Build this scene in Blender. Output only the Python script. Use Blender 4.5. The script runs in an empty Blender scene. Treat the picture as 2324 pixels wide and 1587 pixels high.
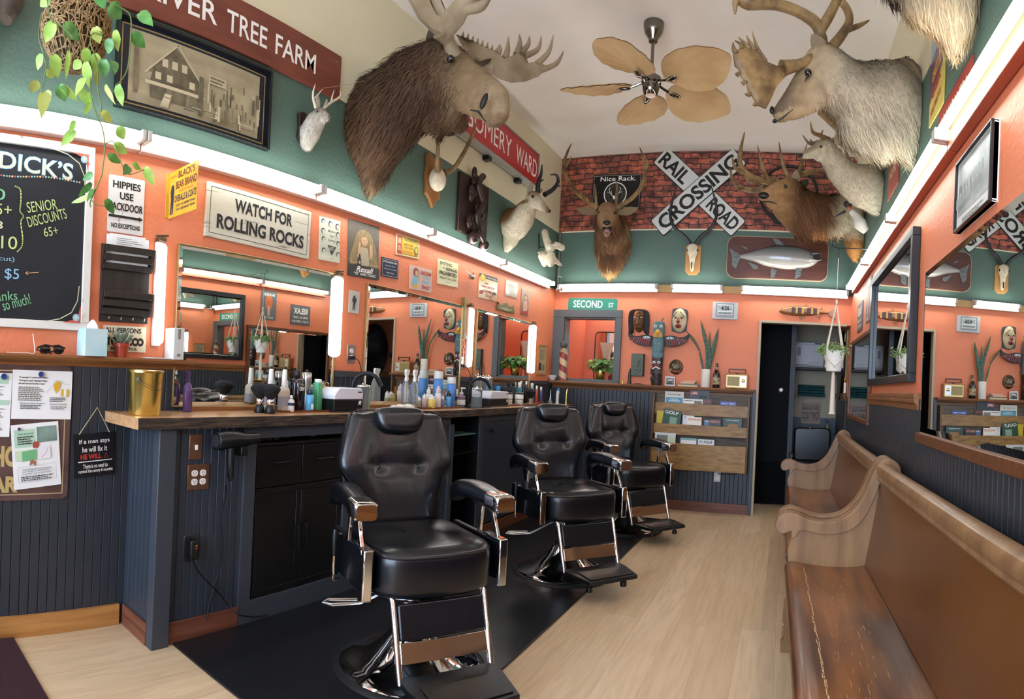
import bpy, math, random
from mathutils import Vector as V, Matrix, noise
from math import pi, sin, cos, tan, atan2, hypot, sqrt, radians as rd
rnd = random.Random(11)
SC = bpy.context.scene
COL = SC.collection
# ---------- camera model (the photograph is a hand-held sweep: straight verticals, bent horizontals) ----------
CF, CAZ, CCY, CROLL, CZ = 1346.5, 0.4627, 862.1, 0.0495, 1.276
XL, XR, YB, YF, ZC, ZG = -2.577, 0.642, 6.16, -2.2, 3.79, 2.95
_F = V((-sin(CAZ), cos(CAZ), 0)); _R = V((cos(CAZ), sin(CAZ), 0)); _U = V((0, 0, 1))
_R3 = _R * cos(CROLL) + _U * sin(CROLL); _U3 = -_R * sin(CROLL) + _U * cos(CROLL)
def ray(px, py):
    u = (px - 1162) / CF; v = (CCY - py) / CF
    return sin(u) * _R3 + cos(u) * _F + v * _U3
def at(px, py, x=None, y=None, z=None, r=None):
    """the place in the room seen at that spot of the photograph, on the plane x, y or z = const, or r metres away on the floor plan"""
    d = ray(px, py); o = V((0, 0, CZ))
    if x is not None: t = x / d.x
    elif y is not None: t = y / d.y
    elif z is not None: t = (z - CZ) / d.z
    else: t = r / hypot(d.x, d.y)
    return o + d * t
# ---------- materials ----------
def lin(c):
    if isinstance(c, str):
        c = [int(c[i:i + 2], 16) / 255 for i in (0, 2, 4)]
    return tuple((x / 12.92 if x <= .04045 else ((x + .055) / 1.055) ** 2.4) for x in c[:3]) + (1,)
MATS = {}
def nd(nt, t, **k):
    n = nt.nodes.new(t)
    for a, b in k.items(): setattr(n, a, b)
    return n
def P(name, col, rough=.5, metal=0, col2=None, nscale=8, stretch=(1, 1, 1), bump=0, bscale=60, coat=0, trans=0, ior=1.45, emit=0, spec=.5, detail=4, bstretch=None, lo=.35, hi=.65, attr=None, alpha=1, sss=0, sheen=0):
    if name in MATS: return MATS[name]
    m = bpy.data.materials.new(name); m.use_nodes = True; nt = m.node_tree; b = nt.nodes['Principled BSDF']
    L = nt.links.new
    b.inputs['Base Color'].default_value = lin(col); b.inputs['Roughness'].default_value = rough
    b.inputs['Metallic'].default_value = metal; b.inputs['Specular IOR Level'].default_value = spec
    b.inputs['IOR'].default_value = ior; b.inputs['Coat Weight'].default_value = coat; b.inputs['Coat Roughness'].default_value = .12
    b.inputs['Transmission Weight'].default_value = trans
    b.inputs['Alpha'].default_value = alpha
    if sheen: b.inputs['Sheen Weight'].default_value = sheen
    if sss: b.inputs['Subsurface Weight'].default_value = sss; b.inputs['Subsurface Scale'].default_value = .01
    if emit:
        b.inputs['Emission Color'].default_value = lin(col); b.inputs['Emission Strength'].default_value = emit
    tc = None
    if col2 or bump:
        tc = nd(nt, 'ShaderNodeTexCoord')
    base = None
    if attr:
        a = nd(nt, 'ShaderNodeAttribute', attribute_name=attr); base = a.outputs['Color']; L(base, b.inputs['Base Color'])
    if col2:
        mp = nd(nt, 'ShaderNodeMapping'); mp.inputs['Scale'].default_value = stretch
        L(tc.outputs['Object'], mp.inputs['Vector'])
        n = nd(nt, 'ShaderNodeTexNoise'); n.inputs['Scale'].default_value = nscale; n.inputs['Detail'].default_value = detail
        L(mp.outputs[0], n.inputs['Vector'])
        r = nd(nt, 'ShaderNodeValToRGB'); r.color_ramp.elements[0].position = lo; r.color_ramp.elements[1].position = hi
        r.color_ramp.elements[0].color = lin(col); r.color_ramp.elements[1].color = lin(col2)
        L(n.outputs['Fac'], r.inputs['Fac']); L(r.outputs['Color'], b.inputs['Base Color'])
    if bump:
        mp2 = nd(nt, 'ShaderNodeMapping'); mp2.inputs['Scale'].default_value = bstretch or stretch
        L(tc.outputs['Object'], mp2.inputs['Vector'])
        n2 = nd(nt, 'ShaderNodeTexNoise'); n2.inputs['Scale'].default_value = bscale; n2.inputs['Detail'].default_value = 3
        L(mp2.outputs[0], n2.inputs['Vector'])
        bp = nd(nt, 'ShaderNodeBump'); bp.inputs['Strength'].default_value = bump; bp.inputs['Distance'].default_value = .01
        L(n2.outputs['Fac'], bp.inputs['Height']); L(bp.outputs[0], b.inputs['Normal'])
    MATS[name] = m
    return m
def glow(name, col, s):
    if name in MATS: return MATS[name]
    m = bpy.data.materials.new(name); m.use_nodes = True; nt = m.node_tree; nt.nodes.clear()
    e = nd(nt, 'ShaderNodeEmission'); e.inputs[0].default_value = lin(col); e.inputs[1].default_value = s
    o = nd(nt, 'ShaderNodeOutputMaterial'); nt.links.new(e.outputs[0], o.inputs[0]); MATS[name] = m
    return m
# ---------- mesh builder ----------
class MB:
    def __init__(s, mat=None): s.v = []; s.f = []; s.fm = []; s.mat = mat; s.M = None; s.c = []
    def add(s, vs, fs):
        b = len(s.v)
        if s.M is not None: vs = [s.M @ V(p) for p in vs]
        s.v += [tuple(p) for p in vs]; s.f += [[i + b for i in f] for f in fs]; s.fm += [s.mat] * len(fs)
        return s
    def box(s, x0, x1, y0, y1, z0, z1, M=None):
        vs = [V((x, y, z)) for x in (x0, x1) for y in (y0, y1) for z in (z0, z1)]
        if M is not None: vs = [M @ p for p in vs]
        return s.add(vs, [(0, 1, 3, 2), (4, 6, 7, 5), (0, 4, 5, 1), (2, 3, 7, 6), (0, 2, 6, 4), (1, 5, 7, 3)])
    def cbox(s, c, d, M=None):
        return s.box(c[0] - d[0] / 2, c[0] + d[0] / 2, c[1] - d[1] / 2, c[1] + d[1] / 2, c[2] - d[2] / 2, c[2] + d[2] / 2, M)
    def tube(s, pts, r, n=10, cap=True, closed=False, flat=1, up=None):
        pts = [V(p) for p in pts]; k = len(pts)
        rs = list(r) if isinstance(r, (list, tuple)) else [r] * k
        tg = []
        for i in range(k):
            a = pts[(i - 1) % k] if (closed or i > 0) else pts[0]; b = pts[(i + 1) % k] if (closed or i < k - 1) else pts[-1]
            t = (b - a)
            tg.append(t.normalized() if t.length > 1e-9 else V((0, 0, 1)))
        u0 = V(up) if up else (V((0, 0, 1)) if abs(tg[0].z) < .9 else V((1, 0, 0)))
        nn = (u0 - tg[0] * u0.dot(tg[0])).normalized(); vs = []
        for i in range(k):
            nn = nn - tg[i] * nn.dot(tg[i])
            if nn.length < 1e-6: nn = tg[i].orthogonal()
            nn.normalize(); bn = tg[i].cross(nn)
            for j in range(n):
                a = 2 * pi * j / n
                vs.append(pts[i] + nn * cos(a) * rs[i] * flat + bn * sin(a) * rs[i])
        fs = []
        for i in range(k if closed else k - 1):
            i2 = (i + 1) % k
            for j in range(n):
                j2 = (j + 1) % n
                fs.append((i * n + j, i * n + j2, i2 * n + j2, i2 * n + j))
        if cap and not closed:
            fs.append(tuple(range(n - 1, -1, -1))); fs.append(tuple((k - 1) * n + j for j in range(n)))
        return s.add(vs, fs)
    def cyl(s, a, b, r, r2=None, n=20): return s.tube([a, b], [r, r if r2 is None else r2], n)
    def lathe(s, prof, n=28, o=(0, 0, 0), M=None, sy=1):
        vs = []; fs = []; k = len(prof)
        for (r, z) in prof:
            for j in range(n):
                a = 2 * pi * j / n
                p = V((r * cos(a), r * sin(a) * sy, z))
                if M is not None: p = M @ p
                vs.append(p + V(o))
        for i in range(k - 1):
            for j in range(n):
                j2 = (j + 1) % n
                fs.append((i * n + j, i * n + j2, (i + 1) * n + j2, (i + 1) * n + j))
        if prof[0][0] > 1e-5: fs.append(tuple(range(n - 1, -1, -1)))
        if prof[-1][0] > 1e-5: fs.append(tuple((k - 1) * n + j for j in range(n)))
        return s.add(vs, fs)
    def loft(s, rings, cap=True, closed=False):
        n = len(rings[0]); vs = [p for r in rings for p in r]; fs = []
        for i in range(len(rings) - (0 if closed else 1)):
            i2 = (i + 1) % len(rings)
            for j in range(n):
                j2 = (j + 1) % n
                fs.append((i * n + j, i * n + j2, i2 * n + j2, i2 * n + j))
        if cap and not closed: fs.append(tuple(range(n - 1, -1, -1))); fs.append(tuple((len(rings) - 1) * n + j for j in range(n)))
        return s.add(vs, fs)
    def prism(s, poly, y0, y1, M=None):
        n = len(poly); vs = [V((x, y0, z)) for x, z in poly] + [V((x, y1, z)) for x, z in poly]
        if M is not None: vs = [M @ p for p in vs]
        ar = sum(poly[i][0] * poly[(i + 1) % n][1] - poly[(i + 1) % n][0] * poly[i][1] for i in range(n))
        fs = [tuple(range(n)), tuple(range(2 * n - 1, n - 1, -1))] + [(i, i + n, (i + 1) % n + n, (i + 1) % n) for i in range(n)]
        if ar < 0: fs = [tuple(reversed(f)) for f in fs]
        return s.add(vs, fs)
    def ball(s, c, r, n=16, m=10, M=None):
        r = r if isinstance(r, (tuple, list)) else (r, r, r)
        vs = []; fs = []
        for i in range(m + 1):
            t = pi * i / m
            for j in range(n):
                a = 2 * pi * j / n
                p = V((r[0] * sin(t) * cos(a), r[1] * sin(t) * sin(a), r[2] * cos(t)))
                if M is not None: p = M @ p
                vs.append(p + V(c))
        for i in range(m):
            for j in range(n):
                fs.append((i * n + j, (i + 1) * n + j, (i + 1) * n + (j + 1) % n, i * n + (j + 1) % n))
        return s.add(vs, fs)
    def quad(s, a, b, c, d): return s.add([a, b, c, d], [(0, 1, 2, 3)])
def rr(w, h, r, n=5, cx=0, cz=0):
    """rounded rectangle outline"""
    out = []
    for qx, qz, a0 in ((1, 1, 0), (-1, 1, 90), (-1, -1, 180), (1, -1, 270)):
        for i in range(n + 1):
            a = rd(a0 + 90 * i / n)
            out.append((cx + qx * (w / 2 - r) + r * cos(a), cz + qz * (h / 2 - r) + r * sin(a)))
    return out
def circ(r, n=24, cx=0, cz=0, rz=None): return [(cx + r * cos(2 * pi * i / n), cz + (rz or r) * sin(2 * pi * i / n)) for i in range(n)]
def spline(pts, k=6):
    """Catmull-Rom through tuples"""
    out = []; n = len(pts)
    for i in range(n - 1):
        p0 = pts[max(i - 1, 0)]; p1 = pts[i]; p2 = pts[i + 1]; p3 = pts[min(i + 2, n - 1)]
        for j in range(k):
            t = j / k
            out.append(tuple(.5 * (2 * b + (c - a) * t + (2 * a - 5 * b + 4 * c - d) * t * t + (3 * b - a - 3 * c + d) * t ** 3) for a, b, c, d in zip(p0, p1, p2, p3)))
    out.append(tuple(pts[-1])); return out
def mesh_from(name, mb, smooth=40):
    me = bpy.data.meshes.new(name); me.from_pydata(mb.v, [], mb.f)
    ms = []
    for m in mb.fm:
        if m not in ms: ms.append(m)
    for m in ms: me.materials.append(m)
    if len(ms) > 1:
        ix = {m: i for i, m in enumerate(ms)}
        me.polygons.foreach_set('material_index', [ix[m] for m in mb.fm])
    me.update()
    if smooth:
        me.shade_smooth()
        if smooth < 180: me.set_sharp_from_angle(angle=rd(smooth))
    return me
def obj(name, mb, parent=None, smooth=40, bevel=0, sub=0, W=False, seg=2):
    """link a builder as ONE mesh object; W: its points are room points, put under a placed thing"""
    if W and parent is not None:
        Mi = fullM(parent).inverted(); mb.v = [tuple(Mi @ V(p)) for p in mb.v]
    me = mesh_from(name, mb, smooth)
    o = bpy.data.objects.new(name, me); COL.objects.link(o)
    if parent is not None: o.parent = parent
    if bevel:
        b = o.modifiers.new('bevel', 'BEVEL'); b.width = bevel; b.segments = seg; b.limit_method = 'ANGLE'; b.angle_limit = rd(40)
    if sub:
        b = o.modifiers.new('sub', 'SUBSURF'); b.levels = sub; b.render_levels = sub
    return o
def fullM(o):
    M = Matrix.LocRotScale(o.location, o.rotation_euler, o.scale)
    while o.parent is not None:
        o = o.parent; M = Matrix.LocRotScale(o.location, o.rotation_euler, o.scale) @ M
    return M
def tag(o, label, cat, group=None, kind=None):
    o['label'] = label; o['category'] = cat
    if group: o['group'] = group
    if kind: o['kind'] = kind
    return o
def thing(name, label, cat, loc=(0, 0, 0), rotz=0, group=None, tilt=0):
    o = bpy.data.objects.new(name, None); COL.objects.link(o); o.empty_display_size = .1
    o.location = loc; o.rotation_euler = (0, tilt, rotz)
    return tag(o, label, cat, group)
def struct(name, mb, smooth=30, bevel=0):
    o = obj(name, mb, None, smooth, bevel); o['kind'] = 'structure'; return o
def dup(root, loc=None, rotz=None, label=None, group=None, scale=None):
    r = root.copy(); COL.objects.link(r)
    if loc is not None: r.location = loc
    if rotz is not None: r.rotation_euler[2] = rotz
    if scale is not None: r.scale = scale
    if label: r['label'] = label
    if group: r['group'] = group
    kids = [o for o in root.children]
    for ch in kids:
        c = ch.copy(); COL.objects.link(c); c.parent = r
        for g in list(ch.children):
            d = g.copy(); COL.objects.link(d); d.parent = c
    return r
# ---------- wall frames: local x = right as seen from the room, y = into the wall, z = up ----------
ROT = {'L': pi / 2, 'B': 0, 'R': -pi / 2}
def onwall(w, px, py, off=0):
    if w == 'L': return at(px, py, x=XL + off)
    if w == 'R': return at(px, py, x=XR - off)
    return at(px, py, y=YB - off)
def rect(w, cs, off=0):
    ps = [onwall(w, *c, off) for c in cs]
    ax = {'L': V((0, 1, 0)), 'B': V((1, 0, 0)), 'R': V((0, -1, 0))}[w]
    c = sum(ps, V((0, 0, 0))) / 4; q = [(ax.dot(p - c), p.z - c.z) for p in ps]
    wv = ((q[1][0] - q[0][0] + q[2][0] - q[3][0]) / 2, (q[1][1] - q[0][1] + q[2][1] - q[3][1]) / 2)
    hv = ((q[0][0] - q[3][0] + q[1][0] - q[2][0]) / 2, (q[0][1] - q[3][1] + q[1][1] - q[2][1]) / 2)
    return c, hypot(*wv), hypot(*hv), -atan2(wv[1], wv[0])
_tc = {}
def text_geo(s, bold=0, shear=0):
    k = (s, bold, shear)
    if k in _tc: return _tc[k]
    cu = bpy.data.curves.new('t', 'FONT'); cu.body = s; cu.resolution_u = 3; cu.offset = bold; cu.shear = shear
    cu.align_x = 'CENTER'; o = bpy.data.objects.new('t', cu)
    me = bpy.data.meshes.new_from_object(o)
    vs = [(v.co.x, v.co.y) for v in me.vertices]; fs = [tuple(p.vertices) for p in me.polygons]
    bpy.data.objects.remove(o); bpy.data.curves.remove(cu); bpy.data.meshes.remove(me)
    x0 = min(v[0] for v in vs); x1 = max(v[0] for v in vs); y0 = min(v[1] for v in vs); y1 = max(v[1] for v in vs)
    vs = [((x - x0) / (x1 - x0) - .5, (y - y0) / (y1 - y0) - .5) for x, y in vs]
    _tc[k] = (vs, fs); return _tc[k]
class Sign:
    """a flat thing in a local frame: origin = centre, x right, z up, -y toward the viewer; u,v run 0..1 from the top left"""
    def __init__(s, name, label, cat, w, cs, group=None, off=.002, tilt=None, th=.004):
        c, s.w, s.h, tl = rect(w, cs, off + th)
        s.o = thing(name, label, cat, c, ROT[w], group, tilt if tilt is not None else tl)
        s.th = th; s.art = MB(); s.k = 0
    def X(s, u): return (u - .5) * s.w
    def Z(s, v): return (.5 - v) * s.h
    def lay(s): s.k += 1; return -.0006 * s.k
    def board(s, mat, r=0, name='board', bevel=0, poly=None, y0=0, y1=None):
        b = MB(mat); b.prism(poly or (rr(s.w, s.h, r) if r else [(-s.w / 2, -s.h / 2), (s.w / 2, -s.h / 2), (s.w / 2, s.h / 2), (-s.w / 2, s.h / 2)]), y0, s.th if y1 is None else y1)
        return obj(name, b, s.o, bevel=bevel)
    def frame(s, mat, t, d=.02, name='frame', proud=.008, bevel=.002):
        b = MB(mat); W, H = s.w / 2, s.h / 2
        for x0, x1, z0, z1 in ((-W, W, H - t, H), (-W, W, -H, -H + t), (-W, -W + t, -H + t, H - t), (W - t, W, -H + t, H - t)):
            b.box(x0, x1, -proud, d - proud, z0, z1)
        return obj(name, b, s.o, bevel=bevel)
    def poly(s, pts, mat, uv=True):
        y = s.lay(); s.art.mat = mat
        q = [(s.X(u), s.Z(v)) for u, v in pts] if uv else pts
        ar = sum(q[i][0] * q[(i + 1) % len(q)][1] - q[(i + 1) % len(q)][0] * q[i][1] for i in range(len(q)))
        if ar < 0: q = q[::-1]
        s.art.add([(x, y, z) for x, z in q], [tuple(range(len(q)))])
        return s
    def rect(s, u0, v0, u1, v1, mat): return s.poly([(u0, v0), (u1, v0), (u1, v1), (u0, v1)], mat)
    def ell(s, u, v, ru, rv, mat, n=20): return s.poly([(u + ru * cos(2 * pi * i / n), v + rv * sin(2 * pi * i / n)) for i in range(n)], mat)
    def line(s, pts, wd, mat):
        """wd in metres"""
        y = s.lay(); s.art.mat = mat; q = [V((s.X(u), s.Z(v))) for u, v in pts]
        for a, b in zip(q, q[1:]):
            d = b - a
            if d.length < 1e-6: continue
            n = V((-d.y, d.x)).normalized() * wd / 2; e = d.normalized() * wd * .3
            s.art.add([(p.x, y, p.y) for p in (a - n - e, b - n + e, b + n + e, a + n - e)], [(0, 1, 2, 3)])
        return s
    def border(s, m, wd, mat): return s.line([(m, m * s.w / s.h), (1 - m, m * s.w / s.h), (1 - m, 1 - m * s.w / s.h), (m, 1 - m * s.w / s.h), (m, m * s.w / s.h)], wd, mat)
    def text(s, t, u, v, w, h, mat, bold=0, rot=0, shear=0):
        vs, fs = text_geo(t, bold, shear); y = s.lay(); s.art.mat = mat; W, H = w * s.w, h * s.h; out = []
        for x, z in vs:
            x *= W; z *= H
            out.append((s.X(u) + x * cos(rot) - z * sin(rot), y, s.Z(v) + x * sin(rot) + z * cos(rot)))
        s.art.add(out, fs); return s
    def scrib(s, u0, v0, u1, v1, n, mat, k=.55, seed=1):
        """small print too fine to read in the photograph: short dark dashes in rows"""
        r = random.Random(seed); y = s.lay(); s.art.mat = mat
        for i in range(n):
            v = v0 + (v1 - v0) * (i + .5) / n; h = (v1 - v0) / n * k / 2; u = u0; end = u1 - (u1 - u0) * r.random() * .25
            while u < end:
                l = min((u1 - u0) * (.03 + .09 * r.random()), end - u)
                s.art.add([(s.X(a), y, s.Z(b)) for a, b in ((u, v + h), (u + l, v + h), (u + l, v - h), (u, v - h))], [(0, 1, 2, 3)])
                u += l + (u1 - u0) * .018
        return s
    def done(s, name='lettering'):
        if s.art.f: obj(name, s.art, s.o, smooth=0)
        return s.o
# ---------- camera ----------
cam = bpy.data.cameras.new('camera'); co = bpy.data.objects.new('camera', cam); COL.objects.link(co)
cam.type = 'PANO'; cam.panorama_type = 'CENTRAL_CYLINDRICAL'
cam.central_cylindrical_range_u_min = -1162 / CF; cam.central_cylindrical_range_u_max = 1162 / CF
cam.central_cylindrical_range_v_min = -(1587 - CCY) / CF; cam.central_cylindrical_range_v_max = CCY / CF
cam.central_cylindrical_radius = 1.0; cam.clip_start = .02; cam.clip_end = 60
cam.lens = 14
M = Matrix((_R3, _U3, -_F)).transposed().to_4x4(); M.translation = (0, 0, CZ); co.matrix_world = M
SC.camera = co
vs = SC.view_settings; vs.view_transform = 'Standard'; vs.look = 'None'; vs.gamma = 1; vs.use_curve_mapping = False; vs.exposure = 0.08
w = bpy.data.worlds.new('daylight'); SC.world = w; w.use_nodes = True
bg = w.node_tree.nodes['Background']; bg.inputs[0].default_value = (.60, .77, 1.0, 1); bg.inputs[1].default_value = 13.0
# ---------- wall paints ----------
ORANGE = P('orange_paint', 'dd8059', .5, bump=.35, bscale=45)
GREEN = P('sage_green_paint', '4d6458', .55, bump=.3, bscale=45)
BEIGE = P('cream_paint', 'd8cfae', .6, bump=.12, bscale=30)
CEIL = P('ceiling_white', 'efe7dc', .8, col2='e6dccf', nscale=1.2, bump=.1, bscale=20)
CHAR = P('charcoal_paint', '2f333a', .42, bump=.05, bscale=40)
CHARF = P('charcoal_trim_paint', '3b3f46', .42)
BLACKP = P('black_laminate', '0b0c0e', .35)
def wood(name, a, b, ax=0, rough=.4, coat=0, fine=1.0, bump=.08, lo=.3, hi=.7):
    st = [14, 14, 14]; st[ax] = .9
    return P(name, a, rough, col2=b, nscale=2.6 * fine, stretch=tuple(st), bump=bump, bscale=9, coat=coat, detail=8, lo=lo, hi=hi)
OAKX = wood('oak_trim_wood', '8a5a33', '5f3a1f', 0)
OAKY = wood('oak_trim_wood_long', '9a6538', '6a4122', 1)
PINE = wood('knotty_pine', 'c08a4c', '9a642f', 1, .35, .3)
REDW = wood('red_brown_baseboard', '7d4a38', '55301f', 1)
# ---------- room shell ----------
def floor_mat():
    m = bpy.data.materials.new('pale_oak_planks'); m.use_nodes = True; nt = m.node_tree; b = nt.nodes['Principled BSDF']; L = nt.links.new
    tc = nd(nt, 'ShaderNodeTexCoord'); mp = nd(nt, 'ShaderNodeMapping'); mp.inputs['Rotation'].default_value = (0, 0, pi / 2)
    L(tc.outputs['Object'], mp.inputs['Vector'])
    br = nd(nt, 'ShaderNodeTexBrick'); br.offset = .37; br.inputs['Scale'].default_value = 1
    br.inputs['Color1'].default_value = lin('d0b898'); br.inputs['Color2'].default_value = lin('c5aa87'); br.inputs['Mortar'].default_value = lin('b3977a')
    br.inputs['Mortar Size'].default_value = .0014; br.inputs['Brick Width'].default_value = 1.6; br.inputs['Row Height'].default_value = .185
    L(mp.outputs[0], br.inputs['Vector'])
    mp2 = nd(nt, 'ShaderNodeMapping'); mp2.inputs['Scale'].default_value = (16, 1.3, 1); L(tc.outputs['Object'], mp2.inputs['Vector'])
    n = nd(nt, 'ShaderNodeTexNoise'); n.inputs['Scale'].default_value = 2.2; n.inputs['Detail'].default_value = 7; n.inputs['Distortion'].default_value = .8; L(mp2.outputs[0], n.inputs['Vector'])
    r = nd(nt, 'ShaderNodeValToRGB'); r.color_ramp.elements[0].position = .35; r.color_ramp.elements[1].position = .62
    r.color_ramp.elements[0].color = (.82, .79, .74, 1); r.color_ramp.elements[1].color = (1.04, 1.03, 1.0, 1); L(n.outputs['Fac'], r.inputs['Fac'])
    mx = nd(nt, 'ShaderNodeMix', data_type='RGBA', blend_type='MULTIPLY'); mx.inputs[0].default_value = .75
    L(br.outputs['Color'], mx.inputs[6]); L(r.outputs['Color'], mx.inputs[7]); L(mx.outputs[2], b.inputs['Base Color'])
    b.inputs['Roughness'].default_value = .42
    bp = nd(nt, 'ShaderNodeBump'); bp.inputs['Strength'].default_value = .15; bp.inputs['Distance'].default_value = .004
    L(br.outputs['Fac'], bp.inputs['Height']); bp.invert = True; L(bp.outputs[0], b.inputs['Normal'])
    return m
YE = 7.42  # back of the hallway
fl = MB(floor_mat()); fl.box(XL - .1, XR + .1, YF - .1, YE + .1, -.1, 0); struct('floor', fl, 0)
ce = MB(CEIL); ce.box(XL - .1, XR + .1, YF - .1, YB + .1, ZC, ZC + .1); struct('ceiling', ce, 0)
def zoned(name, mk, zs):
    b = MB()
    for z0, z1, m in zs: b.mat = m; mk(b, z0, z1)
    return struct(name, b, 0)
ZS = 2.31
ZW = 1.27
zoned('wall_left', lambda b, z0, z1: b.box(XL - .1, XL, YF, YB, z0, z1), [(0, ZS, ORANGE), (ZS, ZG, GREEN), (ZG, ZC, BEIGE)])
zoned('wall_right', lambda b, z0, z1: b.box(XR, XR + .1, YF, YE, z0, z1), [(0, ZS, ORANGE), (ZS, ZG, GREEN), (ZG, ZC, BEIGE)])
DX0, DZ1 = -.30, 2.007
WX0, WX1, WZ0, WZ1 = at(1283, 722, y=YB).x, at(1399, 722, y=YB).x, 1.31, at(1340, 721, y=YB).z
def back(b, z0, z1):
    for x0, x1, a, c in ((XL, WX0, 0, 9), (WX0, WX1, 0, WZ0), (WX0, WX1, WZ1, 9), (WX1, DX0, 0, 9), (DX0, XR, DZ1, 9)):
        a = max(a, z0); c = min(c, z1)
        if c > a: b.box(x0, x1, YB, YB + .1, a, c)
zoned('wall_back', back, [(0, ZS, ORANGE), (ZS, ZG, GREEN), (ZG, ZC, BEIGE)])
fw = MB(ORANGE)
for x0, x1, z0, z1 in ((XL, XR, 0, .3), (XL, XR, 2.95, ZC), (XL, -2.45, .3, 2.95), (.5, XR, .3, 2.95)): fw.box(x0, x1, YF - .1, YF, z0, z1)
struct('wall_front', fw, 0)
wf = MB(CHARF)
for x in (-2.45, -1.45, -.45, .44): wf.box(x, x + .06, YF - .08, YF - .02, .3, 2.95)
for z in (.3, 2.2, 2.89): wf.box(-2.45, .5, YF - .08, YF - .02, z, z + .06)
wo = struct('window_1', wf)
# beadboard wainscot: real grooves
def beads(b, w, a0, a1, z0, z1, off=.012, step=.045):
    """vertical boards with v grooves along a wall; a runs along the wall"""
    prof = [(a0, 0)]; a = a0
    while a < a1 - step * .5:
        prof += [(a, off), (min(a + step - .007, a1), off), (min(a + step - .0035, a1), off - .005)]; a += step
    prof += [(a1, off), (a1, 0)]
    def pt(a, d, z):
        if w == 'L': return (XL + d, a, z)
        if w == 'R': return (XR - d, a, z)
        return (a, YB - d, z)
    n = len(prof)
    vs = [pt(a, d, z0) for a, d in prof] + [pt(a, d, z1) for a, d in prof]
    b.add(vs, [(i, i + 1, i + 1 + n, i + n) for i in range(n - 1)] + [tuple(range(n, 2 * n))])
for i, (w_, a0, a1) in enumerate((('L', YF, YB - .02), ('B', XL + .01, DX0 - .03), ('R', YF, YB + .0), ('R', YB + .1, YE))):
    b = MB(CHAR); beads(b, w_, a0, a1, 0.0, ZW); struct('trim_%d' % (i + 1), b, 0)
# ledges / chair rails
def rail(name, w_, a0, a1, z0, h=.035, d=.05, mat=OAKY, cv=.05):
    b = MB(mat)
    pr = [(0, z0 - cv), (.02, z0 - cv), (.022, z0 - cv / 2), (.034, z0 - cv * .3), (.036, z0 - .002), (d, z0), (d + .004, z0 + h * .5), (d, z0 + h), (0, z0 + h)]
    def pt(a, q):
        if w_ == 'L': return (XL + q[0], a, q[1])
        if w_ == 'R': return (XR - q[0], a, q[1])
        return (a, YB - q[0], q[1])
    b.loft([[pt(a0, q) for q in pr], [pt(a1, q) for q in pr]])
    return struct(name, b, 30)
rail('trim_5', 'L', YF, at(415, 818, x=XL).y + .02, ZW + .006, .02, .085, OAKY, .03)
rail('trim_6', 'B', XL + .02, DX0 - .03, ZW - .005, .028, .12, OAKX)
rail('trim_7', 'R', 2.77, 4.43, ZW, .03, .035)
rail('trim_14', 'R', 5.91, YB, ZW, .03, .035)
rail('trim_8', 'R', YB + .1, YE, ZW, .03, .035)
b = MB(CHARF)
for q in ((2.68, 2.955), (4.175, 4.39), (5.54, YB - .02)): b.box(XL + .012, XL + .026, q[0], q[1], ZW - .03, ZW + .01)
struct('trim_9', b)
# baseboards
def bb(name, x0, x1, y0, y1, m, h=.10):
    b = MB(m); b.box(x0, x1, y0, y1, 0, h); return struct(name, b, 0, .002)
bb('baseboard_left', XL + .012, XL + .03, YF, 1.27, PINE)
bb('baseboard_back', -1.9, DX0 - .03, YB - .03, YB - .012, wood('baseboard_wood_x', '7d4a38', '55301f', 0))
bb('baseboard_right', XR - .03, XR - .012, YF, YB, CHARF)
# door casing: grey-tan jamb around the hallway opening
b = MB(P('tan_jamb_paint', 'b3a48c', .6)); b.box(DX0 - .012, DX0 + .012, YB - .02, YB + .1, 0, DZ1 + .012); b.box(DX0 + .012, XR - .04, YB - .02, YB + .1, DZ1 - .012, DZ1 + .012)
struct('trim_10', b)
b = MB(CHARF); b.box(-.345, DX0 - .012, YB - .05, YB - .001, 0, ZW + .02); struct('trim_11', b, 30, .003)
# ---------- fluorescent fixtures ----------
TUBE = glow('fluorescent_glow', 'f6fbfa', 27)
WHITEM = P('white_enamel', 'e6e2da', .35)
ENDC = P('tube_end_plastic', 'c9c4ba', .4)
VAL = {'L': P('pinkish_white_housing', 'd9b7a8', .5), 'R': P('orange_painted_housing', 'a8543c', .5), 'B': P('pine_backing_strip', 'c9a066', .5)}
def fixture(w_, a0, a1, label):
    L = a1 - a0
    if w_ == 'L': loc, rot = V((XL, a0, 2.33)), pi / 2
    elif w_ == 'R': loc, rot = V((XR, a1, 2.33)), -pi / 2
    else: loc, rot = V((a0, YB, 2.33)), 0
    t = thing('fluorescent_fixture', label, 'light fixture', loc, rot, 'strip lights under the green band')
    h = MB(VAL[w_] if w_ != 'B' else WHITEM); h.box(0, L, -.045, -.002, -.055, .035); obj('housing', h, t, bevel=.004)
    s = MB(TUBE); s.tube([(.035, -.085, 0), (L - .035, -.085, 0)], .019, 14); obj('tube', s, t)
    for x in (.012, L - .012):
        e = MB(ENDC); e.box(x - .012, x + .012, -.108, -.04, -.024, .024); obj('socket', e, t, bevel=.004)
    return t
yl = [at(330, 308, x=XL + .09).y, at(730, 433, x=XL + .09).y, at(985, 525, x=XL + .09).y, at(1148, 597, x=XL + .09).y]
segs = [-2.15, -1.0, .14] + yl + [5.9]
segs = [-2.15, -1.02, .13, 1.28, 2.43, 3.58, 4.73, 5.88]
nm = ['behind the hanging basket', 'under the framed sepia photograph', 'under the moose head', 'under the carved dark panel', 'under the pronghorn head']
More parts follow.
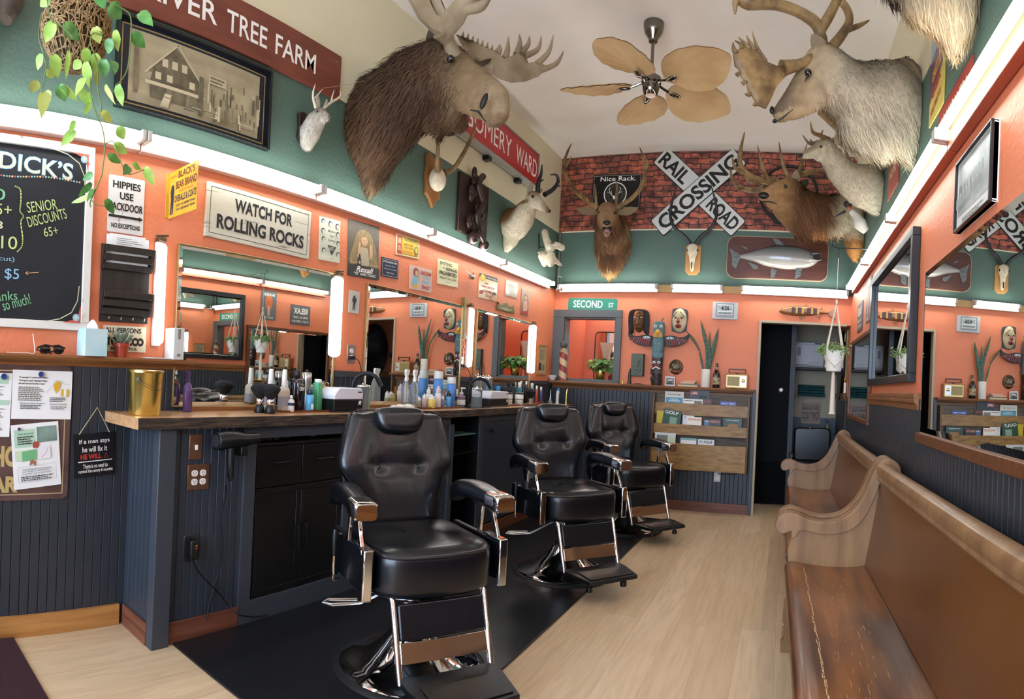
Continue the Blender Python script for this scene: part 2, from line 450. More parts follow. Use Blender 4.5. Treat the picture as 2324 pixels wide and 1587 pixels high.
for i, (a, b_) in enumerate(zip(segs, segs[1:])):
    fixture('L', a + .003, b_ - .003, 'lit fluorescent tube fixture on the left wall ' + (nm[i - 2] if i >= 2 else 'nearest the front window' if i == 0 else 'by the front of the shop'))
segr = [-2.15, -1.1, .05, 1.13, 2.28, 3.43, 4.6, 5.75]
nr = ['nearest the front window', 'beside where the camera stands', 'above the framed picture and near mirror', 'below the grey brown fur shoulder mount', 'below the caribou head', 'below the pale deer head', 'below the right hand elk head']
for i, (a, b_) in enumerate(zip(segr, segr[1:])):
    fixture('R', a + .003, b_ - .003, 'lit fluorescent tube fixture on the right wall ' + nr[i])
b = MB(VAL['B']); b.box(XL + .1, XR - .1, YB - .02, YB - .001, 2.285, 2.36); tag(obj('wood_backing_strip', b, None, bevel=.002), 'pale pine strip behind the tubes on the back wall', 'wood strip')
for (a, b_, l) in ((at(1268, 650, y=YB - .09).x, at(1492, 650, y=YB - .09).x, 'lit fluorescent tube fixture above the green street sign'), (at(1524, 650, y=YB - .09).x, at(1640, 655, y=YB - .09).x, 'short lit fluorescent tube fixture above the sad white mask'), (at(1682, 657, y=YB - .09).x, at(1926, 668, y=YB - .09).x, 'lit fluorescent tube fixture above the wooden fish')):
    t = fixture('B', a, b_, l); t.location.y -= .0205
# vertical mirror tubes
def vtube(px, y0, y1, label):
    p = at(px, (y0 + y1) / 2, x=XL + .06)
    t = thing('vertical_tube_light', label, 'wall light', (XL, p.y, p.z), pi / 2, 'upright tube lights between the mirrors')
    H = .255
    h = MB(WHITEM); h.box(-.022, .022, -.029, -.002, -H, H); obj('housing', h, t, bevel=.006)
    s = MB(glow('upright_tube_glow', 'f8fbfa', 8)); s.prism(rr(.05, 2 * H - .02, .022), -.056, -.03); obj('diffuser', s, t, bevel=.012, seg=3)
    e = MB(P('bronze_bracket', '6d5a40', .4, .7)); e.box(-.02, .02, -.05, -.002, H, H + .02); e.tube([(-.03, -.03, H + .025), (.04, -.03, H + .035)], .006, 8); obj('bracket', e, t, bevel=.002)
vtube(368, 545, 788, 'white upright tube light beside the dark wooden mail rack')
vtube(773, 627, 811, 'white upright tube light right of the largest wall mirror')
vtube(1073, 695, 838, 'white upright tube light between the second and third mirrors')
vtube(1215, 736, 850, 'white upright tube light nearest the back corner')
CHROME = P('chrome', 'e8e8ea', .06, 1)
STEEL = P('brushed_steel', 'b8b6b2', .3, 1)
BLK = P('black_plastic', '101113', .35)
WHT = P('white_plastic', 'e9e7e2', .35)
PAPER = P('white_paper', 'e6e6e2', .8)
INK = P('black_ink', '14140f', .6)
MIRR = P('mirror_silver', 'e9ece9', .0, 1)
BRASS = P('polished_brass', 'd9bf6e', .24, 1)
# ---------- hallway behind the back wall ----------
HALL = P('hallway_cream', 'a59c88', .7, bump=.1, bscale=30)
NAVY = P('navy_beadboard_paint', '36414f', .45)
b = MB(HALL); b.box(-.5, XR, YE, YE + .1, 0, 2.45); struct('wall_hallway_back', b, 0)
b = MB(CHAR); b.box(-.5, -.45, YB + .1, YE, 0, 2.45); struct('wall_hallway_left', b, 0)
b = MB(BEIGE); b.box(-.5, XR + .1, YB + .1, YE + .1, 2.45, 2.5); struct('ceiling_hallway', b, 0)
b = MB(NAVY); y_ = YE
n0 = -.45; b.box(n0, XR, YE - .012, YE, 0, .98)
for i in range(14): b.box(n0 + i * .08, n0 + i * .08 + .068, YE - .02, YE - .012, 0, .97)
struct('trim_12', b, 30, .002)
t = thing('hallway_door', 'dark door with a small round knob at the left of the hallway', 'door', (-.42, 6.75, 0)); t.name = 'door_1'; t['kind'] = 'structure'
b = MB(P('door_black_paint', '0b0d12', .7, spec=.15)); b.box(0, .455, 0, .04, .02, 2.12); obj('door_leaf', b, t, bevel=.003)
b = MB(P('door_lower_panel', '060709', .7, spec=.1)); b.box(.0, .47, -.006, -.001, .02, .49); obj('kick_plate', b, t)
b = MB(P('knob_ivory', 'd8d2c4', .25)); b.lathe([(.0, -.05), (.014, -.05), (.024, -.04), (.026, -.03), (.02, -.018), (.01, -.012), (.01, 0), (.018, .001)], 18, M=Matrix.Rotation(-pi / 2, 4, 'X'), o=(.36, -.058 + .05, 1.305)); obj('door_handle', b, t)
b = MB(P('door_edge_light', '2a313b', .5)); b.box(.455, .51, -.01, .04, 0, 2.16); b.box(0, .51, -.01, .04, 2.12, 2.16); obj('door_casing', b, t)
# alcove behind the framed opening, painted orange
ALC = P('alcove_orange', 'dc9070', .6)
b = MB(ALC); x0, x1, y1, z0, z1 = WX0 - .06, WX1 + .5, YB + .85, 1.1, 2.3
b.box(x0, x1, y1, y1 + .03, z0, z1); b.box(x0 - .03, x0, YB + .1, y1, z0, z1); b.box(x1, x1 + .03, YB + .1, y1, z0, z1)
b.box(x0, x1, YB + .1, y1, z1, z1 + .03); b.box(x0, x1, YB + .1, y1, z0 - .03, WZ0 - .02); struct('wall_alcove', b, 0)
lt = MB(TUBE); lt.tube([(x0 + .1, y1 - .08, z1 - .05), (x1 - .1, y1 - .08, z1 - .05)], .016, 10); tag(obj('alcove_fill_tube', lt, None), 'unseen tube light added above the opening to brighten the alcove', 'light')  # added fill: unseen tube that brightens the orange alcove
t = thing('window_frame', 'wide grey painted wooden frame around the opening in the back wall', 'window frame', ((WX0 + WX1) / 2, YB, 1.68)); t.name = 'window_2'; t['kind'] = 'structure'
GF = P('grey_frame_paint', '555a5b', .45)
b = MB(GF); xa, xb, za, zb = at(1257, 705, y=YB).x - t.location.x, at(1414, 705, y=YB).x - t.location.x, 1.275 - 1.68, at(1340, 704, y=YB).z - 1.68
ia, ib, ja, jb = WX0 - t.location.x, WX1 - t.location.x, WZ0 - 1.68, WZ1 - 1.68
for q in ((xa, xb, jb, zb), (xa, xb, za, ja), (xa, ia, ja, jb), (ib, xb, ja, jb)): b.box(q[0], q[1], -.03, -.001, q[2], q[3])
obj('casing', b, t, bevel=.003)
b = MB(GF); b.box(ia, ia + .015, -.001, .12, ja, jb); b.box(ib - .015, ib, -.001, .12, ja, jb); b.box(ia, ib, -.001, .12, jb - .015, jb); b.box(ia, ib, -.001, .12, ja, ja + .015); obj('jamb', b, t)
t = thing('rounded_mirror', 'rounded mirror in a thin dark frame on the orange wall inside the opening', 'mirror', (-2.05, y1 - .01, 1.62))
b = MB(MIRR); b.prism(rr(.62, .6, .05), -.012, -.002); obj('glass', b, t)
b = MB(BLK); q = [(x, -.014, z) for x, z in rr(.62, .6, .05)]; b.tube(q, .006, 6, closed=True); obj('frame', b, t)
# ---------- counter ----------
CTX, CTZ, CFX = -2.22, 1.04, -2.27
ctm = wood('butcher_block_top', 'c79b70', 'a87c52', 1, .3, .25)
edge = P('live_edge_bark', '2a221d', .5, col2='55402c', nscale=9, stretch=(3, 1, 8), bump=.6, bscale=12, lo=.45, hi=.75)
b = MB(ctm)
n = 140; y0_, y1_ = 1.16, 5.95
xs = [CTX + .006 * noise.noise((0, i * .31, 3)) for i in range(n + 1)]; xs2 = [CTX + .004 + .012 * noise.noise((5, i * .23, 3)) for i in range(n + 1)]
ys = [y0_ + (y1_ - y0_) * i / n for i in range(n + 1)]
b.add([(XL + .013, y, CTZ) for y in ys] + [(x, y, CTZ) for x, y in zip(xs, ys)], [(i, i + n + 1, i + n + 2, i + 1) for i in range(n)])
b.mat = edge
b.add([(x, y, CTZ) for x, y in zip(xs, ys)] + [(x, y, CTZ - .05) for x, y in zip(xs2, ys)] + [(XL + .013, y, CTZ - .05) for y in ys],
      [(i, i + n + 1, i + n + 2, i + 1) for i in range(n)] + [(i + n + 1, i + 2 * n + 2, i + 2 * n + 3, i + n + 2) for i in range(n)])
b.mat = ctm; b.add([(XL + .013, y0_, CTZ), (xs[0], y0_, CTZ), (xs2[0], y0_, CTZ - .05), (XL + .013, y0_, CTZ - .05)], [(3, 2, 1, 0)])
b.add([(XL + .013, y1_, CTZ), (xs[-1], y1_, CTZ), (xs2[-1], y1_, CTZ - .05), (XL + .013, y1_, CTZ - .05)], [(0, 1, 2, 3)])
tag(obj('countertop', b, None, 50), 'long butcher block countertop with dark live edge on charcoal cabinets', 'countertop')
b = MB(OAKY); b.box(XL + .013, XL + .03, 1.6, 5.9, CTZ + .001, CTZ + .022); tag(obj('backsplash_strip', b, None, bevel=.002), 'thin brown wood strip along the back of the countertop below the mirrors', 'trim strip')
# end panel of the counter: beadboard side, post, beadboard front with switches
GC = P('cabinet_charcoal', '2f353e', .4, bump=.04, bscale=40)
t = thing('counter_end_panel', 'charcoal beadboard end of the counter with corner post and outlets', 'cabinet', (CFX, 1.32, 0), 0)
def bx(x0, x1, y0, y1, z0, z1, b=None):
    b = b or MB(GC); b.box(x0, x1, y0, y1, z0, z1); return b
b = MB(GC)
def beadX(b, x, y0, y1, z0, z1, st=.042, off=.008):   # faces +x
    vs = []; a = y0; pr = [(y0, 0)]
    while a < y1 - st * .5: pr += [(a, off), (min(a + st - .007, y1), off), (min(a + st - .0035, y1), off - .005)]; a += st
    pr += [(y1, off), (y1, 0)]; n = len(pr)
    vs = [(x + d, q, z0) for q, d in pr] + [(x + d, q, z1) for q, d in pr]
    b.add(vs, [(i, i + 1, i + 1 + n, i + n) for i in range(n - 1)])
def beadY(b, y, x0, x1, z0, z1, st=.042, off=.008):   # faces -y
    a = x0; pr = [(x0, 0)]
    while a < x1 - st * .5: pr += [(a, off), (min(a + st - .007, x1), off), (min(a + st - .0035, x1), off - .005)]; a += st
    pr += [(x1, off), (x1, 0)]; n = len(pr)
    vs = [(q, y - d, z0) for q, d in pr] + [(q, y - d, z1) for q, d in pr]
    b.add(vs, [(i, i + 1, i + 1 + n, i + n) for i in range(n - 1)])
beadY(b, 1.305, XL + .013, CFX - .03, .0, .985); b.box(XL + .013, CFX - .03, 1.306, 1.318, 0, .985); obj('side_panel', b, t, 30, W=True)
b = MB(CHARF); b.box(CFX - .035, CFX + .02, 1.285, 1.375, 0, .986); obj('corner_post', b, t, bevel=.004, W=True)
b = MB(GC); beadX(b, CFX - .02, 1.376, 1.775, 0, .985); b.box(CFX - .035, CFX - .019, 1.376, 1.775, 0, .985); obj('front_panel', b, t, 30, W=True)
b = MB(REDW); b.box(CFX - .011, CFX + .003, 1.376, 1.775, 0, .10); obj('baseboard', b, t, bevel=.002, W=True)
b = MB(wood('baseboard_wood_x', '7d4a38', '55301f', 0)); b.box(XL + .03, CFX - .036, 1.283, 1.296, 0, .10); obj('side_baseboard', b, t, bevel=.002, W=True)
# black laminate cabinet in a charcoal face frame
t = thing('built_in_frame', 'charcoal face frame around the black cabinet under the counter', 'cabinet frame', (CFX, 2.2, 0))
b = MB(CHARF)
for q in ((1.776, 1.85, 0, .986), (2.50, 2.60, 0, .986), (1.85, 2.50, .925, .986), (1.85, 2.50, 0, .115)): b.box(CFX - .03, CFX, q[0], q[1], q[2], q[3])
obj('face_frame', b, t, bevel=.002, W=True)
b = MB(GC); b.box(XL + .013, XL + .02, 1.78, 2.6, .1, .98); b.box(XL + .02, CFX - .03, 1.78, 1.79, .1, .98); b.box(XL + .02, CFX - .03, 2.59, 2.6, .1, .98); obj('liner', b, t, W=True)
t = thing('black_cabinet', 'black laminate cabinet with two drawers over two doors below the counter', 'cabinet', (CFX - .03, 1.86, .117), pi / 2)
W_ = .63
b = MB(BLACKP); b.box(0, W_, .0, .23, 0, .765); b.box(-.005, W_ + .005, -.018, .23, .766, .78); obj('body', b, t, bevel=.002)
HNDL = P('black_handle', '1b1c1f', .25, .6)
for x0, x1 in ((.004, .312), (.318, .626)):
    b = MB(BLACKP); b.box(x0, x1, -.018, -.001, .555, .76); d = obj('drawer', b, t, bevel=.002)
    xm = (x0 + x1) / 2; b = MB(HNDL); b.tube([(xm - .06, -.019, .68), (xm - .06, -.04, .68), (xm + .06, -.04, .68), (xm + .06, -.019, .68)], .005, 8); obj('handle', b, d)
for x0, x1, hx in ((.004, .312, .285), (.318, .626, .345)):
    b = MB(BLACKP); b.box(x0, x1, -.018, -.001, .004, .55)
    for q in ((x0, x1, .52, .55), (x0, x1, .004, .035), (x0, x0 + .03, .035, .52), (x1 - .03, x1, .035, .52)): b.box(q[0], q[1], -.022, -.018, q[2], q[3])
    d = obj('door', b, t, bevel=.0015)
    b = MB(HNDL); b.tube([(hx, -.023, .22), (hx, -.045, .22), (hx, -.045, .34), (hx, -.023, .34)], .005, 8); obj('handle', b, d)
# things on the cabinet's open shelf
t = thing('black_file_rack', 'black rack with four loops on the open shelf under the counter', 'rack', (-2.36, 2.0, .8985), pi / 2)
b = MB(BLK); b.box(-.13, .15, 0, .02, 0, .02); b.box(-.13, .15, .06, .07, 0, .045); obj('rack_body', b, t, bevel=.002)
for i in range(4):
    b = MB(STEEL); x = -.11 + i * .05; b.tube([(x, -.002, .026), (x, -.002, .006), (x + .012, -.002, .001), (x + .024, -.002, .006), (x + .024, -.002, .026)], .002, 6); obj('loop', b, t)
b = MB(P('clear_film', 'c8d0d6', .08, trans=.5, ior=1.3))
rg = []
for i in range(9):
    a = i / 8; r_ = .028 * sin(pi * (a * .9 + .05)) ** .5
    rg.append([(-2.37 + r_ * cos(j * .628) * (1 + .35 * noise.noise((i, j * .9, 1))), 2.33 + .11 * (a - .5), .925 + r_ * .8 * sin(j * .628) * (1 + .35 * noise.noise((i, j, 4)))) for j in range(10)])
b.loft(rg); tag(obj('plastic_bag', b, None, 0), 'crumpled clear plastic bag on the shelf above the black drawers', 'bag')
# further cabinets
t = thing('base_cabinet', 'charcoal cabinet run under the counter behind the chairs', 'cabinet', (CFX, 3.2, 0))
b = MB(CHARF); b.box(CFX - .03, CFX, 2.601, 2.66, 0, .986); b.box(CFX - .03, CFX, 2.66, 3.66, .93, .986); b.box(CFX - .03, CFX, 3.60, 3.66, 0, .986); obj('face_frame', b, t, bevel=.002, W=True)
b = MB(GC); beadX(b, CFX - .02, 2.661, 3.599, .0, .929); b.box(CFX - .035, CFX - .0195, 2.661, 3.599, 0, .929); obj('front_panel', b, t, 30, W=True)
b = MB(REDW); b.box(CFX - .011, CFX + .003, 2.661, 3.599, 0, .10); obj('baseboard', b, t, bevel=.002, W=True)
t = thing('open_shelf_unit', 'dark open shelf unit under the counter between the first two chairs', 'shelf', (CFX, 3.85, 0))
b = MB(BLACKP); b.box(XL + .013, XL + .02, 3.66, 4.03, .05, .98); b.box(XL + .02, CFX - .01, 3.661, 3.675, .05, .985); b.box(XL + .02, CFX - .01, 4.015, 4.03, .05, .985); obj('body', b, t, W=True)
for z in (.06, .42, .70, .84): b = MB(BLACKP if z < .8 else P('shelf_glass', '9fd0c8', .05, trans=.7)); b.box(XL + .021, CFX - .02, 3.676, 4.014, z, z + .01); obj('shelf', b, t, W=True)
t = thing('wide_base_cabinet', 'charcoal cabinet door with round black knob behind the second chair', 'cabinet', (CFX, 4.9, 0))
b = MB(CHARF); b.box(CFX - .03, CFX, 4.031, 4.09, 0, .986); b.box(CFX - .03, CFX, 4.09, 5.94, .93, .986); b.box(CFX - .03, CFX, 5.05, 5.11, 0, .93); b.box(CFX - .03, CFX, 5.88, 5.94, 0, .93); obj('face_frame', b, t, bevel=.002, W=True)
b = MB(REDW); b.box(CFX - .011, CFX + .003, 4.1, 5.88, 0, .10); obj('baseboard', b, t, bevel=.002, W=True)
for a0, a1 in ((4.095, 5.045), (5.115, 5.875)):
    b = MB(GC); b.box(CFX - .025, CFX - .005, a0, a1, .11, .925); d = obj('door', b, t, bevel=.003, W=True)
    b = MB(BLK); b.lathe([(.0, 0), (.01, 0), (.009, .02), (.017, .028), (.017, .04), (.0, .044)], 16, M=Matrix.Rotation(pi / 2, 4, 'Y'), o=(CFX - .004, a0 + .11, .86)); obj('knob', b, d, W=True)
# ---------- floor mats ----------
b = MB(P('black_rubber_mat', '17181b', .3, bump=.12, bscale=90)); b.box(-2.262, -1.14, 1.40, 5.6, .0005, .012)
b.v = [(x + (.0 if x < -2 else 0), y, z) for x, y, z in b.v]; tag(obj('rubber_floor_mat', b, None, bevel=.004), 'large black rubber floor mat under the barber chairs', 'mat')
b = MB(P('maroon_carpet', '3d1a22', .95, col2='2a1118', nscale=120, bump=.6, bscale=300)); b.box(-2.545, -1.2, -.9, .74, .0005, .010); m_ = b
t = tag(obj('entry_mat', b, None, bevel=.003), 'dark maroon entry mat with black edge at the lower left', 'mat')
# ---------- mirrors ----------
def mirror(name, label, w_, a0, a1, z0, z1, fr=None, ft=.012, fd=.02, bev=.02, edges='LRTB', proud=.019):
    c = {'L': V((XL, (a0 + a1) / 2, (z0 + z1) / 2)), 'R': V((XR, (a0 + a1) / 2, (z0 + z1) / 2)), 'B': V(((a0 + a1) / 2, YB, (z0 + z1) / 2))}[w_]
    W, H = (a1 - a0) / 2, (z1 - z0) / 2
    t = thing(name, label, 'mirror', c, ROT[w_])
    b = MB(MIRR); y = -proud
    o4 = [(-W, -H), (W, -H), (W, H), (-W, H)]; i4 = [(-W + bev, -H + bev), (W - bev, -H + bev), (W - bev, H - bev), (-W + bev, H - bev)]
    vs = [(x, y, z) for x, z in i4] + [(x, y + .004, z) for x, z in o4] + [(x, -.002, z) for x, z in o4]
    b.add(vs, [(0, 1, 2, 3)] + [(i + 4, (i + 1) % 4 + 4, (i + 1) % 4, i) for i in range(4)] + [(i + 8, (i + 1) % 4 + 8, (i + 1) % 4 + 4, i + 4) for i in range(4)])
    obj('glass', b, t, smooth=0)
    if fr:
        b = MB(fr)
        e = ft
        if 'T' in edges: b.box(-W - e, W + e, -fd, -.002, H, H + e)
        if 'B' in edges: b.box(-W - e, W + e, -fd, -.002, -H - e, -H)
        if 'L' in edges: b.box(-W - e, -W, -fd, -.002, -H, H)
        if 'R' in edges: b.box(W, W + e, -fd, -.002, -H, H)
        obj('frame', b, t, bevel=.003)
    return t
BRZ = P('thin_gold_edge', 'a58a5c', .35, .6)
mirror('wall_mirror', 'largest silver edged mirror below the rolling rocks sign', 'L', 1.53, 2.665, 1.065, 1.875, BRZ, .006, .024)
mirror('wall_mirror', 'silver edged mirror below the sarcasm and navy signs', 'L', 2.965, 4.165, 1.065, 1.86, BRZ, .006, .024)
mirror('wall_mirror', 'silver edged mirror nearest the back corner above the counter', 'L', 4.40, 5.53, 1.15, 1.865, BRZ, .006, .024)
BFR = P('black_mirror_frame', '17191d', .3)
mirror('black_framed_mirror', 'rectangular mirror in a wide black frame on the right wall', 'R', 2.95, 4.33, 1.40, 2.10, BFR, .045, .045)
WFR = wood('brown_mirror_frame', '7a4a2a', '54301a', 1)
mirror('small_wood_mirror', 'smaller wood framed mirror beside the hanging white planter', 'R', 4.48, 5.85, 1.09, 1.76, WFR, .035, .03)
mirror('large_wood_mirror', 'large mirror with brown bottom frame above the near pew', 'R', .95, 2.715, 1.115, 1.87, WFR, .045, .028, edges='B', bev=.03)
# ---------- pews ----------
PEWS = P('pew_seat_wood', '8a5422', .3, col2='43240d', nscale=1.6, stretch=(5, .7, 5), bump=.05, bscale=12, coat=.15, detail=9, lo=.38, hi=.62)
PEWB = P('pew_back_wood', '7b4b1f', .33, col2='4f2d12', nscale=1.3, stretch=(1.2, .8, 1.2), bump=.04, bscale=10, coat=.12, detail=9, lo=.3, hi=.72)
PEWE = P('pew_end_oak', '96724b', .38, col2='6f4f33', nscale=2.2, stretch=(7, 7, 1.2), bump=.08, bscale=12, coat=.2, detail=8, lo=.3, hi=.7)
WORN = P('worn_pale_scratch', 'c4a27a', .6)
def pew(label, x, y0, y1, rot=0):
    """local y runs along the pew from its far end (0) towards the camera (-L); x grows toward the wall"""
    L = y1 - y0; t = thing('wooden_pew', label, 'pew', (x, y1, 0), rot, 'wooden pews along the right wall')
    def run(pr, mat, name, a=-L + .05, e=-.05, sm=35):
        b = MB(mat); b.loft([[(p[0], e, p[1]) for p in pr], [(p[0], a, p[1]) for p in pr]]); return obj(name, b, t, sm)
    top = spline([(.045, .385), (.032, .405), (.035, .43), (.055, .447), (.09, .447), (.16, .435), (.26, .425), (.36, .425), (.45, .435)], 4)
    st = run(top + [(.45, .41), (.36, .40), (.2, .405), (.08, .41), (.07, .385)], PEWS, 'seat')
    bk = spline([(.432, .437), (.445, .52), (.462, .62), (.48, .74), (.492, .86)], 3)
    run(bk + [(.515, .86), (.505, .74), (.487, .62), (.47, .52), (.46, .41)], PEWB, 'backrest')
    rl = [(.478, .858), (.472, .868), (.476, .88), (.47, .892), (.468, .91), (.478, .93), (.5, .94), (.525, .938), (.545, .925), (.548, .90), (.538, .875), (.535, .858)]
    run(rl, PEWE, 'top_rail')
    b = MB(PEWS); b.box(.06, .075, -L + .05, -.05, .30, .385); obj('apron', b, t, bevel=.004)
    # end panels
    out = spline([(.06, .60), (.012, .585), (-.018, .61), (-.012, .655), (.03, .685), (.085, .68), (.15, .655), (.23, .645), (.31, .665), (.375, .72), (.42, .80), (.452, .88), (.49, .945), (.54, .965), (.585, .935), (.60, .88)], 4)
    inn = spline([(.575, .86), (.55, .885), (.515, .885), (.49, .84), (.465, .77), (.43, .69), (.375, .625), (.31, .595), (.22, .585), (.14, .6), (.1, .60), (.085, .575), (.06, .56)], 4)
    body = [(.06, .60)] + [p for p in out[3:]] + [(.60, .5), (.60, .06), (.62, .05), (.62, 0), (.03, 0), (.03, .05), (.05, .065), (.05, .12), (.035, .15), (.035, .2), (.06, .23), (.055, .40), (.05, .5), (.06, .57)]
    for a in (-.05, -L):
        b = MB(PEWE); b.prism([(x_ * 1, z_) for x_, z_ in ([(.06, .57), (.085, .60), (.14, .615), (.22, .60), (.31, .61), (.375, .64), (.43, .70), (.465, .78), (.49, .85), (.515, .90), (.55, .90), (.585, .87), (.585, .06), (.61, .05), (.61, 0), (.03, 0), (.03, .05), (.05, .065), (.05, .12), (.035, .15), (.035, .2), (.058, .23), (.055, .40), (.045, .5)])], a + .003, a + .047)
        e = obj('end_panel', b, t, bevel=.004)
        b = MB(PEWE); b.prism(out + inn, a - .014, a + .064); obj('arm_cap', b, e, 35, bevel=.007, seg=3)
    return t, st
p1, seat1 = pew('near wooden pew with scratched brown seat at the lower right', -.005, -.1, 2.99, rd(1.3))
p2, seat2 = pew('far wooden pew in front of the hallway doorway', -.0, 3.09, 5.35, 0)
# worn scratch lines on the near seat
b = MB(WORN); r = random.Random(3)
def seatz(x): return .4478 - .025 * min(1, max(0, (x - .09) / .2)) + .0
def scratch(x, ya, yb, w):
    y = ya
    while y > yb:
        l = r.uniform(.01, .05); dx = r.uniform(-.003, .003); zz = []
        for q in (x + dx - w / 2, x + dx + w / 2):
            tp = spline([(.055, .447), (.09, .447), (.16, .435), (.26, .425), (.36, .425), (.45, .435)], 4); z = max(tp[0][1], .42)
            for (xa, za), (xb_, zb_) in zip(tp, tp[1:]):
                if xa <= q <= xb_: z = za + (zb_ - za) * (q - xa) / (xb_ - xa)
            zz.append((q, z + .0008))
        (qa, z1_), (qb, z2_) = zz; jw = r.uniform(-.001, .001)
        b.add([(qa, y, z1_), (qb, y + jw, z2_), (qb + jw, y - l, z2_), (qa + jw, y - l, z1_)], [(3, 2, 1, 0)])
        y -= l + r.uniform(0, .012)
scratch(.125, -.12, -1.7, .0035); scratch(.128, -.8, -1.5, .003)
for i in range(60): x_ = r.uniform(.17, .34); ya = r.uniform(-1.6, -.15); scratch(x_, ya, ya - r.uniform(.001, .008), r.uniform(.0008, .0018))
o = obj('worn_scratches', b, seat1, 0); o['label'] = 'pale worn scratches'; o['kind'] = 'stuff'
# ---------- barber chairs ----------
LEA = P('black_leather', '080b12', .31, bump=.04, bscale=140, coat=.2, spec=.6)
PIPE = P('black_piping', '08080a', .3)
def sup(a, b_, n, k=44):
    out = []
    for i in range(k):
        t = 2 * pi * i / k; c, s_ = cos(t), sin(t)
        out.append((a * abs(c) ** (2 / n) * (1 if c >= 0 else -1), b_ * abs(s_) ** (2 / n) * (1 if s_ >= 0 else -1)))
    return out
def barber_chair(label):
    t = thing('barber_chair', label, 'barber chair', (0, 0, 0), 0, 'black and chrome barber chairs on the mat')
    # base
    b = MB(P('base_rubber_ring', '17181a', .5)); b.lathe([(.29, .013), (.335, .013), (.338, .012), (.325, .024), (.29, .026)], 48); obj('rubber_ring', b, t)
    b = MB(CHROME); b.lathe([(.312, .022), (.30, .032), (.25, .042), (.205, .06), (.165, .09), (.125, .125), (.095, .16), (.08, .19), (0, .19)], 56); obj('base', b, t, 60)
    b = MB(CHROME); b.lathe([(.062, .185), (.062, .30), (.05, .305), (.05, .40), (0, .40)], 32); obj('column', b, t)
    b = MB(BLK); b.box(-.19, .19, -.17, .2, .395, .42); b.box(-.06, .06, -.2, .22, .36, .395); obj('under_frame', b, t, bevel=.006)
    b = MB(STEEL); b.tube([(-.05, .05, .34), (-.2, .12, .25), (-.33, .12, .25), (-.36, .15, .25), (-.33, .18, .25), (-.2, .16, .25)], .007, 8); obj('pump_lever', b, t)
    # seat cushion
    b = MB(LEA); rings = []
    for sc_, z in ((.86, .405), (.95, .408), (.99, .42), (1, .44), (1, .53), (.995, .555), (.975, .575), (.93, .589), (.80, .598), (.6, .603), (.4, .605), (.2, .606)):
        rings.append([(x * sc_, y * sc_ - .01 - (.03 * (1 - (x / .27) ** 2) if y < -.1 else 0) * sc_, z - (.012 * (1 - abs(y) / .27) if z > .585 else 0)) for x, y in sup(.27, .265, 5)])
    b.loft(rings); obj('seat', b, t, 180)
    b = MB(PIPE); b.tube([(x * .985, y * .985 - .01 - (.03 * (1 - (x / .27) ** 2) if y < -.1 else 0), .566) for x, y in sup(.27, .265, 5)], .0035, 6, closed=True); obj('seat_piping', b, t)
    # backrest, leaning back
    Mb = Matrix.Translation((0, .215, .56)) @ Matrix.Rotation(rd(-12), 4, 'X')
    hw = [(0, .205), (.08, .212), (.16, .225), (.22, .25), (.27, .288), (.31, .292), (.40, .272), (.49, .246), (.525, .235), (.54, .215), (.545, .195)]
    def HW(z):
        for (a, p), (c, q) in zip(hw, hw[1:]):
            if a <= z <= c: k = (z - a) / (c - a); return p + (q - p) * k
        return hw[-1][1]
    b = MB(LEA); rings = []; K = 72; NZ = 46
    for i in range(NZ + 1):
        z = .545 * i / NZ; w_ = HW(z); e = min(i, NZ - i) / 2.6; ed = min(1, .45 + .55 * min(1, e))
        ring = []
        for x, y in sup(w_ * (1 - .05 * (1 - min(1, e))), .055 * ed, 3.2, K):
            if y < 0:
                u = abs(x)
                d = 0
                d += .014 * max(0, min(1, (u - .12) / .07)) * max(0, min(1, (z - .12) / .16))       # side wings stand proud
                for bx_, bz_ in ((-.1, .275), (.1, .275)): d -= .016 * math.exp(-((x - bx_) ** 2 + (z - bz_) ** 2) / .0009)
                d -= .0 * math.exp(-((z - .275) / .008) ** 2) * (1 if u < .11 else math.exp(-((u - .11) / .03) ** 2))
                d -= .004 * math.exp(-((u - .1) / .008) ** 2) * (1 if z < .275 else .0); d -= .009 * math.exp(-((u - .1 - max(0, z - .275) * .1) / .035) ** 2) * (1 if z >= .275 else 0) * (1 - min(1, (z - .275) / .25))
                d += .003 * math.exp(-((z - .17) / .08) ** 2) * (1 if u < .2 else .4)
                d += .010 * math.exp(-((z - .38) / .06) ** 2) * math.exp(-(x / .08) ** 2)
                k_ = min(1, -y / .03)
                y -= d * k_ * ed
            if z > .5: z2 = z - .012 * (1 - min(1, abs(abs(x) - .16) / .06))
            else: z2 = z
            ring.append((x, y, z2))
        rings.append(ring)
    b.loft(rings); b.v = [tuple(Mb @ V(p)) for p in b.v]; bk = obj('backrest', b, t, 180)
    b = MB(PIPE); q = [(HW(.545 * i / 30) * .985, -.03, .545 * i / 30) for i in range(31)]; q = q + [(-x, y, z) for x, y, z in reversed(q)]; b.tube([Mb @ V(p) for p in q], .0035, 6); obj('piping', b, bk)
    for x in (-.1, .1): b = MB(LEA); b.ball(Mb @ V((x, -.034, .275)), .011, 14, 8); obj('button', b, bk)
    # headrest pillow
    b = MB(LEA); rg = []
    for i in range(15):
        a = i / 14; s_ = sqrt(max(.0, 1 - (2 * a - 1) ** 4)); z = .425 + .135 * a; wv = .128 - .04 * (1 - a) ** 2.2
        rg.append([(x * (s_ ** .5 if s_ > 0 else 0.05) if True else x, y * max(.08, s_) - .062, z) for x, y in sup(wv, .05, 3, 32)])
    b.loft(rg); b.v = [tuple(Mb @ V(p)) for p in b.v]; hd = obj('headrest', b, t, 180)
    b = MB(STEEL); b.box(-.02, .02, -.01, .0, .35, .50); b.v = [tuple(Mb @ V((x, y + .07, z))) for x, y, z in b.v]; obj('headrest_bracket', b, t, bevel=.002)
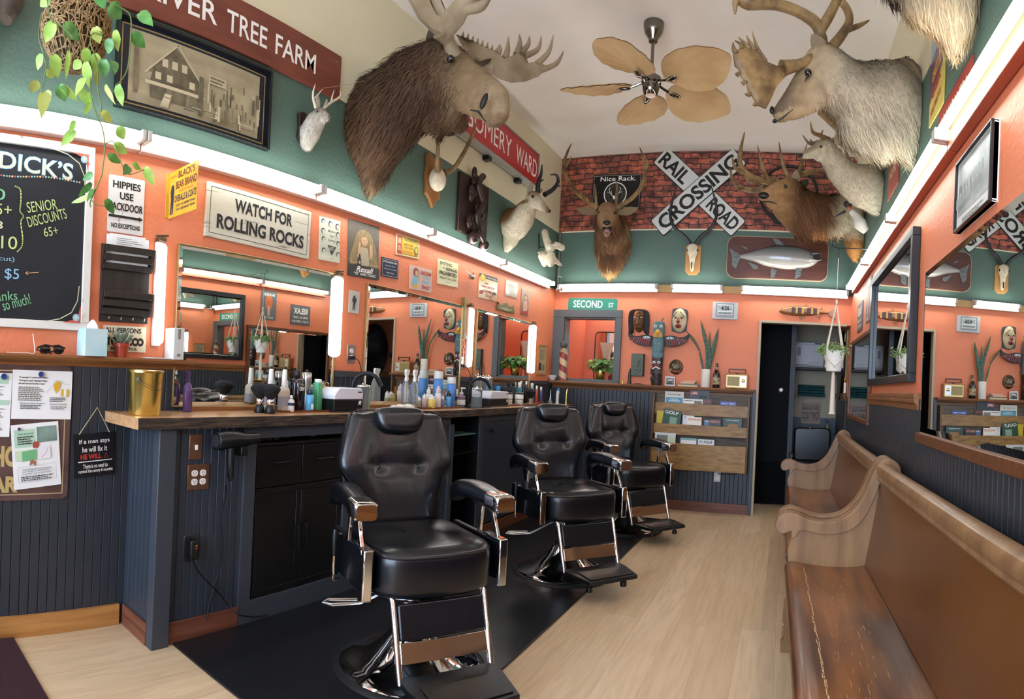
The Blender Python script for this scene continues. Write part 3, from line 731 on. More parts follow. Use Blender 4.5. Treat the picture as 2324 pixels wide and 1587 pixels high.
    for s in (-1, 1):
        # arm: padded rest with chrome nose
        pa = [(s * .30, .19, .72), (s * .30, .12, .75), (s * .305, 0, .76), (s * .31, -.12, .75), (s * .312, -.2, .74)]
        b = MB(LEA); rg = []
        for i, p in enumerate(spline(pa, 5)):
            k = i / 20; ww = .042 + .010 * sin(pi * min(1, k * 1.2 + .1)); hh = .033 + .012 * (1 - k)
            rg.append([(p[0] + x, p[1], p[2] + z) for x, z in sup(ww, hh, 3.4, 24)])
        b.loft(rg); ar = obj('armrest', b, t, 60)
        b = MB(CHROME); rg = []
        for y, k in ((-.135, 1.02), (-.2, 1.03), (-.228, 1.0), (-.236, .85)): rg.append([(s * .311 + x * k, y, .746 - (-.135 - y) * .06 + z * k) for x, z in sup(.049, .036, 5, 28)])
        b.loft(rg); obj('chrome_nose', b, ar, 40)
        b = MB(CHROME)
        b.box(-.008, .008, -.012, .012, 0, .15, Matrix.Translation((s * .31, -.02, .575)) @ Matrix.Rotation(rd(8), 4, 'X'))
        b.box(-.008, .008, -.012, .012, 0, .155, Matrix.Translation((s * .308, -.2, .565)) @ Matrix.Rotation(rd(-28), 4, 'X'))
        b.box(s * .306 - .009, s * .306 + .009, -.14, .04, .70, .714)
        obj('arm_support', b, t, bevel=.003)
        b = MB(LEA); Q = [(-.235, .42), (.12, .40), (.2, .47), (.2, .58), (-.235, .585)]
        b.prism([(x, z) for x, z in Q], s * .285 - .0 if s > 0 else -.315, s * .315 if s > 0 else -.285, M=Matrix.Rotation(pi / 2, 4, 'Z'))
        b.v = [(-x, y, z) for x, y, z in b.v] if False else b.v
        obj('side_panel', b, t, bevel=.006)
        b = MB(CHROME); b.box(s * .3 - .02, s * .3 + .02, -.252, -.236, .40, .60); b.box(s * .3 - .02, s * .3 + .02, -.252, -.1, .588, .60); obj('side_trim', b, t, bevel=.006)
        # leg rest rails
        b = MB(CHROME); b.tube([(s * .2, -.235, .425), (s * .2, -.268, .40), (s * .195, -.36, .15), (s * .195, -.37, .13)], .0125, 12); obj('leg_rail', b, t)
    b = MB(CHROME); b.tube([(-.318, .06, .58), (-.345, .06, .585), (-.35, .05, .45), (-.345, .06, .38), (-.31, .09, .375)], .006, 8); lv = obj('recline_lever', b, t)
    b = MB(BLK); b.tube([(-.347, .058, .60), (-.35, .052, .56), (-.35, .05, .49)], [.012, .013, .009], 12); obj('grip', b, lv)
    # leg rest: pad + chrome plate, between the rails
    Ml = Matrix.Translation((0, -.268, .40)) @ Matrix.Rotation(rd(-20), 4, 'X')
    b = MB(LEA); b.prism(rr(.37, .135, .012, cz=-.075), -.016, .012, M=Ml); obj('leg_pad', b, t, bevel=.008, seg=3)
    b = MB(P('bronze_tinted_chrome', 'f0dfca', .09, 1)); b.prism(rr(.37, .075, .004, cz=-.185), -.008, .0, M=Ml); obj('leg_plate', b, t, bevel=.002)
    # foot plate
    b = MB(P('foot_plate_rubber', '111214', .4, bump=.1, bscale=80)); b.prism([(-.2, -.36), (.2, -.36), (.2, -.44), (.165, -.62), (-.165, -.62), (-.2, -.44)], .125, .15, M=Matrix(((1, 0, 0, 0), (0, 0, 1, 0), (0, 1, 0, 0), (0, 0, 0, 1))))
    b.box(-.15, .15, -.6, -.45, .15, .156); fp = obj('foot_plate', b, t, bevel=.006)
    for s in (-1, 1): b = MB(BLK); b.cyl((s * .12, -.54, .125), (s * .12, -.54, .09), .006, n=8); b.cyl((s * .12, -.54, .092), (s * .12, -.54, .065), .02, n=16); obj('foot_knob', b, fp)
    return t
c1 = barber_chair('nearest black barber chair with chrome arm tips in the foreground')
c1.location = (-1.49, 2.12, .0); c1.rotation_euler[2] = rd(59)
c2 = dup(c1, (-1.41, 3.73, .0), rd(50), 'middle black barber chair with its round chrome base in full view')
c3 = dup(c1, (-1.36, 5.12, .0), rd(50), 'farthest black barber chair in front of the wooden magazine rack')
# ---------- signs and pictures on the left wall ----------
CREAM = P('cream_enamel', 'ddd6b8', .4, col2='c9c09c', nscale=14, lo=.55, hi=.8)
def paint(n, c, r=.5): return P('print_' + n, c, r)
WH = paint('white', 'ece8df'); BK = paint('black', '16150f'); RD = paint('red', 'b23a2e'); NV = paint('navy', '1c2740'); YL = paint('yellow', 'd9a92f')
GR = paint('grey', '7d7a70'); GN = paint('green', '3f6b4a'); TAN = paint('tan', 'b89a6a'); SK = paint('skin', 'c9a07c'); BL = paint('sky_blue', '7fb4c4'); OR = paint('orange', 'c8673a'); PK = paint('pink', 'd8a596'); LG = paint('pale_green', 'c3d8b0'); DG = paint('dark_grey', '3a3936')
# river tree farm board
brd = P('red_brown_board', '7a3f2d', .5, col2='693323', nscale=3, stretch=(1, 1, 6), bump=.05, bscale=14)
pTR = at(775, 129, x=XL + .02); pBR = at(773, 224, x=XL + .02); zt, zb_ = pTR.z, pBR.z - .02
t = thing('carved_farm_sign', 'long red brown board sign reading tree farm in white letters', 'sign', (XL, 2.61, (zt + zb_) / 2), pi / 2)
Ls = 2.55; H_ = zt - zb_
b = MB(brd); b.box(-Ls, 0, -.022, -.002, -H_ / 2, H_ / 2); obj('board', b, t, bevel=.003)
b = MB(WH)
def plate_text(b, s, x0, x1, z0, z1, y, bold=.0, mat=None):
    vs, fs = text_geo(s, bold)
    if mat: b.mat = mat
    b.add([((x0 + x1) / 2 + x * (x1 - x0), y, (z0 + z1) / 2 + z * (z1 - z0)) for x, z in vs], fs)
def lx(px, py): return at(px, py, x=XL + .024).y - 2.61
plate_text(b, 'RIVER', lx(330, -40), lx(492, 80), -.055, .055, -.0235, .01)
plate_text(b, 'TREE', lx(514, 80), lx(605, 130), -.055, .055, -.0235, .01)
plate_text(b, 'FARM', lx(624, 140), lx(715, 190), -.055, .055, -.0235, .01)
plate_text(b, 'GREEN', lx(330, -40) - .75, lx(330, -40) - .12, -.055, .055, -.0235, .01)
obj('lettering', b, t, 0)
for z in (-.09, .09): b = MB(STEEL); b.cyl((-.04, -.022, z), (-.04, -.025, z), .005, n=8); obj('screw', b, t)
# framed sepia photograph of a gabled house
s = Sign('framed_photograph', 'large sepia photograph of an old gabled house in a black and gold frame', 'picture', 'L', [(268, 30), (613, 166), (604, 347), (256, 236)], off=.003, th=.006, tilt=0)
SEP = P('sepia_print', '8f8366', .45, col2='a89b7c', nscale=5, stretch=(1, 1, 2.5), detail=6); SD = P('sepia_dark', '4e4634', .5, col2='6b6149', nscale=16); SM = P('sepia_mid', '75694f', .5, col2='5f553e', nscale=20); SL = P('sepia_light', 'b3a688', .5)
s.board(P('dark_blue_mat', '151a28', .3)); s.frame(BLK, .012, .035, proud=.03)
s.border(.035, .006, P('gold_line', 'a8935c', .4, .4)); s.rect(.075, .11, .925, .89, SEP)
s.poly([(.19, .52), (.35, .16), (.52, .52)], SM); s.poly([(.22, .46), (.36, .18), (.5, .46), (.5, .62), (.2, .62)], SD)
for u in (.27, .33, .39): s.rect(u, .33, u + .035, .42, SL)
for u in (.23, .30, .44): s.rect(u, .5, u + .035, .58, SL)
s.line([(.17, .54), (.36, .14), (.54, .54)], .008, SL)
s.rect(.17, .62, .54, .66, SL); s.rect(.2, .66, .52, .80, SD); s.rect(.3, .66, .33, .8, SM); s.rect(.42, .66, .445, .8, SM)
s.poly([(.29, .72), (.33, .72), (.31, .88), (.26, .88)], SL); s.rect(.1, .2, .125, .8, SM); s.rect(.5, .4, .53, .85, SD)
s.rect(.56, .34, .68, .44, SL); s.scrib(.57, .35, .67, .43, 2, SD)
r = random.Random(5)
for i in range(46): u = r.uniform(.55, .91); v = r.uniform(.35, .8); s.rect(u, v, u + r.uniform(.006, .02), min(.88, v + r.uniform(.05, .25)), r.choice([SM, SD, SM, SL]))
for i in range(14): u = r.uniform(.08, .8); v = r.uniform(.8, .87); s.rect(u, v, u + r.uniform(.03, .1), v + .008, r.choice([SL, SD]))
s.done('print')
# chalkboard
s = Sign('chalkboard_menu', 'black chalkboard price list in a distressed white frame on the orange wall', 'chalkboard', 'L', [(-330, 330), (211, 342), (188, 752), (-330, 752)], tilt=0, off=.002, th=.012)
s.o.location.z = (at(212, 340, x=XL).z + at(190, 752, x=XL).z) / 2; s.h = at(212, 340, x=XL).z - at(190, 752, x=XL).z; s.w = 1.0; s.o.location.y = at(206, 500, x=XL).y - .5
CB = P('chalkboard_black', '14171d', .6, col2='191d24', nscale=3)
DW = P('distressed_white', 'd9d5cb', .6, col2='7d6f60', nscale=16, stretch=(1, 1, 1), lo=.62, hi=.7)
s.board(CB); s.frame(DW, .038, .03, proud=.012)
CHK = P('chalk_lime', 'b9c97e', .8); CHW = P('chalk_cream', 'cfc9a8', .8); CHB = P('chalk_blue', '8ab4d0', .8); CHG = P('chalk_green', '7fb88a', .8); CHR = P('chalk_red', 'c0563f', .8); CHO = P('chalk_peach', 'c99a6a', .8)
def cv(px, py):
    q = at(px, py, x=XL + .014); return ((q.y - s.o.location.y) / s.w + .5, .5 - (q.z - s.o.location.z) / s.h)
def ctext(tx, x0, y0, x1, y1, m, rot=0, bold=0, shear=0):
    a = cv(x0, y0); c = cv(x1, y1); s.text(tx, (a[0] + c[0]) / 2, (a[1] + c[1]) / 2, c[0] - a[0], c[1] - a[1], m, bold, rot, shear)
ctext('DICK\u2019S', -2, 345, 166, 408, CHB, -.04, .03); ctext('DICK\u2019S', 0, 347, 164, 406, CHW, -.04, .005); ctext('DR.', -160, 345, -45, 405, CHW, 0, .02)
for px, py, tx, sz, m in ((-14, 440, '30', 34, CHG), (0, 475, '25+', 34, CHK), (-12, 510, '18', 24, CHW), (5, 552, '$10', 44, CHK)):
    ctext(tx, px - sz * .8, py - sz * .45, px + sz * .75, py + sz * .45, m)
ctext('(with cut)', -60, 577, 32, 597, CHB); ctext('SAVE $5', -80, 603, 42, 638, CHB); ctext('Thanks', -40, 660, 38, 686, CHG, .12); ctext('so much!', 4, 672, 68, 700, CHG, .3)
ctext('SENIOR', 60, 452, 128, 484, CHK, .22); ctext('DISCOUNTS', 60, 478, 150, 512, CHK, .32); ctext('65+', 98, 514, 130, 538, CHK, .25)
s.line([cv(x, y) for x, y in spline([(33, 424), (45, 432), (46, 460), (44, 480), (52, 492), (46, 505), (50, 540), (48, 560), (38, 572)], 4)], .006, CHK)
s.line([cv(86, 619), cv(56, 621)], .003, CHO); s.line([cv(62, 617), cv(56, 621), cv(62, 624)], .003, CHO)
bead = [CHR, CHB, CHG, CHO, CHW]
for i in range(34):
    u = i / 33; px = -30 + 205 * u; py = 394 + 22 * u + 3 * sin(u * 7); q = cv(px, py); s.ell(q[0], q[1], .0045, .0045 * s.w / s.h, bead[i % 5], 8)
for sx, sy, x_, y_ in ((1, 1, 196, 356), (1, -1, 176, 735)):
    q = cv(x_, y_)
    s.poly([q, (q[0] - .09, q[1]), (q[0] - .06, q[1] + sy * .008), (q[0] - .02, q[1] + sy * .025), (q[0] - .008, q[1] + sy * .06), (q[0], q[1] + sy * .10)], CHR)
    s.line([(q[0] - .17, q[1] + sy * .0), (q[0] - .10, q[1] + sy * .018), (q[0] - .045, q[1] + sy * .055), (q[0] - .018, q[1] + sy * .12), (q[0] - .012, q[1] + sy * .2)], .004, CHW)
    s.ell(q[0] - .022, q[1] + sy * .03, .017, .017 * s.w / s.h, CHB); s.ell(q[0] - .022, q[1] + sy * .03, .009, .009 * s.w / s.h, CHW)
s.done('chalk_writing')
RUSTW = P('rusty_white_tin', 'd6d2cb', .4, col2='6b4a3c', nscale=11, lo=.66, hi=.72)
s = Sign('tin_sign', 'rusty white tin sign reading hippies use backdoor with an arrow', 'sign', 'L', [(247, 395), (328, 410), (325, 537), (244, 524)])
s.board(RUSTW, .008)
s.text('HIPPIES', .5, .155, .78, .13, BK, .03); s.text('USE', .5, .345, .38, .13, BK, .03); s.text('BACKDOOR', .5, .54, .94, .14, BK, .03)
s.line([(.04, .715), (.9, .715)], .012, BK); s.poly([(.86, .67), (.98, .715), (.86, .76)], BK); s.text('NO EXCEPTIONS', .5, .88, .8, .085, BK, .03); s.done()
# flange sign standing out from the wall
pf = at(384, 446, x=XL); t = thing('flange_sign', 'yellow overalls advertising sign sticking out from the orange wall', 'sign', (XL, pf.y, pf.z), 0)
z_ = lambda px, py: at(px, py, x=XL).z - t.location.z
FH = .113; b = MB(P('yellow_tin', 'd6a732', .4, col2='c08e28', nscale=6)); WF = .26
b.box(.004, WF, -.0015, .0015, -FH, FH); b.box(.0, .004, -.02, .02, -FH * .95, FH * .95); obj('board', b, t, bevel=.0006)
b = MB(NV); MR = paint('maroon', '5c2a22')
def ft(s_, u0, u1, v0, v1, m): plate_text(b, s_, WF * u0, WF * u1, FH * (1 - 2 * v1), FH * (1 - 2 * v0), -.0022, .03, m)
ft('BLACK\u2019S', .33, .9, .05, .2, MR); ft('WE SELL', .05, .3, .1, .15, OR); ft('BEAR BRAND', .25, .98, .26, .42, MR); ft('UNION MADE', .38, .85, .46, .51, OR); ft('OVERALLS & COATS', .22, .97, .55, .70, NV); ft('COST NO MORE THAN', .28, .94, .75, .80, NV); ft('THE ORDINARY KIND', .28, .94, .84, .89, NV)
b.mat = NV; b.add([(WF * u, -.0022, FH * (1 - 2 * v)) for u, v in ((.1, .3), (.17, .3), (.2, .42), (.19, .62), (.17, .93), (.13, .93), (.13, .65), (.11, .93), (.06, .93), (.09, .6), (.06, .45))][::-1], [tuple(range(11))])
b.mat = SK; b.add([(WF * (.135 + .025 * cos(a * .7)), -.0023, FH * (1 - 2 * (.265 + .022 * sin(a * .7)))) for a in range(9)], [tuple(range(9))]); obj('lettering', b, t, 0)
WDW = P('weathered_white_wood', 'c9c3b0', .6, col2='6f6757', nscale=5, stretch=(.8, 1, 9), detail=9, lo=.60, hi=.72, bump=.1, bscale=8)
s = Sign('wooden_sign', 'weathered white wooden sign reading watch for rolling rocks', 'sign', 'L', [(474, 409), (706, 483), (702, 588), (464, 536)], th=.02)
s.board(WDW, bevel=.003)
INKW = P('worn_black_paint', '1d1d1f', .55, col2='5a564c', nscale=14, stretch=(1, 1, 4), lo=.62, hi=.72)
s.border(.03, .003, BK); s.text('WATCH FOR', .52, .31, .56, .25, INKW, .035); s.text('ROLLING ROCKS', .51, .68, .84, .27, INKW, .035); s.done()
s = Sign('barber_chart', 'pale chart of small hair style portraits reading modern hair styling', 'sign', 'L', [(726, 491), (773, 502), (770, 598), (723, 588)])
CH = P('pale_chart', 'd3d3bd', .45); s.board(CH, .004)
for u, v in ((.17, .1), (.5, .12), (.84, .14), (.15, .32), (.85, .34), (.15, .52), (.85, .56), (.15, .78), (.84, .82)):
    s.ell(u, v, .09, .065, DG, 12); s.ell(u + .01, v + .015, .065, .05, CH, 12); s.line([(u - .03, v + .01), (u + .03, v + .01)], .001, DG)
s.text('Modern', .5, .31, .36, .06, BK, .01, 0, .3); s.text('Hair', .5, .42, .2, .06, BK, .01, 0, .3); s.text('Styling', .5, .53, .36, .07, BK, .01, 0, .3)
s.poly([(.3, .64), (.72, .66), (.5, .88)], DG); s.scrib(.38, .67, .62, .76, 3, CH); s.text('MALE', .5, .94, .12, .025, BK); s.done('print')
s = Sign('hair_tonic_poster', 'brown tin poster of a long haired woman above the words hair tonic', 'poster', 'L', [(791, 498), (861, 514), (858, 638), (789, 623)])
s.board(P('sepia_poster', '6b6255', .45, col2='575046', nscale=3)); HA = P('poster_hair', 'a08a63', .5, col2='7d6946', nscale=22, stretch=(4, 1, 1)); 
s.poly([(.28, .2), (.38, .14), (.52, .13), (.68, .16), (.8, .28), (.92, .5), (.98, .8), (.86, .84), (.7, .76), (.5, .78), (.3, .76), (.08, .8), (.04, .7), (.12, .5), (.22, .3)], HA)
s.poly([(.33, .62), (.4, .45), (.62, .45), (.7, .62), (.66, .78), (.36, .78)], SL); s.ell(.51, .33, .105, .085, SK); s.poly([(.4, .24), (.51, .2), (.62, .24), (.6, .27), (.5, .25), (.42, .28)], HA)
s.line([(.46, .32), (.49, .32)], .002, BK); s.line([(.54, .32), (.57, .32)], .002, BK); s.line([(.485, .375), (.54, .375)], .002, RD)
s.poly([(.3, .48), (.34, .36), (.38, .38), (.37, .55), (.33, .66), (.27, .64)], SK); s.poly([(.68, .36), (.73, .38), (.78, .52), (.74, .66), (.68, .62), (.66, .5)], SK)
s.rect(.04, .745, .96, .76, SL); s.poly([(.31, .66), (.33, .58), (.36, .58), (.38, .66), (.4, .7), (.4, .78), (.29, .78), (.29, .7)], NV); s.ell(.345, .735, .035, .03, SL)
s.rect(0, .79, 1, 1, P('poster_dark', '35332f', .4)); s.text('Rexall', .52, .855, .56, .095, WH, .02, 0, .3); s.line([(.25, .905), (.78, .905)], .002, WH); s.text('\u201c93\u201d HAIR TONIC', .52, .945, .72, .05, WH, .01); s.done('print')
s = Sign('engraving_card', 'small pale card with an engraved standing warrior right of the upright tube', 'card', 'L', [(793, 658), (817, 663), (814, 713), (791, 709)])
s.board(P('grey_card', 'bdbcb4', .6), .003); s.poly([(.45, .2), (.55, .2), (.6, .3), (.72, .35), (.66, .5), (.6, .6), (.62, .85), (.52, .88), (.5, .65), (.46, .86), (.36, .86), (.4, .55), (.3, .45), (.36, .3)], DG); s.line([(.75, .15), (.66, .7)], .002, DG); s.line([(.25, .5), (.4, .4)], .002, DG); s.done('print')
s = Sign('navy_sign', 'small navy blue sign with four lines of white writing', 'sign', 'L', [(867, 583), (905, 592), (903, 634), (864, 626)])
s.board(NV, .003); s.border(.05, .0015, WH); s.text('IF YOU SHOOK AND', .5, .2, .78, .09, WH, .02)
s.text('will please ask us', .5, .4, .6, .07, WH); s.text('every time and ask to the', .5, .57, .72, .07, WH); s.text('times at time', .5, .76, .42, .07, WH); s.done()
s = Sign('tonic_label_sign', 'small yellow and red hair tonic label sign under the strip light', 'sign', 'L', [(900, 531), (953, 544), (950, 589), (898, 576)])
s.board(P('cream_label', 'd8c79a', .4), .003); s.rect(.04, .06, .96, .94, P('label_gold', 'b79a3e', .4)); s.rect(.04, .06, .22, .94, RD); s.poly([(.28, .12), (.75, .2), (.93, .35), (.93, .88), (.25, .88)], YL)
s.text('HAIR', .13, .3, .13, .3, CREAM); s.text('OIL', .13, .66, .13, .22, CREAM); s.text('WILDROOT', .58, .2, .5, .12, GN, .01); s.text('HAIR TONIC', .52, .42, .42, .11, DG, .01); s.text('HEAD RUB', .5, .57, .36, .11, DG, .01); s.text('Quinine', .45, .77, .4, .13, RD, .01, 0, .3)
s.ell(.84, .62, .09, .2, GN); s.ell(.84, .62, .06, .14, YL); s.done('print')
s = Sign('sarcasm_sign', 'pink retro sign of a woman reading sarcasm served daily', 'sign', 'L', [(931, 601), (980, 613), (979, 665), (929, 655)])
s.board(P('pink_tin', 'd3b3a6', .4), .005); HB = paint('brown_hair', '8b4a34')
s.ell(.27, .27, .13, .2, HB); s.ell(.3, .3, .075, .12, SK); s.poly([(.1, .62), (.16, .45), (.26, .42), (.36, .5), (.34, .7), (.26, .85), (.08, .82)], BL); s.poly([(.34, .5), (.4, .36), (.44, .38), (.4, .6), (.36, .66)], SK); s.poly([(.1, .82), (.3, .76), (.34, .9), (.2, .94)], YL)
s.text('SARCASM', .7, .22, .5, .17, RD, .04); s.text('AIR BEING', .72, .42, .36, .1, BL, .02); s.text('SERVED', .72, .61, .42, .14, BL, .03); s.text('DAILY', .72, .83, .4, .16, RD, .04); s.done('print')
s = Sign('spitting_sign', 'pale yellow sign reading spitting on sidewalks prohibited', 'sign', 'L', [(995, 587), (1041, 599), (1038, 653), (992, 643)])
s.board(P('pale_yellow_enamel', 'cfcaa0', .2)); s.text('SPITTING', .38, .15, .58, .13, BK, .02); s.text('ON', .3, .32, .1, .06, BK); s.text('SIDEWALKS', .66, .34, .56, .12, BK, .02); s.text('PROHIBITED', .5, .53, .84, .15, BK, .03); s.text('PENALTY $5 to $100', .5, .73, .8, .09, BK, .01); s.line([(.35, .88), (.65, .88)], .002, BK); s.done()
s = Sign('hair_oil_poster', 'small hair oil advertisement with red writing and a cartoon customer', 'poster', 'L', [(1088, 619), (1129, 632), (1127, 685), (1086, 675)])
s.board(P('poster_cream', 'cdb98c', .2)); s.rect(.0, .0, 1, .17, DG); s.text('Famous Haircut Styles', .55, .1, .8, .08, CREAM, .01); s.ell(.18, .16, .13, .14, YL); s.text('Get', .4, .34, .2, .1, RD, .01, 0, .3); s.text('WILDROOT', .5, .5, .72, .1, RD, .02); s.text('CREAM-OIL', .58, .68, .72, .13, RD, .03); s.text('Charlie', .52, .84, .42, .13, RD, .02, 0, .3)
s.ell(.84, .76, .1, .1, SK); s.ell(.84, .7, .1, .05, BK); s.ell(.8, .92, .16, .08, SK); s.poly([(.04, .7), (.2, .66), (.2, .82), (.04, .86)], RD); s.done('print')
s = Sign('licence_certificate', 'pale blank looking certificate right of the hair oil poster', 'certificate', 'L', [(1149, 635), (1176, 643), (1173, 677), (1147, 670)])
s.board(P('glass_covered_paper', 'b9b7a4', .15, coat=.6)); s.border(.06, .001, TAN); s.ell(.5, .5, .3, .3, P('pale_seal', 'aeb09a', .4)); s.scrib(.2, .2, .8, .4, 3, TAN); s.done('print')
s = Sign('carved_plaque', 'small green and gold carved plaque above the third mirror', 'plaque', 'L', [(1130, 684), (1169, 694), (1167, 713), (1128, 702)], th=.012)
ol = [(-.5, -.5), (.5, -.5), (.5, .05), (.42, .2), (.5, .42), (.4, .5), (.3, .15), (.12, .45), (0, .62), (-.12, .45), (-.3, .15), (-.4, .5), (-.5, .42), (-.42, .2), (-.5, .05)]
s.board(P('antique_bronze', '6b5f34', .4, .5, bump=.4, bscale=50), poly=[(x * s.w, z * s.h) for x, z in ol], bevel=.003); s.rect(.1, .55, .9, .9, P('plaque_green', '6d7a4a', .4)); s.text('ALWAYS', .5, .64, .6, .15, CREAM, .02); s.text('OPEN', .5, .82, .3, .13, CREAM, .02); s.done()
s = Sign('pinup_poster', 'narrow tan poster of a seated smiling figure nearest the corner', 'poster', 'L', [(1184, 655), (1201, 660), (1199, 720), (1182, 713)])
s.board(P('aged_poster', 'a58e76', .5, col2='8c7058', nscale=4)); s.ell(.55, .3, .25, .13, HB); s.ell(.55, .32, .17, .09, SK); s.poly([(.3, .45), (.7, .42), (.85, .7), (.6, .9), (.25, .85)], PK); s.ell(.45, .66, .22, .1, SK); s.poly([(.1, .85), (.9, .8), (.9, .95), (.1, .97)], RD); s.done('print')
s = Sign('framed_certificate', 'tan wood framed certificate with photographs beside the last upright tube', 'picture', 'L', [(1223, 782), (1243, 784), (1236, 852), (1216, 850)])
s.board(P('yellowed_paper', 'b3a583', .5)); s.frame(PINE, .02, .02, proud=.012); s.scrib(.2, .15, .8, .5, 6, GR); s.rect(.2, .6, .45, .85, DG); s.rect(.55, .65, .8, .85, GR); s.done('print')
# tobacco sign on the ledge
s = Sign('tobacco_sign', 'cream enamel sign about tobacco standing on the ledge behind the succulent', 'sign', 'L', [(235, 737), (333, 744), (330, 800), (233, 798)], off=.004)
s.board(CREAM, .003); s.text('ALL PERSONS', .46, .17, .84, .2, BK, .03); s.text('ARE REFRAINING USING', .5, .37, .4, .05, BK); s.text('TOBACCO', .5, .6, .88, .33, BK, .07); s.text('IN THE OFFICE.', .48, .88, .62, .11, BK, .03); s.done()
# mail rack
DKW = wood('dark_stained_wood', '2f2620', '1f1915', 2, .55)
c, W_, H_, tl = rect('L', [(232, 551), (343, 572), (330, 736), (217, 728)], .0)
t = thing('wooden_mail_rack', 'dark slatted wooden mail rack with two pockets and hooks', 'mail rack', (XL + .002, c.y, c.z), pi / 2); RK = H_ / 2 / .285; t.scale = (1, 1, RK)
W2, H2 = .128, .285
b = MB(DKW); b.box(-W2, W2, -.014, 0, -H2, H2); obj('backboard', b, t, bevel=.002)
for zb in (.10, -.235):
    b = MB(DKW)
    for k in range(3):
        z = zb + .0 + k * .062; d = .022 + .012 * k
        b.box(-W2, W2, -d - .012, -d, z, z + .048)
    obj('pocket_front', b, t, bevel=.002)
    for sx in (-1, 1):
        b = MB(DKW); b.prism([(-.014, zb), (-.03, zb), (-.056, zb + .17), (-.014, zb + .185)], sx * W2 - .006, sx * W2 + .006, M=Matrix(((0, 1, 0, 0), (1, 0, 0, 0), (0, 0, 1, 0), (0, 0, 0, 1)))); obj('pocket_side', b, t)
for i in range(4): b = MB(STEEL); x = -.095 + i * .062; b.tube([(x, -.014, -.235 - .01), (x, -.03, -.25), (x, -.045, -.268), (x, -.05, -.25)], .003, 6); obj('hook', b, t)
t2 = thing('paper_stack', 'white letters standing in the upper pocket of the wooden rack', 'papers', (XL + .018, c.y, c.z + .105 * RK), pi / 2); PH = at(290, 537, x=XL).z - c.z - .105 * RK
for i, (dx, h, w_) in enumerate(((-.03, PH - .004, .16), (.0, PH, .19), (.012, PH - .01, .20))): b = MB(PAPER); b.box(dx - w_ / 2, dx + w_ / 2, -.003 - i * .002, -.0022 - i * .002, 0, h); obj('sheet', b, t2, 0)
b = MB(GR)
for i in range(7): b.box(-.06, .02 + .03 * (i % 3), -.0075, -.0072, PH - .02 - i * .009, PH - .0175 - i * .009)
obj('small_print', b, t2, 0)
# montgomery ward box sign
pa, pb = at(1062, 270, x=XL + .1), at(1222, 377, x=XL + .1); pc = at(1222, 412, x=XL + .1); Wm = pb.y - 3.26
t = thing('store_sign', 'long red metal store sign with white capitals high on the cream wall', 'sign', (XL, pb.y, (pb.z + pc.z) / 2 + .02), pi / 2); hm = .155
b = MB(P('sign_red_enamel', 'b02a2c', .35)); b.box(-Wm, -.012, -.10, -.095, -hm, hm); obj('face', b, t)
b = MB(P('sign_aluminium', '9b978e', .4, .4)); b.box(-Wm, 0, -.095, -.02, -hm - .012, hm + .012); b.box(-Wm, 0, -.112, -.095, -hm - .012, -hm); b.box(-Wm, 0, -.112, -.095, hm, hm + .012); b.box(-.012, 0, -.112, -.095, -hm, hm); obj('case', b, t, bevel=.002)
for x in (-.3, -.9, -1.5): b = MB(BLK); b.box(x - .03, x + .03, -.06, -.002, -hm - .05, -hm - .0125); obj('bracket', b, t)
b = MB(WH); sx = lambda px, py: at(px, py, x=XL + .1).y - pb.y
plate_text(b, 'MONTGOMERY', -2.0, sx(1160, 355), -.085, .085, -.1008, .0); plate_text(b, 'WARD', sx(1171, 360), sx(1218, 390), -.085, .085, -.1008, .0); obj('lettering', b, t, 0)
# carved relief panel
s = Sign('carved_relief_panel', 'dark carved wooden relief panel high on the green wall', 'wood carving', 'L', [(1048, 391), (1112, 427), (1103, 553), (1038, 520)], th=.03, tilt=0)
DC = P('dark_carved_wood', '35211b', .35, col2='24150f', nscale=10); s.board(DC, bevel=.006)
b = MB(DC); r = random.Random(8)
b.tube(spline([(-.06, -.03, -.3), (.02, -.05, -.2), (-.05, -.06, -.08), (.03, -.06, .05), (-.04, -.05, .18), (.05, -.04, .28)], 5), .028, 10)
for i in range(16): b.ball((r.uniform(-.11, .11), -.02, r.uniform(-.3, .3)), (r.uniform(.02, .05), .025, r.uniform(.02, .06)), 10, 6)
b.ball((-.09, -.05, -.27), (.045, .05, .05), 14, 8); b.ball((.1, -.05, -.29), (.04, .05, .045), 14, 8); b.tube([(-.09, -.06, -.25), (0, -.07, -.22), (.1, -.06, -.27)], .025, 10); obj('carved_figures', b, s.o)
# outlets and switches
COP = P('brushed_copper', '8a5f49', .35, .8)
def outlet(w_, px, py, pw, ph, label, cols=1, mat=COP, M_=None, kind='duplex', loc=None):
    p = loc or onwall(w_, px, py); t = thing('electrical_outlet' if kind != 'switch' else 'light_switch', label, 'outlet' if kind != 'switch' else 'switch', p, ROT[w_])
    b = MB(mat); b.box(-pw / 2, pw / 2, -.006, -.0005, -ph / 2, ph / 2); obj('cover_plate', b, t, bevel=.003)
    for c_ in range(cols):
        x = (c_ - (cols - 1) / 2) * .046
        if kind == 'switch': b = MB(WHT); b.box(x - .005, x + .005, -.018, -.005, -.012, .012); obj('toggle', b, t, bevel=.002); continue
        for z in (-.02, .02):
            b = MB(WHT); b.prism(rr(.033, .029, .012, cx=x, cz=z), -.009, -.0061); f = obj('socket_face', b, t)
            b = MB(BK); b.box(x - .008, x - .006, -.0097, -.0091, z - .002, z + .007); b.box(x + .005, x + .007, -.0097, -.0091, z - .002, z + .006); b.cyl((x, -.0091, z - .008), (x, -.0097, z - .008), .0025, n=8); obj('slots', b, f)
    return t
o1 = outlet('L', 796, 804, .075, .12, 'steel outlet plate with black plug right of the largest mirror', mat=STEEL)
o2 = outlet('L', 1046, 822, .075, .12, 'steel outlet plate with black plug below the cross ornament', mat=STEEL)
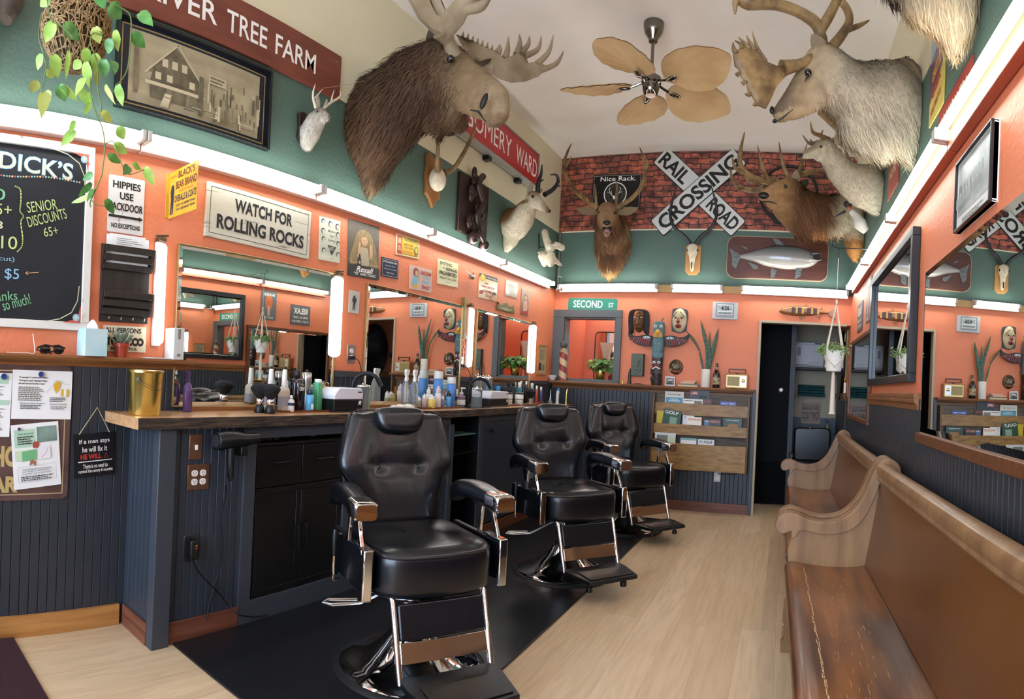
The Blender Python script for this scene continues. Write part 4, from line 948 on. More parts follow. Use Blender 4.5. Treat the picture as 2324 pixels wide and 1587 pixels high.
def cord(name, label, pts, r=.003, mat=BLK, cat='cord'): b = MB(mat); b.tube(spline([tuple(p) for p in pts], 6), r, 8); return tag(obj(name, b, None), label, cat)
for px, py, l, e in ((796, 812, 'black plug and cord from the outlet right of the largest mirror', (825, 905)), (1046, 830, 'black plug and cord from the outlet below the cross ornament', (1075, 880))):
    p = onwall('L', px, py, .01); q = at(e[0], e[1], x=XL + .05)
    b = MB(BLK); b.box(p.x - .002, p.x + .03, p.y - .012, p.y + .012, p.z - .012, p.z + .01); b.tube(spline([tuple(p + V((.03, 0, 0))), tuple(p + V((.06, .02, -.03))), (XL + .05, (p.y + q.y) / 2 + .03, (p.z + q.z) / 2 - .02), (q.x, q.y, CTZ + .01)], 6), .003, 8); tag(obj('power_lead', b, None), l, 'cord')
fx = CFX - .012
def onface(px, py): q = at(px, py, x=fx); return q
q = onface(443, 1015); t = outlet('L', 0, 0, .07, .115, 'copper light switch plate on the end of the counter', kind='switch', loc=V((fx, q.y, q.z)))
q = onface(449, 1083); t = outlet('L', 0, 0, .12, .12, 'copper four socket outlet plate on the end of the counter', 2, loc=V((fx, q.y, q.z)))
q = onface(431, 1243); t = outlet('L', 0, 0, .075, .12, 'dark metal outlet plate low on the counter end with plugged cord', mat=P('dark_pewter', '4b4745', .35, .8), loc=V((fx, q.y, q.z)))
t = thing('plug_adapter', 'black safety plug with two small lights in the low outlet', 'plug', (fx + .0065, q.y, q.z), pi / 2)
b = MB(BLK); b.prism(rr(.045, .09, .012, cz=0), -.04, -.003); obj('body', b, t, bevel=.006)
for x, z, m in ((.006, .02, P('orange_lamp', 'd98a3a', .3)), (.006, .008, RD)): b = MB(m); b.box(x - .004, x + .004, -.0415, -.0395, z - .003, z + .003); obj('indicator', b, t)
# hair dryer hanging from the counter edge
q = at(548, 998, x=fx + .06); t = thing('hair_dryer', 'black hair dryer hanging under the counter edge', 'hair dryer', (fx + .07, q.y - .04, q.z), pi / 2)
b = MB(BLK); b.tube([(-.115, 0, .0), (-.112, 0, 0), (-.10, 0, 0), (-.06, 0, .004), (0, 0, .004), (.05, 0, 0), (.11, 0, .004), (.135, 0, .006)], [.036, .041, .043, .044, .04, .032, .026, .024], 20); obj('barrel', b, t)
b = MB(BLK); b.tube([(-.03, 0, -.02), (-.028, 0, -.10), (-.022, 0, -.17), (-.02, 0, -.19)], [.024, .021, .018, .010], 16, flat=.8); obj('handle', b, t)
b = MB(P('dark_grille', '202226', .5)); b.tube([(-.117, 0, 0), (-.1165, 0, 0)], .03, 20); obj('intake_grille', b, t)
b = MB(BLK); b.box(.02, .06, -.02, .05, -.075, -.03); b.box(.06, .075, 0, .058, -.06, .03); obj('holder_clip', b, t, bevel=.004)
hp = lambda px, py, o=.03: at(px, py, x=fx + o)
cord('dryer_cord', 'twisted black cord hanging from the hair dryer handle', [hp(512, 1102, .05), hp(512, 1120, .04), hp(503, 1180), hp(505, 1240), hp(498, 1290), hp(490, 1320), hp(478, 1360), hp(470, 1405, .04), hp(474, 1385, .03), hp(492, 1330, .02)], .0035)
cord('plug_cable', 'black cable from the low outlet to the floor', [hp(434, 1262, .045), hp(445, 1290), hp(470, 1320), hp(500, 1350), hp(520, 1375, .04), at(545, 1396, x=fx + .07), at(600, 1398, z=.02), at(640, 1375, z=.018), at(660, 1370, z=.018)], .004)
# bulletin sign with papers on the lower left wall
s = Sign('brown_metal_sign', 'rusted brown metal sign with cream border used as a notice board', 'sign', 'L', [(-260, 832), (164, 830), (147, 1132), (-260, 1160)], tilt=0, off=.014)
pt, pbm = at(164, 828, x=XL + .02), at(148, 1128, x=XL + .02); s.w = .9; s.h = pt.z - pbm.z; s.o.location.z = (pt.z + pbm.z) / 2; s.o.location.y = pt.y - .45
s.o.location.z -= .008
BR = P('rusty_brown_enamel', '5d4540', .5, col2='463029', nscale=9, lo=.45, hi=.75); s.board(BR, .03)
s.border(.03, .005, P('faded_cream_line', 'b5a078', .5)); FC = P('faded_yellow_paint', 'bba368', .5)
def sv(px, py): q = at(px, py, x=XL + .02); return ((q.y - s.o.location.y) / s.w + .5, .5 - (q.z - s.o.location.z) / s.h)
for tx, x0, y0, x1, y1 in (('HO', -15, 1012, 42, 1060), ('AR', -20, 1082, 40, 1118)): a, c_ = sv(x0, y0), sv(x1, y1); s.text(tx, (a[0] + c_[0]) / 2, (a[1] + c_[1]) / 2, c_[0] - a[0], c_[1] - a[1], FC, .05)
s.done()
NB = [s.o]
def flyer(name, label, cs, fn, off=.021):
    z = Sign(name, label, 'flyer', 'L', cs, off=off, th=.0006); z.board(PAPER); fn(z); z.done('print'); return z
def f1(z):
    z.text('Proposed Cumberland Mine', .35, .15, .48, .045, BK, .02); z.text('Complex and Asphalt Plant', .34, .215, .47, .05, BK, .02); z.scrib(.1, .25, .55, .3, 1, GR); z.scrib(.1, .33, .56, .63, 8, GR, seed=2)
    z.text('Submit your online comment to:', .34, .675, .42, .035, BK, .02); z.scrib(.14, .7, .5, .8, 3, DG); z.poly([(.68, .28), (.74, .2), (.8, .24), (.78, .36), (.73, .46), (.69, .38)], YL); z.line([(.56, .45), (.63, .36), (.68, .27), (.7, .2), (.8, .19), (.86, .26), (.95, .27)], .001, DG); z.rect(.81, .37, .94, .52, YL); z.rect(.855, .37, .9, .52, PAPER)
    z.scrib(.62, .54, .9, .64, 3, DG, seed=4); z.text('February 27th 6-8 PM', .77, .69, .28, .035, BK, .01); z.scrib(.64, .72, .92, .8, 2, GR)
flyer('mine_flyer', 'white flyer about a proposed mine held by a blue magnet', [(28, 840), (167, 843), (158, 953), (26, 950)], f1)
def f2(z):
    z.rect(.06, .08, .5, .36, P('mint_print', 'aecdb2', .8)); z.text('What is the future for', .3, .15, .34, .03, GN, .01); z.scrib(.12, .18, .46, .32, 4, DG); z.rect(.53, .06, .95, .3, P('hill_photo', '54685c', .6, col2='8da59a', nscale=6)); z.rect(.06, .4, .5, .56, LG); z.poly([(.2, .42), (.5, .4), (.5, .56), (.2, .57)], P('map_green', '6fae78', .8)); z.rect(.54, .36, .8, .56, P('map_white', 'dedfe0', .8)); z.line([(.6, .54), (.7, .48), (.76, .38)], .0015, OR)
    z.border(.1, .0008, DG) if False else z.line([(.1, .66), (.9, .64), (.9, .88), (.1, .9), (.1, .66)], .0008, GR); z.text('Could this land become an enormous', .5, .7, .62, .03, BK); z.text('mine complex, or a big Green River', .48, .735, .6, .03, BK); z.text('Gorge Park?  You can help choose', .48, .77, .6, .03, BK); z.scrib(.15, .8, .85, .88, 3, DG)
flyer('gorge_flyer', 'white flyer with green map and hill photo held by purple magnet', [(30, 966), (139, 955), (132, 1100), (26, 1113)], f2, .0225)
def f3(z):
    z.rect(0, .05, .94, .17, P('mint_print', 'aecdb2', .8)); z.scrib(.1, .2, .9, .38, 7, GR); z.rect(0, .42, .96, .5, P('mint_print', 'aecdb2', .8)); z.scrib(.05, .55, .92, .95, 16, GR)
flyer('text_flyer', 'closely printed white and green flyer at the left picture edge', [(-100, 842), (27, 848), (22, 992), (-100, 990)], f3)
for px, py, rr_, m, l in ((93, 850, .0125, P('blue_magnet', '1f3f7a', .35), 'round blue magnet on the white mine flyer'), (9, 855, .0135, P('blue_magnet', '1f3f7a', .35), 'round blue magnet on the flyer at the picture edge'), (43, 974, .007, P('purple_magnet', '4a2f5a', .4), 'small purple magnet on the green map flyer')):
    p = at(px, py, x=XL + .0235); b = MB(m); b.lathe([(rr_, 0), (rr_, .007), (rr_ * .85, .010), (rr_ * .5, .008), (0, .008)], 20, M=Matrix.Rotation(pi / 2, 4, 'Y'), o=p); tag(obj('magnet', b, None), l, 'magnet')
for px, py, m, l, q in ((81, 1009, P('red_sticker', 'a2483c', .5), 'small red crab shaped magnet on the map flyer', 1), (74, 1050, P('brown_sticker', '9a6a4f', .5), 'small brown bear shaped magnet on the map flyer', 2)):
    p = at(px, py, x=XL + .0245); b = MB(m)
    pl = [(-.4, -.5), (.4, -.5), (.55, 0), (.4, .45), (.1, .35), (-.2, .5), (-.5, .2)] if q == 1 else [(-.5, -.4), (-.3, -.4), (-.2, -.15), (.2, -.15), (.3, -.45), (.5, -.4), (.5, .2), (.2, .35), (0, .45), (-.35, .3)]
    b.prism([(x * .03, z * .03) for x, z in pl], -.003, 0, M=Matrix.Translation(p) @ Matrix.Rotation(pi / 2, 4, 'Z')); tag(obj('novelty_magnet', b, None), l, 'magnet')
s = Sign('hanging_plaque', 'small black plaque with white writing hanging from a rope', 'sign', 'L', [(173, 987), (263, 980), (257, 1075), (166, 1087)], off=.014, th=.008)
s.board(P('plaque_black', '121318', .4)); s.text('If a man says', .5, .19, .76, .13, WH, .01); s.text('he will fix it', .5, .36, .62, .13, WH, .01); s.text('HE WILL', .4, .53, .52, .12, RD, .04); s.line([(.72, .585), (.775, .475), (.83, .585), (.72, .585)], .0015, RD); s.line([(.08, .64), (.92, .64)], .004, WH); s.text('There is no need to', .5, .75, .62, .1, WH, .01); s.text('remind him every 6 months', .5, .87, .86, .1, WH, .01); s.done()
rp = at(221, 925, x=XL + .02); b = MB(P('rope', 'a89878', .8)); Mi = fullM(s.o).inverted(); k = Mi @ rp; b.tube([(-s.w * .38, -.002, s.h / 2), (k.x, k.y, k.z), (s.w * .38, -.002, s.h / 2)], .003, 8); obj('rope', b, s.o)
# wall odds and ends by the second and third mirror
p = at(1056, 675, x=XL + .02); q = at(1050, 770, x=XL + .02)
t = thing('wall_thermometer', 'slim brass colored upright holder left of the third tube light', 'ornament', (XL, p.y, (p.z + q.z) / 2), pi / 2); h = (p.z - q.z) / 2
b = MB(P('aged_brass', '8a7a4c', .4, .7)); b.box(-.02, .02, -.03, -.001, -h, h); obj('case', b, t, bevel=.003)
b = MB(P('pale_fin', 'b8ab8a', .4)); b.prism([(-.02, -h - .005), (.07, -h + .01), (-.015, -h + .06)], -.035, -.031); obj('pointed_tip', b, t)
p = at(1051, 790, x=XL + .01); b = MB(P('red_metal', '9a4b3b', .4, .4)); b.M = Matrix.Translation(p) @ Matrix.Rotation(pi / 2, 4, 'Z')
b.box(-.008, .008, -.006, 0, -.075, .06); b.box(-.035, .035, -.006, 0, .0, .018); b.box(-.025, .025, -.005, 0, -.04, -.03); tag(obj('cross_ornament', b, None), 'small red metal cross ornament above the second outlet', 'ornament')
p = at(1068, 628, x=XL + .03); t = thing('metal_bird_hook', 'small silver wall hook shaped like a bird under the strip light', 'hook', (XL, p.y, p.z), pi / 2)
b = MB(STEEL); b.ball((.03, -.03, 0), (.03, .022, .02), 12, 8); b.tube([(.0, -.03, 0), (-.04, -.03, .02), (-.075, -.03, .03)], [.012, .005, .002], 8); obj('body', b, t)
b = MB(STEEL); b.tube([(.03, -.03, .01), (.01, -.05, .04)], [.01, .002], 8); b.cyl((.03, -.001, 0), (.03, -.02, 0), .006); obj('wing', b, t)
# things on the left ledge
LZ = ZW + .0265
def ledge(px, off=.045): q = at(px, 800, x=XL + off); return V((XL + off, q.y, LZ))
p = ledge(208, .055); t = thing('tissue_box', 'pale blue watercolour tissue box on the ledge under the chalkboard', 'tissue box', p, 0)
TBM = P('tissue_blue', '9cc4cc', .6, col2='c3d3d2', nscale=3, stretch=(1, 1, 2))
b = MB(TBM); b.box(-.052, .052, -.055, .055, 0, .125); obj('box', b, t, bevel=.002)
b = MB(P('tissue', 'eceae6', .8)); b.loft([[(.02 * cos(a) * k * (1 + .3 * sin(3 * a)), .03 * sin(a) * k, z) for a in [j * pi / 6 for j in range(12)]] for k, z in ((1, .125), (.9, .14), (.5, .158), (.1, .168))]); obj('tissue', b, t)
p = ledge(275, .05); t = thing('potted_succulent', 'small spiky succulent in a red plastic pot on the ledge', 'potted plant', p, 0)
b = MB(P('terracotta_plastic', '9c3a26', .35)); b.lathe([(.026, 0), (.035, .05), (.036, .05), (.040, .05), (.041, .066), (.037, .066), (.035, .055), (0, .055)], 28); obj('pot', b, t)
b = MB(P('succulent_leaf', '5d6b5a', .5, col2='8f9a88', nscale=60)); r = random.Random(4)
for i in range(26):
    a = i * 2.4; el = .3 + .9 * (i / 26); l = .06 + .03 * r.random(); d = V((cos(a) * cos(el), sin(a) * cos(el), sin(el)))
    b.tube([V((0, 0, .055)) + d * l * k + V((0, 0, -.0 + .01 * k)) for k in (0, .4, .75, 1)], [.005, .007, .0045, .0006], 6, flat=.6)
obj('leaves', b, t)
p = ledge(112, .05); t = thing('sunglasses', 'dark folded sunglasses on the ledge below the chalkboard', 'sunglasses', p, 0)
for y in (-.032, .032): b = MB(P('dark_lens', '1c1614', .1)); b.ball((.03, y, .022), (.006, .028, .02), 16, 10); obj('lens', b, t)
b = MB(P('tortoise_frame', '2a1a14', .25)); b.tube([(.03, -.064, .03), (.034, -.03, .042), (.034, 0, .036), (.034, .03, .042), (.03, .064, .03)], .004, 8); b.tube([(.028, -.064, .03), (0, -.06, .02), (-.03, .02, .006)], .003, 8); b.tube([(.028, .064, .03), (-.005, .05, .02), (-.035, -.03, .006)], .003, 8); obj('frame', b, t)
p = ledge(395, .05); t = thing('white_binder', 'tall white box file standing at the end of the ledge', 'binder', p, 0)
b = MB(P('binder_white', 'c6c6c4', .45)); b.box(-.045, .045, -.03, .03, 0, .155); obj('body', b, t, bevel=.003)
b = MB(GR); b.box(.0455, .046, -.008, .008, .1, .15); b.box(.0455, .046, -.01, .01, .015, .03); obj('spine_print', b, t)
p = ledge(358, .055); b = MB(P('pale_tray', 'c9c9c4', .5)); b.box(-.03, .03, -.075, .075, 0, .006); b.M = None; o = tag(obj('paper_pad', b, None, bevel=.002), 'thin pale pad lying flat on the ledge right of the succulent', 'pad'); o.location = p
p = ledge(412, .07); b = MB(BLK); b.box(-.014, .014, -.02, .02, 0, .012); b.tube([(0, -.01, .012), (.0, 0, .03), (0, .01, .012)], .002, 6); o = tag(obj('binder_clip', b, None), 'black binder clip at the end of the ledge', 'clip'); o.location = p
cord('loose_wire', 'thin white wire standing on the ledge below the chalkboard', [ledge(16, .06) + V((0, 0, .003)), ledge(60, .06) + V((0, 0, .004)), ledge(78, .05) + V((0, 0, .008)), ledge(73, .03) + V((0, 0, .09))], .0015, WHT)
# ---------- back wall ----------
def brickm():
    m = bpy.data.materials.new('printed_brick'); m.use_nodes = True; nt = m.node_tree; b = nt.nodes['Principled BSDF']; L = nt.links.new
    tc = nd(nt, 'ShaderNodeTexCoord'); mp = nd(nt, 'ShaderNodeMapping'); mp.inputs['Rotation'].default_value = (pi / 2, 0, 0); L(tc.outputs['Object'], mp.inputs['Vector'])
    n0 = nd(nt, 'ShaderNodeTexNoise'); n0.inputs['Scale'].default_value = 7; n0.inputs['Detail'].default_value = 5; L(tc.outputs['Object'], n0.inputs['Vector'])
    ad = nd(nt, 'ShaderNodeMix', data_type='RGBA', blend_type='LINEAR_LIGHT'); ad.inputs[0].default_value = .035; L(mp.outputs[0], ad.inputs[6]); L(n0.outputs['Color'], ad.inputs[7])
    br = nd(nt, 'ShaderNodeTexBrick'); br.inputs['Scale'].default_value = 1; br.inputs['Brick Width'].default_value = .2; br.inputs['Row Height'].default_value = .058; br.inputs['Mortar Size'].default_value = .006; br.inputs['Mortar Smooth'].default_value = .3
    br.inputs['Color1'].default_value = lin('b5634a'); br.inputs['Color2'].default_value = lin('7d4437'); br.inputs['Mortar'].default_value = lin('2c2422'); L(ad.outputs[2], br.inputs['Vector'])
    n = nd(nt, 'ShaderNodeTexNoise'); n.inputs['Scale'].default_value = 16; n.inputs['Detail'].default_value = 8; L(tc.outputs['Object'], n.inputs['Vector'])
    r = nd(nt, 'ShaderNodeValToRGB'); r.color_ramp.elements[0].position = .36; r.color_ramp.elements[0].color = (.32, .30, .31, 1); r.color_ramp.elements[1].position = .6; r.color_ramp.elements[1].color = (1.25, 1.15, 1.1, 1)
    L(n.outputs['Fac'], r.inputs['Fac']); mx = nd(nt, 'ShaderNodeMix', data_type='RGBA', blend_type='MULTIPLY'); mx.inputs[0].default_value = 1; L(br.outputs['Color'], mx.inputs[6]); L(r.outputs['Color'], mx.inputs[7]); L(mx.outputs[2], b.inputs['Base Color']); b.inputs['Roughness'].default_value = .6
    return m
b = MB(brickm()); b.box(XL + .003, XR - .003, YB - .006, YB - .001, 2.965, ZC - .003); tag(obj('brick_backdrop', b, None), 'printed red brick backdrop panel covering the top of the back wall', 'backdrop')
# nice rack sign
s = Sign('antler_sign', 'black square sign reading nice rack with a round stag emblem', 'sign', 'B', [(1345, 398), (1455, 394), (1455, 473), (1343, 476)], off=.008, th=.006)
s.board(P('gloss_black', '0d0d0f', .25), .01); s.border(.025, .002, WH); s.text('Nice Rack.', .52, .13, .72, .13, WH, .008)
hwr = s.w / s.h
s.ell(.48, .57, .235, .235 * hwr, WH, 32); s.ell(.48, .57, .215, .215 * hwr, BK, 32)
for i in range(28): a = 2 * pi * i / 28; s.line([(.48 + .12 * cos(a), .57 + .12 * sin(a) * hwr), (.48 + .2 * cos(a), .57 + .2 * sin(a) * hwr)], .002, GR)
for sg in (-1, 1):
    s.line([(.48 + sg * .03, .66), (.48 + sg * .08, .58), (.48 + sg * .12, .46), (.48 + sg * .10, .40)], .006, WH); s.line([(.48 + sg * .09, .56), (.48 + sg * .15, .53)], .004, WH); s.line([(.48 + sg * .06, .61), (.48 + sg * .07, .5)], .004, WH)
s.poly([(.44, .64), (.52, .64), (.5, .74), (.46, .74)], WH); s.done('print')
# crossbuck
RW = P('crossbuck_white', 'cfd0c8', .5, col2='9ba39a', nscale=5, lo=.58, hi=.75); cb = onwall('B', 1585, 437, .02)
t = thing('railroad_crossing_sign', 'white crossed boards reading railroad crossing on the brick backdrop', 'sign', (cb.x, YB - .008, cb.z))
p1_, p2_ = onwall('B', 1504, 508, .02), onwall('B', 1666, 366, .02); q1_, q2_ = onwall('B', 1510, 362, .02), onwall('B', 1664, 508, .02)
for (a, c_, nm_, y0) in ((q1_, q2_, 'rail_road_board', -.012), (p1_, p2_, 'crossing_board', -.028)):
    d = V((c_.x - a.x, c_.z - a.z)); L_ = d.length + .16; an = atan2(d.y, d.x); cx, cz = (a.x + c_.x) / 2 - cb.x, (a.z + c_.z) / 2 - cb.z; Hh = .225
    Mx = Matrix.Translation((cx, 0, cz)) @ Matrix.Rotation(-an, 4, 'Y')
    b = MB(BK); b.prism(rr(L_, Hh, .02), y0 + .001, y0 + .011, M=Mx); b.mat = RW; b.prism(rr(L_ - .014, Hh - .014, .02), y0, y0 + .0011, M=Mx); bd = obj(nm_, b, t)
    b = MB(BK); b.M = Mx
    if nm_[0] == 'r': plate_text(b, 'RAIL', -L_ * .47, -L_ * .15, -.075, .075, y0 - .001, .03); plate_text(b, 'ROAD', L_ * .14, L_ * .47, -.075, .075, y0 - .001, .03)
    else: plate_text(b, 'CROSSING', -L_ * .46, L_ * .46, -.078, .078, y0 - .001, .03)
    obj('lettering', b, bd, 0)
# impala skull on a plaque
def hornring(b, pts, r0, n=26, m=8):
    q = spline(pts, 8); k = len(q); b.tube(q, [max(.0025, r0 * (1 - (i / (k - 1)) ** 1.5 * .85) * (1 + .1 * (i % 2 if i < k * .75 else 0))) for i in range(k)], m)
c_, W_, H_, tl = rect('B', [(1557, 556), (1591, 556), (1590, 625), (1555, 625)])
t = thing('antelope_skull_mount', 'white antelope skull with long curved black horns on a tan plaque', 'skull mount', (c_.x, YB, c_.z))
b = MB(P('tan_plaque_wood', 'b3824a', .45)); ol = [(-W_ / 2, H_ / 2 - .02), (-W_ / 2 + .03, H_ / 2), (W_ / 2 - .03, H_ / 2), (W_ / 2, H_ / 2 - .02), (W_ / 2, -H_ / 2 + .04), (W_ / 2 - .04, -H_ / 2), (-W_ / 2 + .04, -H_ / 2), (-W_ / 2, -H_ / 2 + .04)]
b.prism(ol, -.022, -.002); obj('plaque', b, t, bevel=.005)
BONE = P('bleached_bone', 'd9cdb4', .6, col2='bfae90', nscale=20)
def loftz(b, pr, k=20, n=2.4):
    b.loft([[(cx + x, cy + y, z) for x, y in sup(a, c, n, k)] for (cx, cy, z, a, c) in pr])
b = MB(BONE); loftz(b, [(0, -.05, .155, .03, .03), (0, -.06, .14, .05, .045), (0, -.065, .10, .06, .05), (0, -.065, .06, .055, .045), (0, -.06, .02, .035, .035), (0, -.055, -.05, .026, .028), (0, -.05, -.11, .018, .02), (0, -.05, -.13, .008, .01)]); obj('skull', b, t, 60)
b = MB(BK)
for sx in (-1, 1): b.ball((sx * .05, -.085, .085), (.014, .012, .018), 10, 8)
b.prism([(-.007, -.04), (.007, -.04), (.004, -.11), (-.004, -.11)], -.086, -.07); obj('sockets', b, t)
HORN = P('black_horn', '17171a', .4, bump=.3, bscale=60)
for sx in (-1, 1):
    b = MB(HORN); hornring(b, [(sx * .03, -.07, .15), (sx * .08, -.09, .22), (sx * .20, -.12, .32), (sx * .245, -.13, .46), (sx * .22, -.15, .60), (sx * .19, -.17, .70), (sx * .175, -.18, .74)], .021); obj('horn', b, t)
# salmon on a plaque
c_, W_, H_, tl = rect('B', [(1652, 541), (1879, 543), (1877, 637), (1650, 634)])
t = thing('mounted_salmon', 'large silver salmon with open mouth on a brown rounded plaque', 'fish mount', (c_.x, YB, c_.z))
b = MB(P('walnut_plaque', '5a3225', .35, col2='4a281e', nscale=3, stretch=(1, 1, 8))); b.prism(rr(W_, H_, .09, 8), -.025, -.002); obj('plaque', b, t, bevel=.006)
b = MB(P('plaque_edge', 'b99a78', .5)); b.prism(rr(W_ + .012, H_ + .012, .094, 8), -.016, -.003); obj('plaque_edge', b, t)
def fish(parent, L, Hh, D, y, mats, flip=1, nm='body', z=0, prof=None, ybk=0):
    pr = prof or [(-.5, .13), (-.44, .16), (-.3, .42), (-.1, .86), (.1, 1), (.25, .93), (.36, .74), (.44, .5), (.49, .2), (.5, .06)]
    b = MB(mats); rg = []
    for u, h in spline([(a, c) for a, c in pr], 4):
        zc_ = z + .02 * L * cos(u * 3)
        rg.append([(flip * u * L, y - D * h ** .7 * max(0, cos(a)), zc_ + Hh * h * sin(a)) for a in [(-pi / 2 + pi * j / 12) for j in range(13)]] + [(flip * u * L, y + .004, zc_ + Hh * h * sin(a)) for a in (pi / 2 * .6, 0, -pi / 2 * .6)])
    if flip < 0: rg = [r_[::-1] for r_ in rg]
    b.loft(rg); return obj(nm, b, parent, 60)
def salmonmat():
    m = bpy.data.materials.new('salmon_skin'); m.use_nodes = True; nt = m.node_tree; bs = nt.nodes['Principled BSDF']; L = nt.links.new
    tc = nd(nt, 'ShaderNodeTexCoord'); sp = nd(nt, 'ShaderNodeSeparateXYZ'); L(tc.outputs['Object'], sp.inputs[0]); mr = nd(nt, 'ShaderNodeMapRange'); mr.inputs[1].default_value = -.13; mr.inputs[2].default_value = .13; L(sp.outputs['Z'], mr.inputs[0])
    r = nd(nt, 'ShaderNodeValToRGB'); e = r.color_ramp.elements; e[0].color = lin('b5afa2'); e[0].position = .1; e[1].color = lin('2f383b'); e[1].position = .95; k = e.new(.55); k.color = lin('8f8d89'); k = e.new(.8); k.color = lin('565e5e')
    L(mr.outputs[0], r.inputs[0]); L(r.outputs[0], bs.inputs['Base Color']); bs.inputs['Roughness'].default_value = .25; bs.inputs['Coat Weight'].default_value = .6; return m
SKN = salmonmat(); FIN = P('dark_fin', '4b5152', .4, col2='767a76', nscale=30, stretch=(1, 1, 4))
L_ = W_ * .88; fish(t, L_ * .92, .125, .085, -.025, SKN, z=.0)
b = MB(FIN)
X0 = -L_ * .46
b.prism([(X0 + .03, .02), (X0 - .08, .085), (X0 - .05, .01), (X0 - .04, -.1), (X0 + .0, -.13), (X0 + .04, -.02)], -.05, -.04); obj('tail', b, t)
for pl in ([(-.02, .135), (-.06, .2), (0, .19), (.05, .155), (.06, .13)], [(-.34, .08), (-.38, .11), (-.33, .10), (-.31, .075)], [(-.3, -.055), (-.24, -.13), (-.19, -.12), (-.2, -.09)], [(-.06, -.11), (-.06, -.21), (-.02, -.2), (0, -.13)], [(.2, -.1), (.19, -.21), (.25, -.18), (.26, -.1)]):
    b = MB(FIN); b.prism(pl, -.055, -.045); obj('fin', b, t, bevel=.002)
HX = L_ * .46
b = MB(SKN); b.tube([(HX - .09, -.06, -.005), (HX - .02, -.065, -.015), (HX + .035, -.06, -.0)], [.045, .022, .006], 12, flat=.5); obj('lower_jaw', b, t, 60)
b = MB(P('dark_mouth', '1c1a1a', .5)); b.prism([(HX - .06, .03), (HX + .03, .055), (HX - .0, .03), (HX + .02, .005), (HX - .05, .0)], -.085, -.06); obj('mouth', b, t)
b = MB(SKN); b.tube([(HX - .08, -.06, .05), (HX - .01, -.06, .06), (HX + .03, -.058, .058), (HX + .035, -.058, .045)], [.03, .018, .009, .004], 12, flat=.6); obj('upper_jaw', b, t, 60)
b = MB(BK); b.ball((HX - .075, -.088, .045), .009, 10, 8); obj('eye', b, t)
# second street sign
s = Sign('street_sign', 'green street sign reading second st above the grey frame', 'sign', 'B', [(1290, 676), (1401, 679), (1400, 705), (1289, 703)], off=.003)
s.board(P('street_green', '1f7a66', .35), .02); s.text('SECOND', .41, .5, .60, .62, WH, .012); s.text('ST', .88, .55, .1, .4, WH, .01); s.done()
# digital clock
s = Sign('digital_clock', 'grey digital wall clock showing 4:26', 'clock', 'B', [(1618, 685), (1675, 687), (1674, 726), (1616, 724)], off=.002, th=.02)
s.board(P('clock_silver', 'b4b5b6', .4), .006, name='case', bevel=.004); s.rect(.13, .06, .85, .9, P('clock_bezel', '8a8c8c', .4)); s.rect(.2, .14, .79, .76, P('lcd_white', 'd9dcd8', .4)); s.rect(.22, .18, .77, .5, P('lcd_grey', 'a3aaa3', .3)); s.rect(.22, .57, .77, .72, P('lcd_grey', 'a3aaa3', .3))
s.text('4:26', .5, .35, .32, .24, BK, .03); s.text('PM', .26, .27, .06, .06, BK); s.text('17', .72, .42, .06, .08, BK); s.text('03/5 SUN 69 0', .5, .645, .5, .1, BK, .01); s.done('display')
# masks and totem
def mask(label, cs, fn, name='wall_mask'):
    c_, W_, H_, tl = rect('B', cs); t = thing(name, label, 'mask', (c_.x, YB, c_.z)); fn(t, W_, H_); return t
def domed(W_, H_, D, mat, n=24, m=8, shape=lambda a: 1, y=-.002, pw=.6):
    b = MB(mat); rg = []
    for i in range(m + 1):
        k = i / m; rr_ = 1 - k
        rg.append([(W_ / 2 * rr_ * cos(a) * shape(a), y - D * (1 - rr_ ** 2) ** pw, H_ / 2 * rr_ * sin(a)) for a in [2 * pi * j / n for j in range(n)]])
    b.loft(rg, cap=False); b.add([(p[0], y, p[2]) for p in rg[0]][::-1], [tuple(range(n))]); return b
BRM = P('brown_mask_wood', '6f4a28', .4, col2='4f331b', nscale=10)
def fa(t, W_, H_):
    obj('face', domed(W_ * .62, H_ * .95, .07, BRM), t, 60)
    b = MB(BRM); b.tube([(0, -.07, .06), (.0, -.095, .0), (0, -.10, -.03), (0, -.075, -.045)], [.008, .012, .018, .01], 10); b.tube([(-.045, -.055, .065), (-.01, -.075, .055), (.01, -.075, .055), (.045, -.055, .065)], .008, 8); obj('nose_and_brow', b, t)
    b = MB(P('eye_white_paint', 'd8d2bb', .5))
    for sx in (-1, 1): b.ball((sx * .03, -.066, .038), (.011, .006, .008), 10, 6)
    obj('eyes', b, t)
    b = MB(BK)
    for sx in (-1, 1): b.ball((sx * .03, -.0725, .038), .0045, 8, 6)
    b.tube([(-.035, -.062, -.085), (0, -.074, -.075), (.035, -.062, -.085)], .004, 6); obj('pupils_and_lips', b, t)
    H = P('black_hair_strands', '15120f', .6)
    for sx in (-1, 1):
        b = MB(H)
        for k in range(9):
            o_ = k * .005; b.tube(spline([(0, -.06 + o_ * .3, H_ * .47), (sx * (.05 + o_), -.05, H_ * .40), (sx * (.07 + o_), -.04, H_ * .1), (sx * (.06 + o_ * 1.1), -.03, -H_ * .35), (sx * (.07 + o_ * .8), -.02, -H_ * (.5 + .02 * k))], 4), [.009] * 14 + [.006, .004, .002], 6)
        obj('hair', b, t)
mask('dark wooden face mask with long black hair', [(1432, 703), (1473, 703), (1472, 757), (1431, 757)], fa)
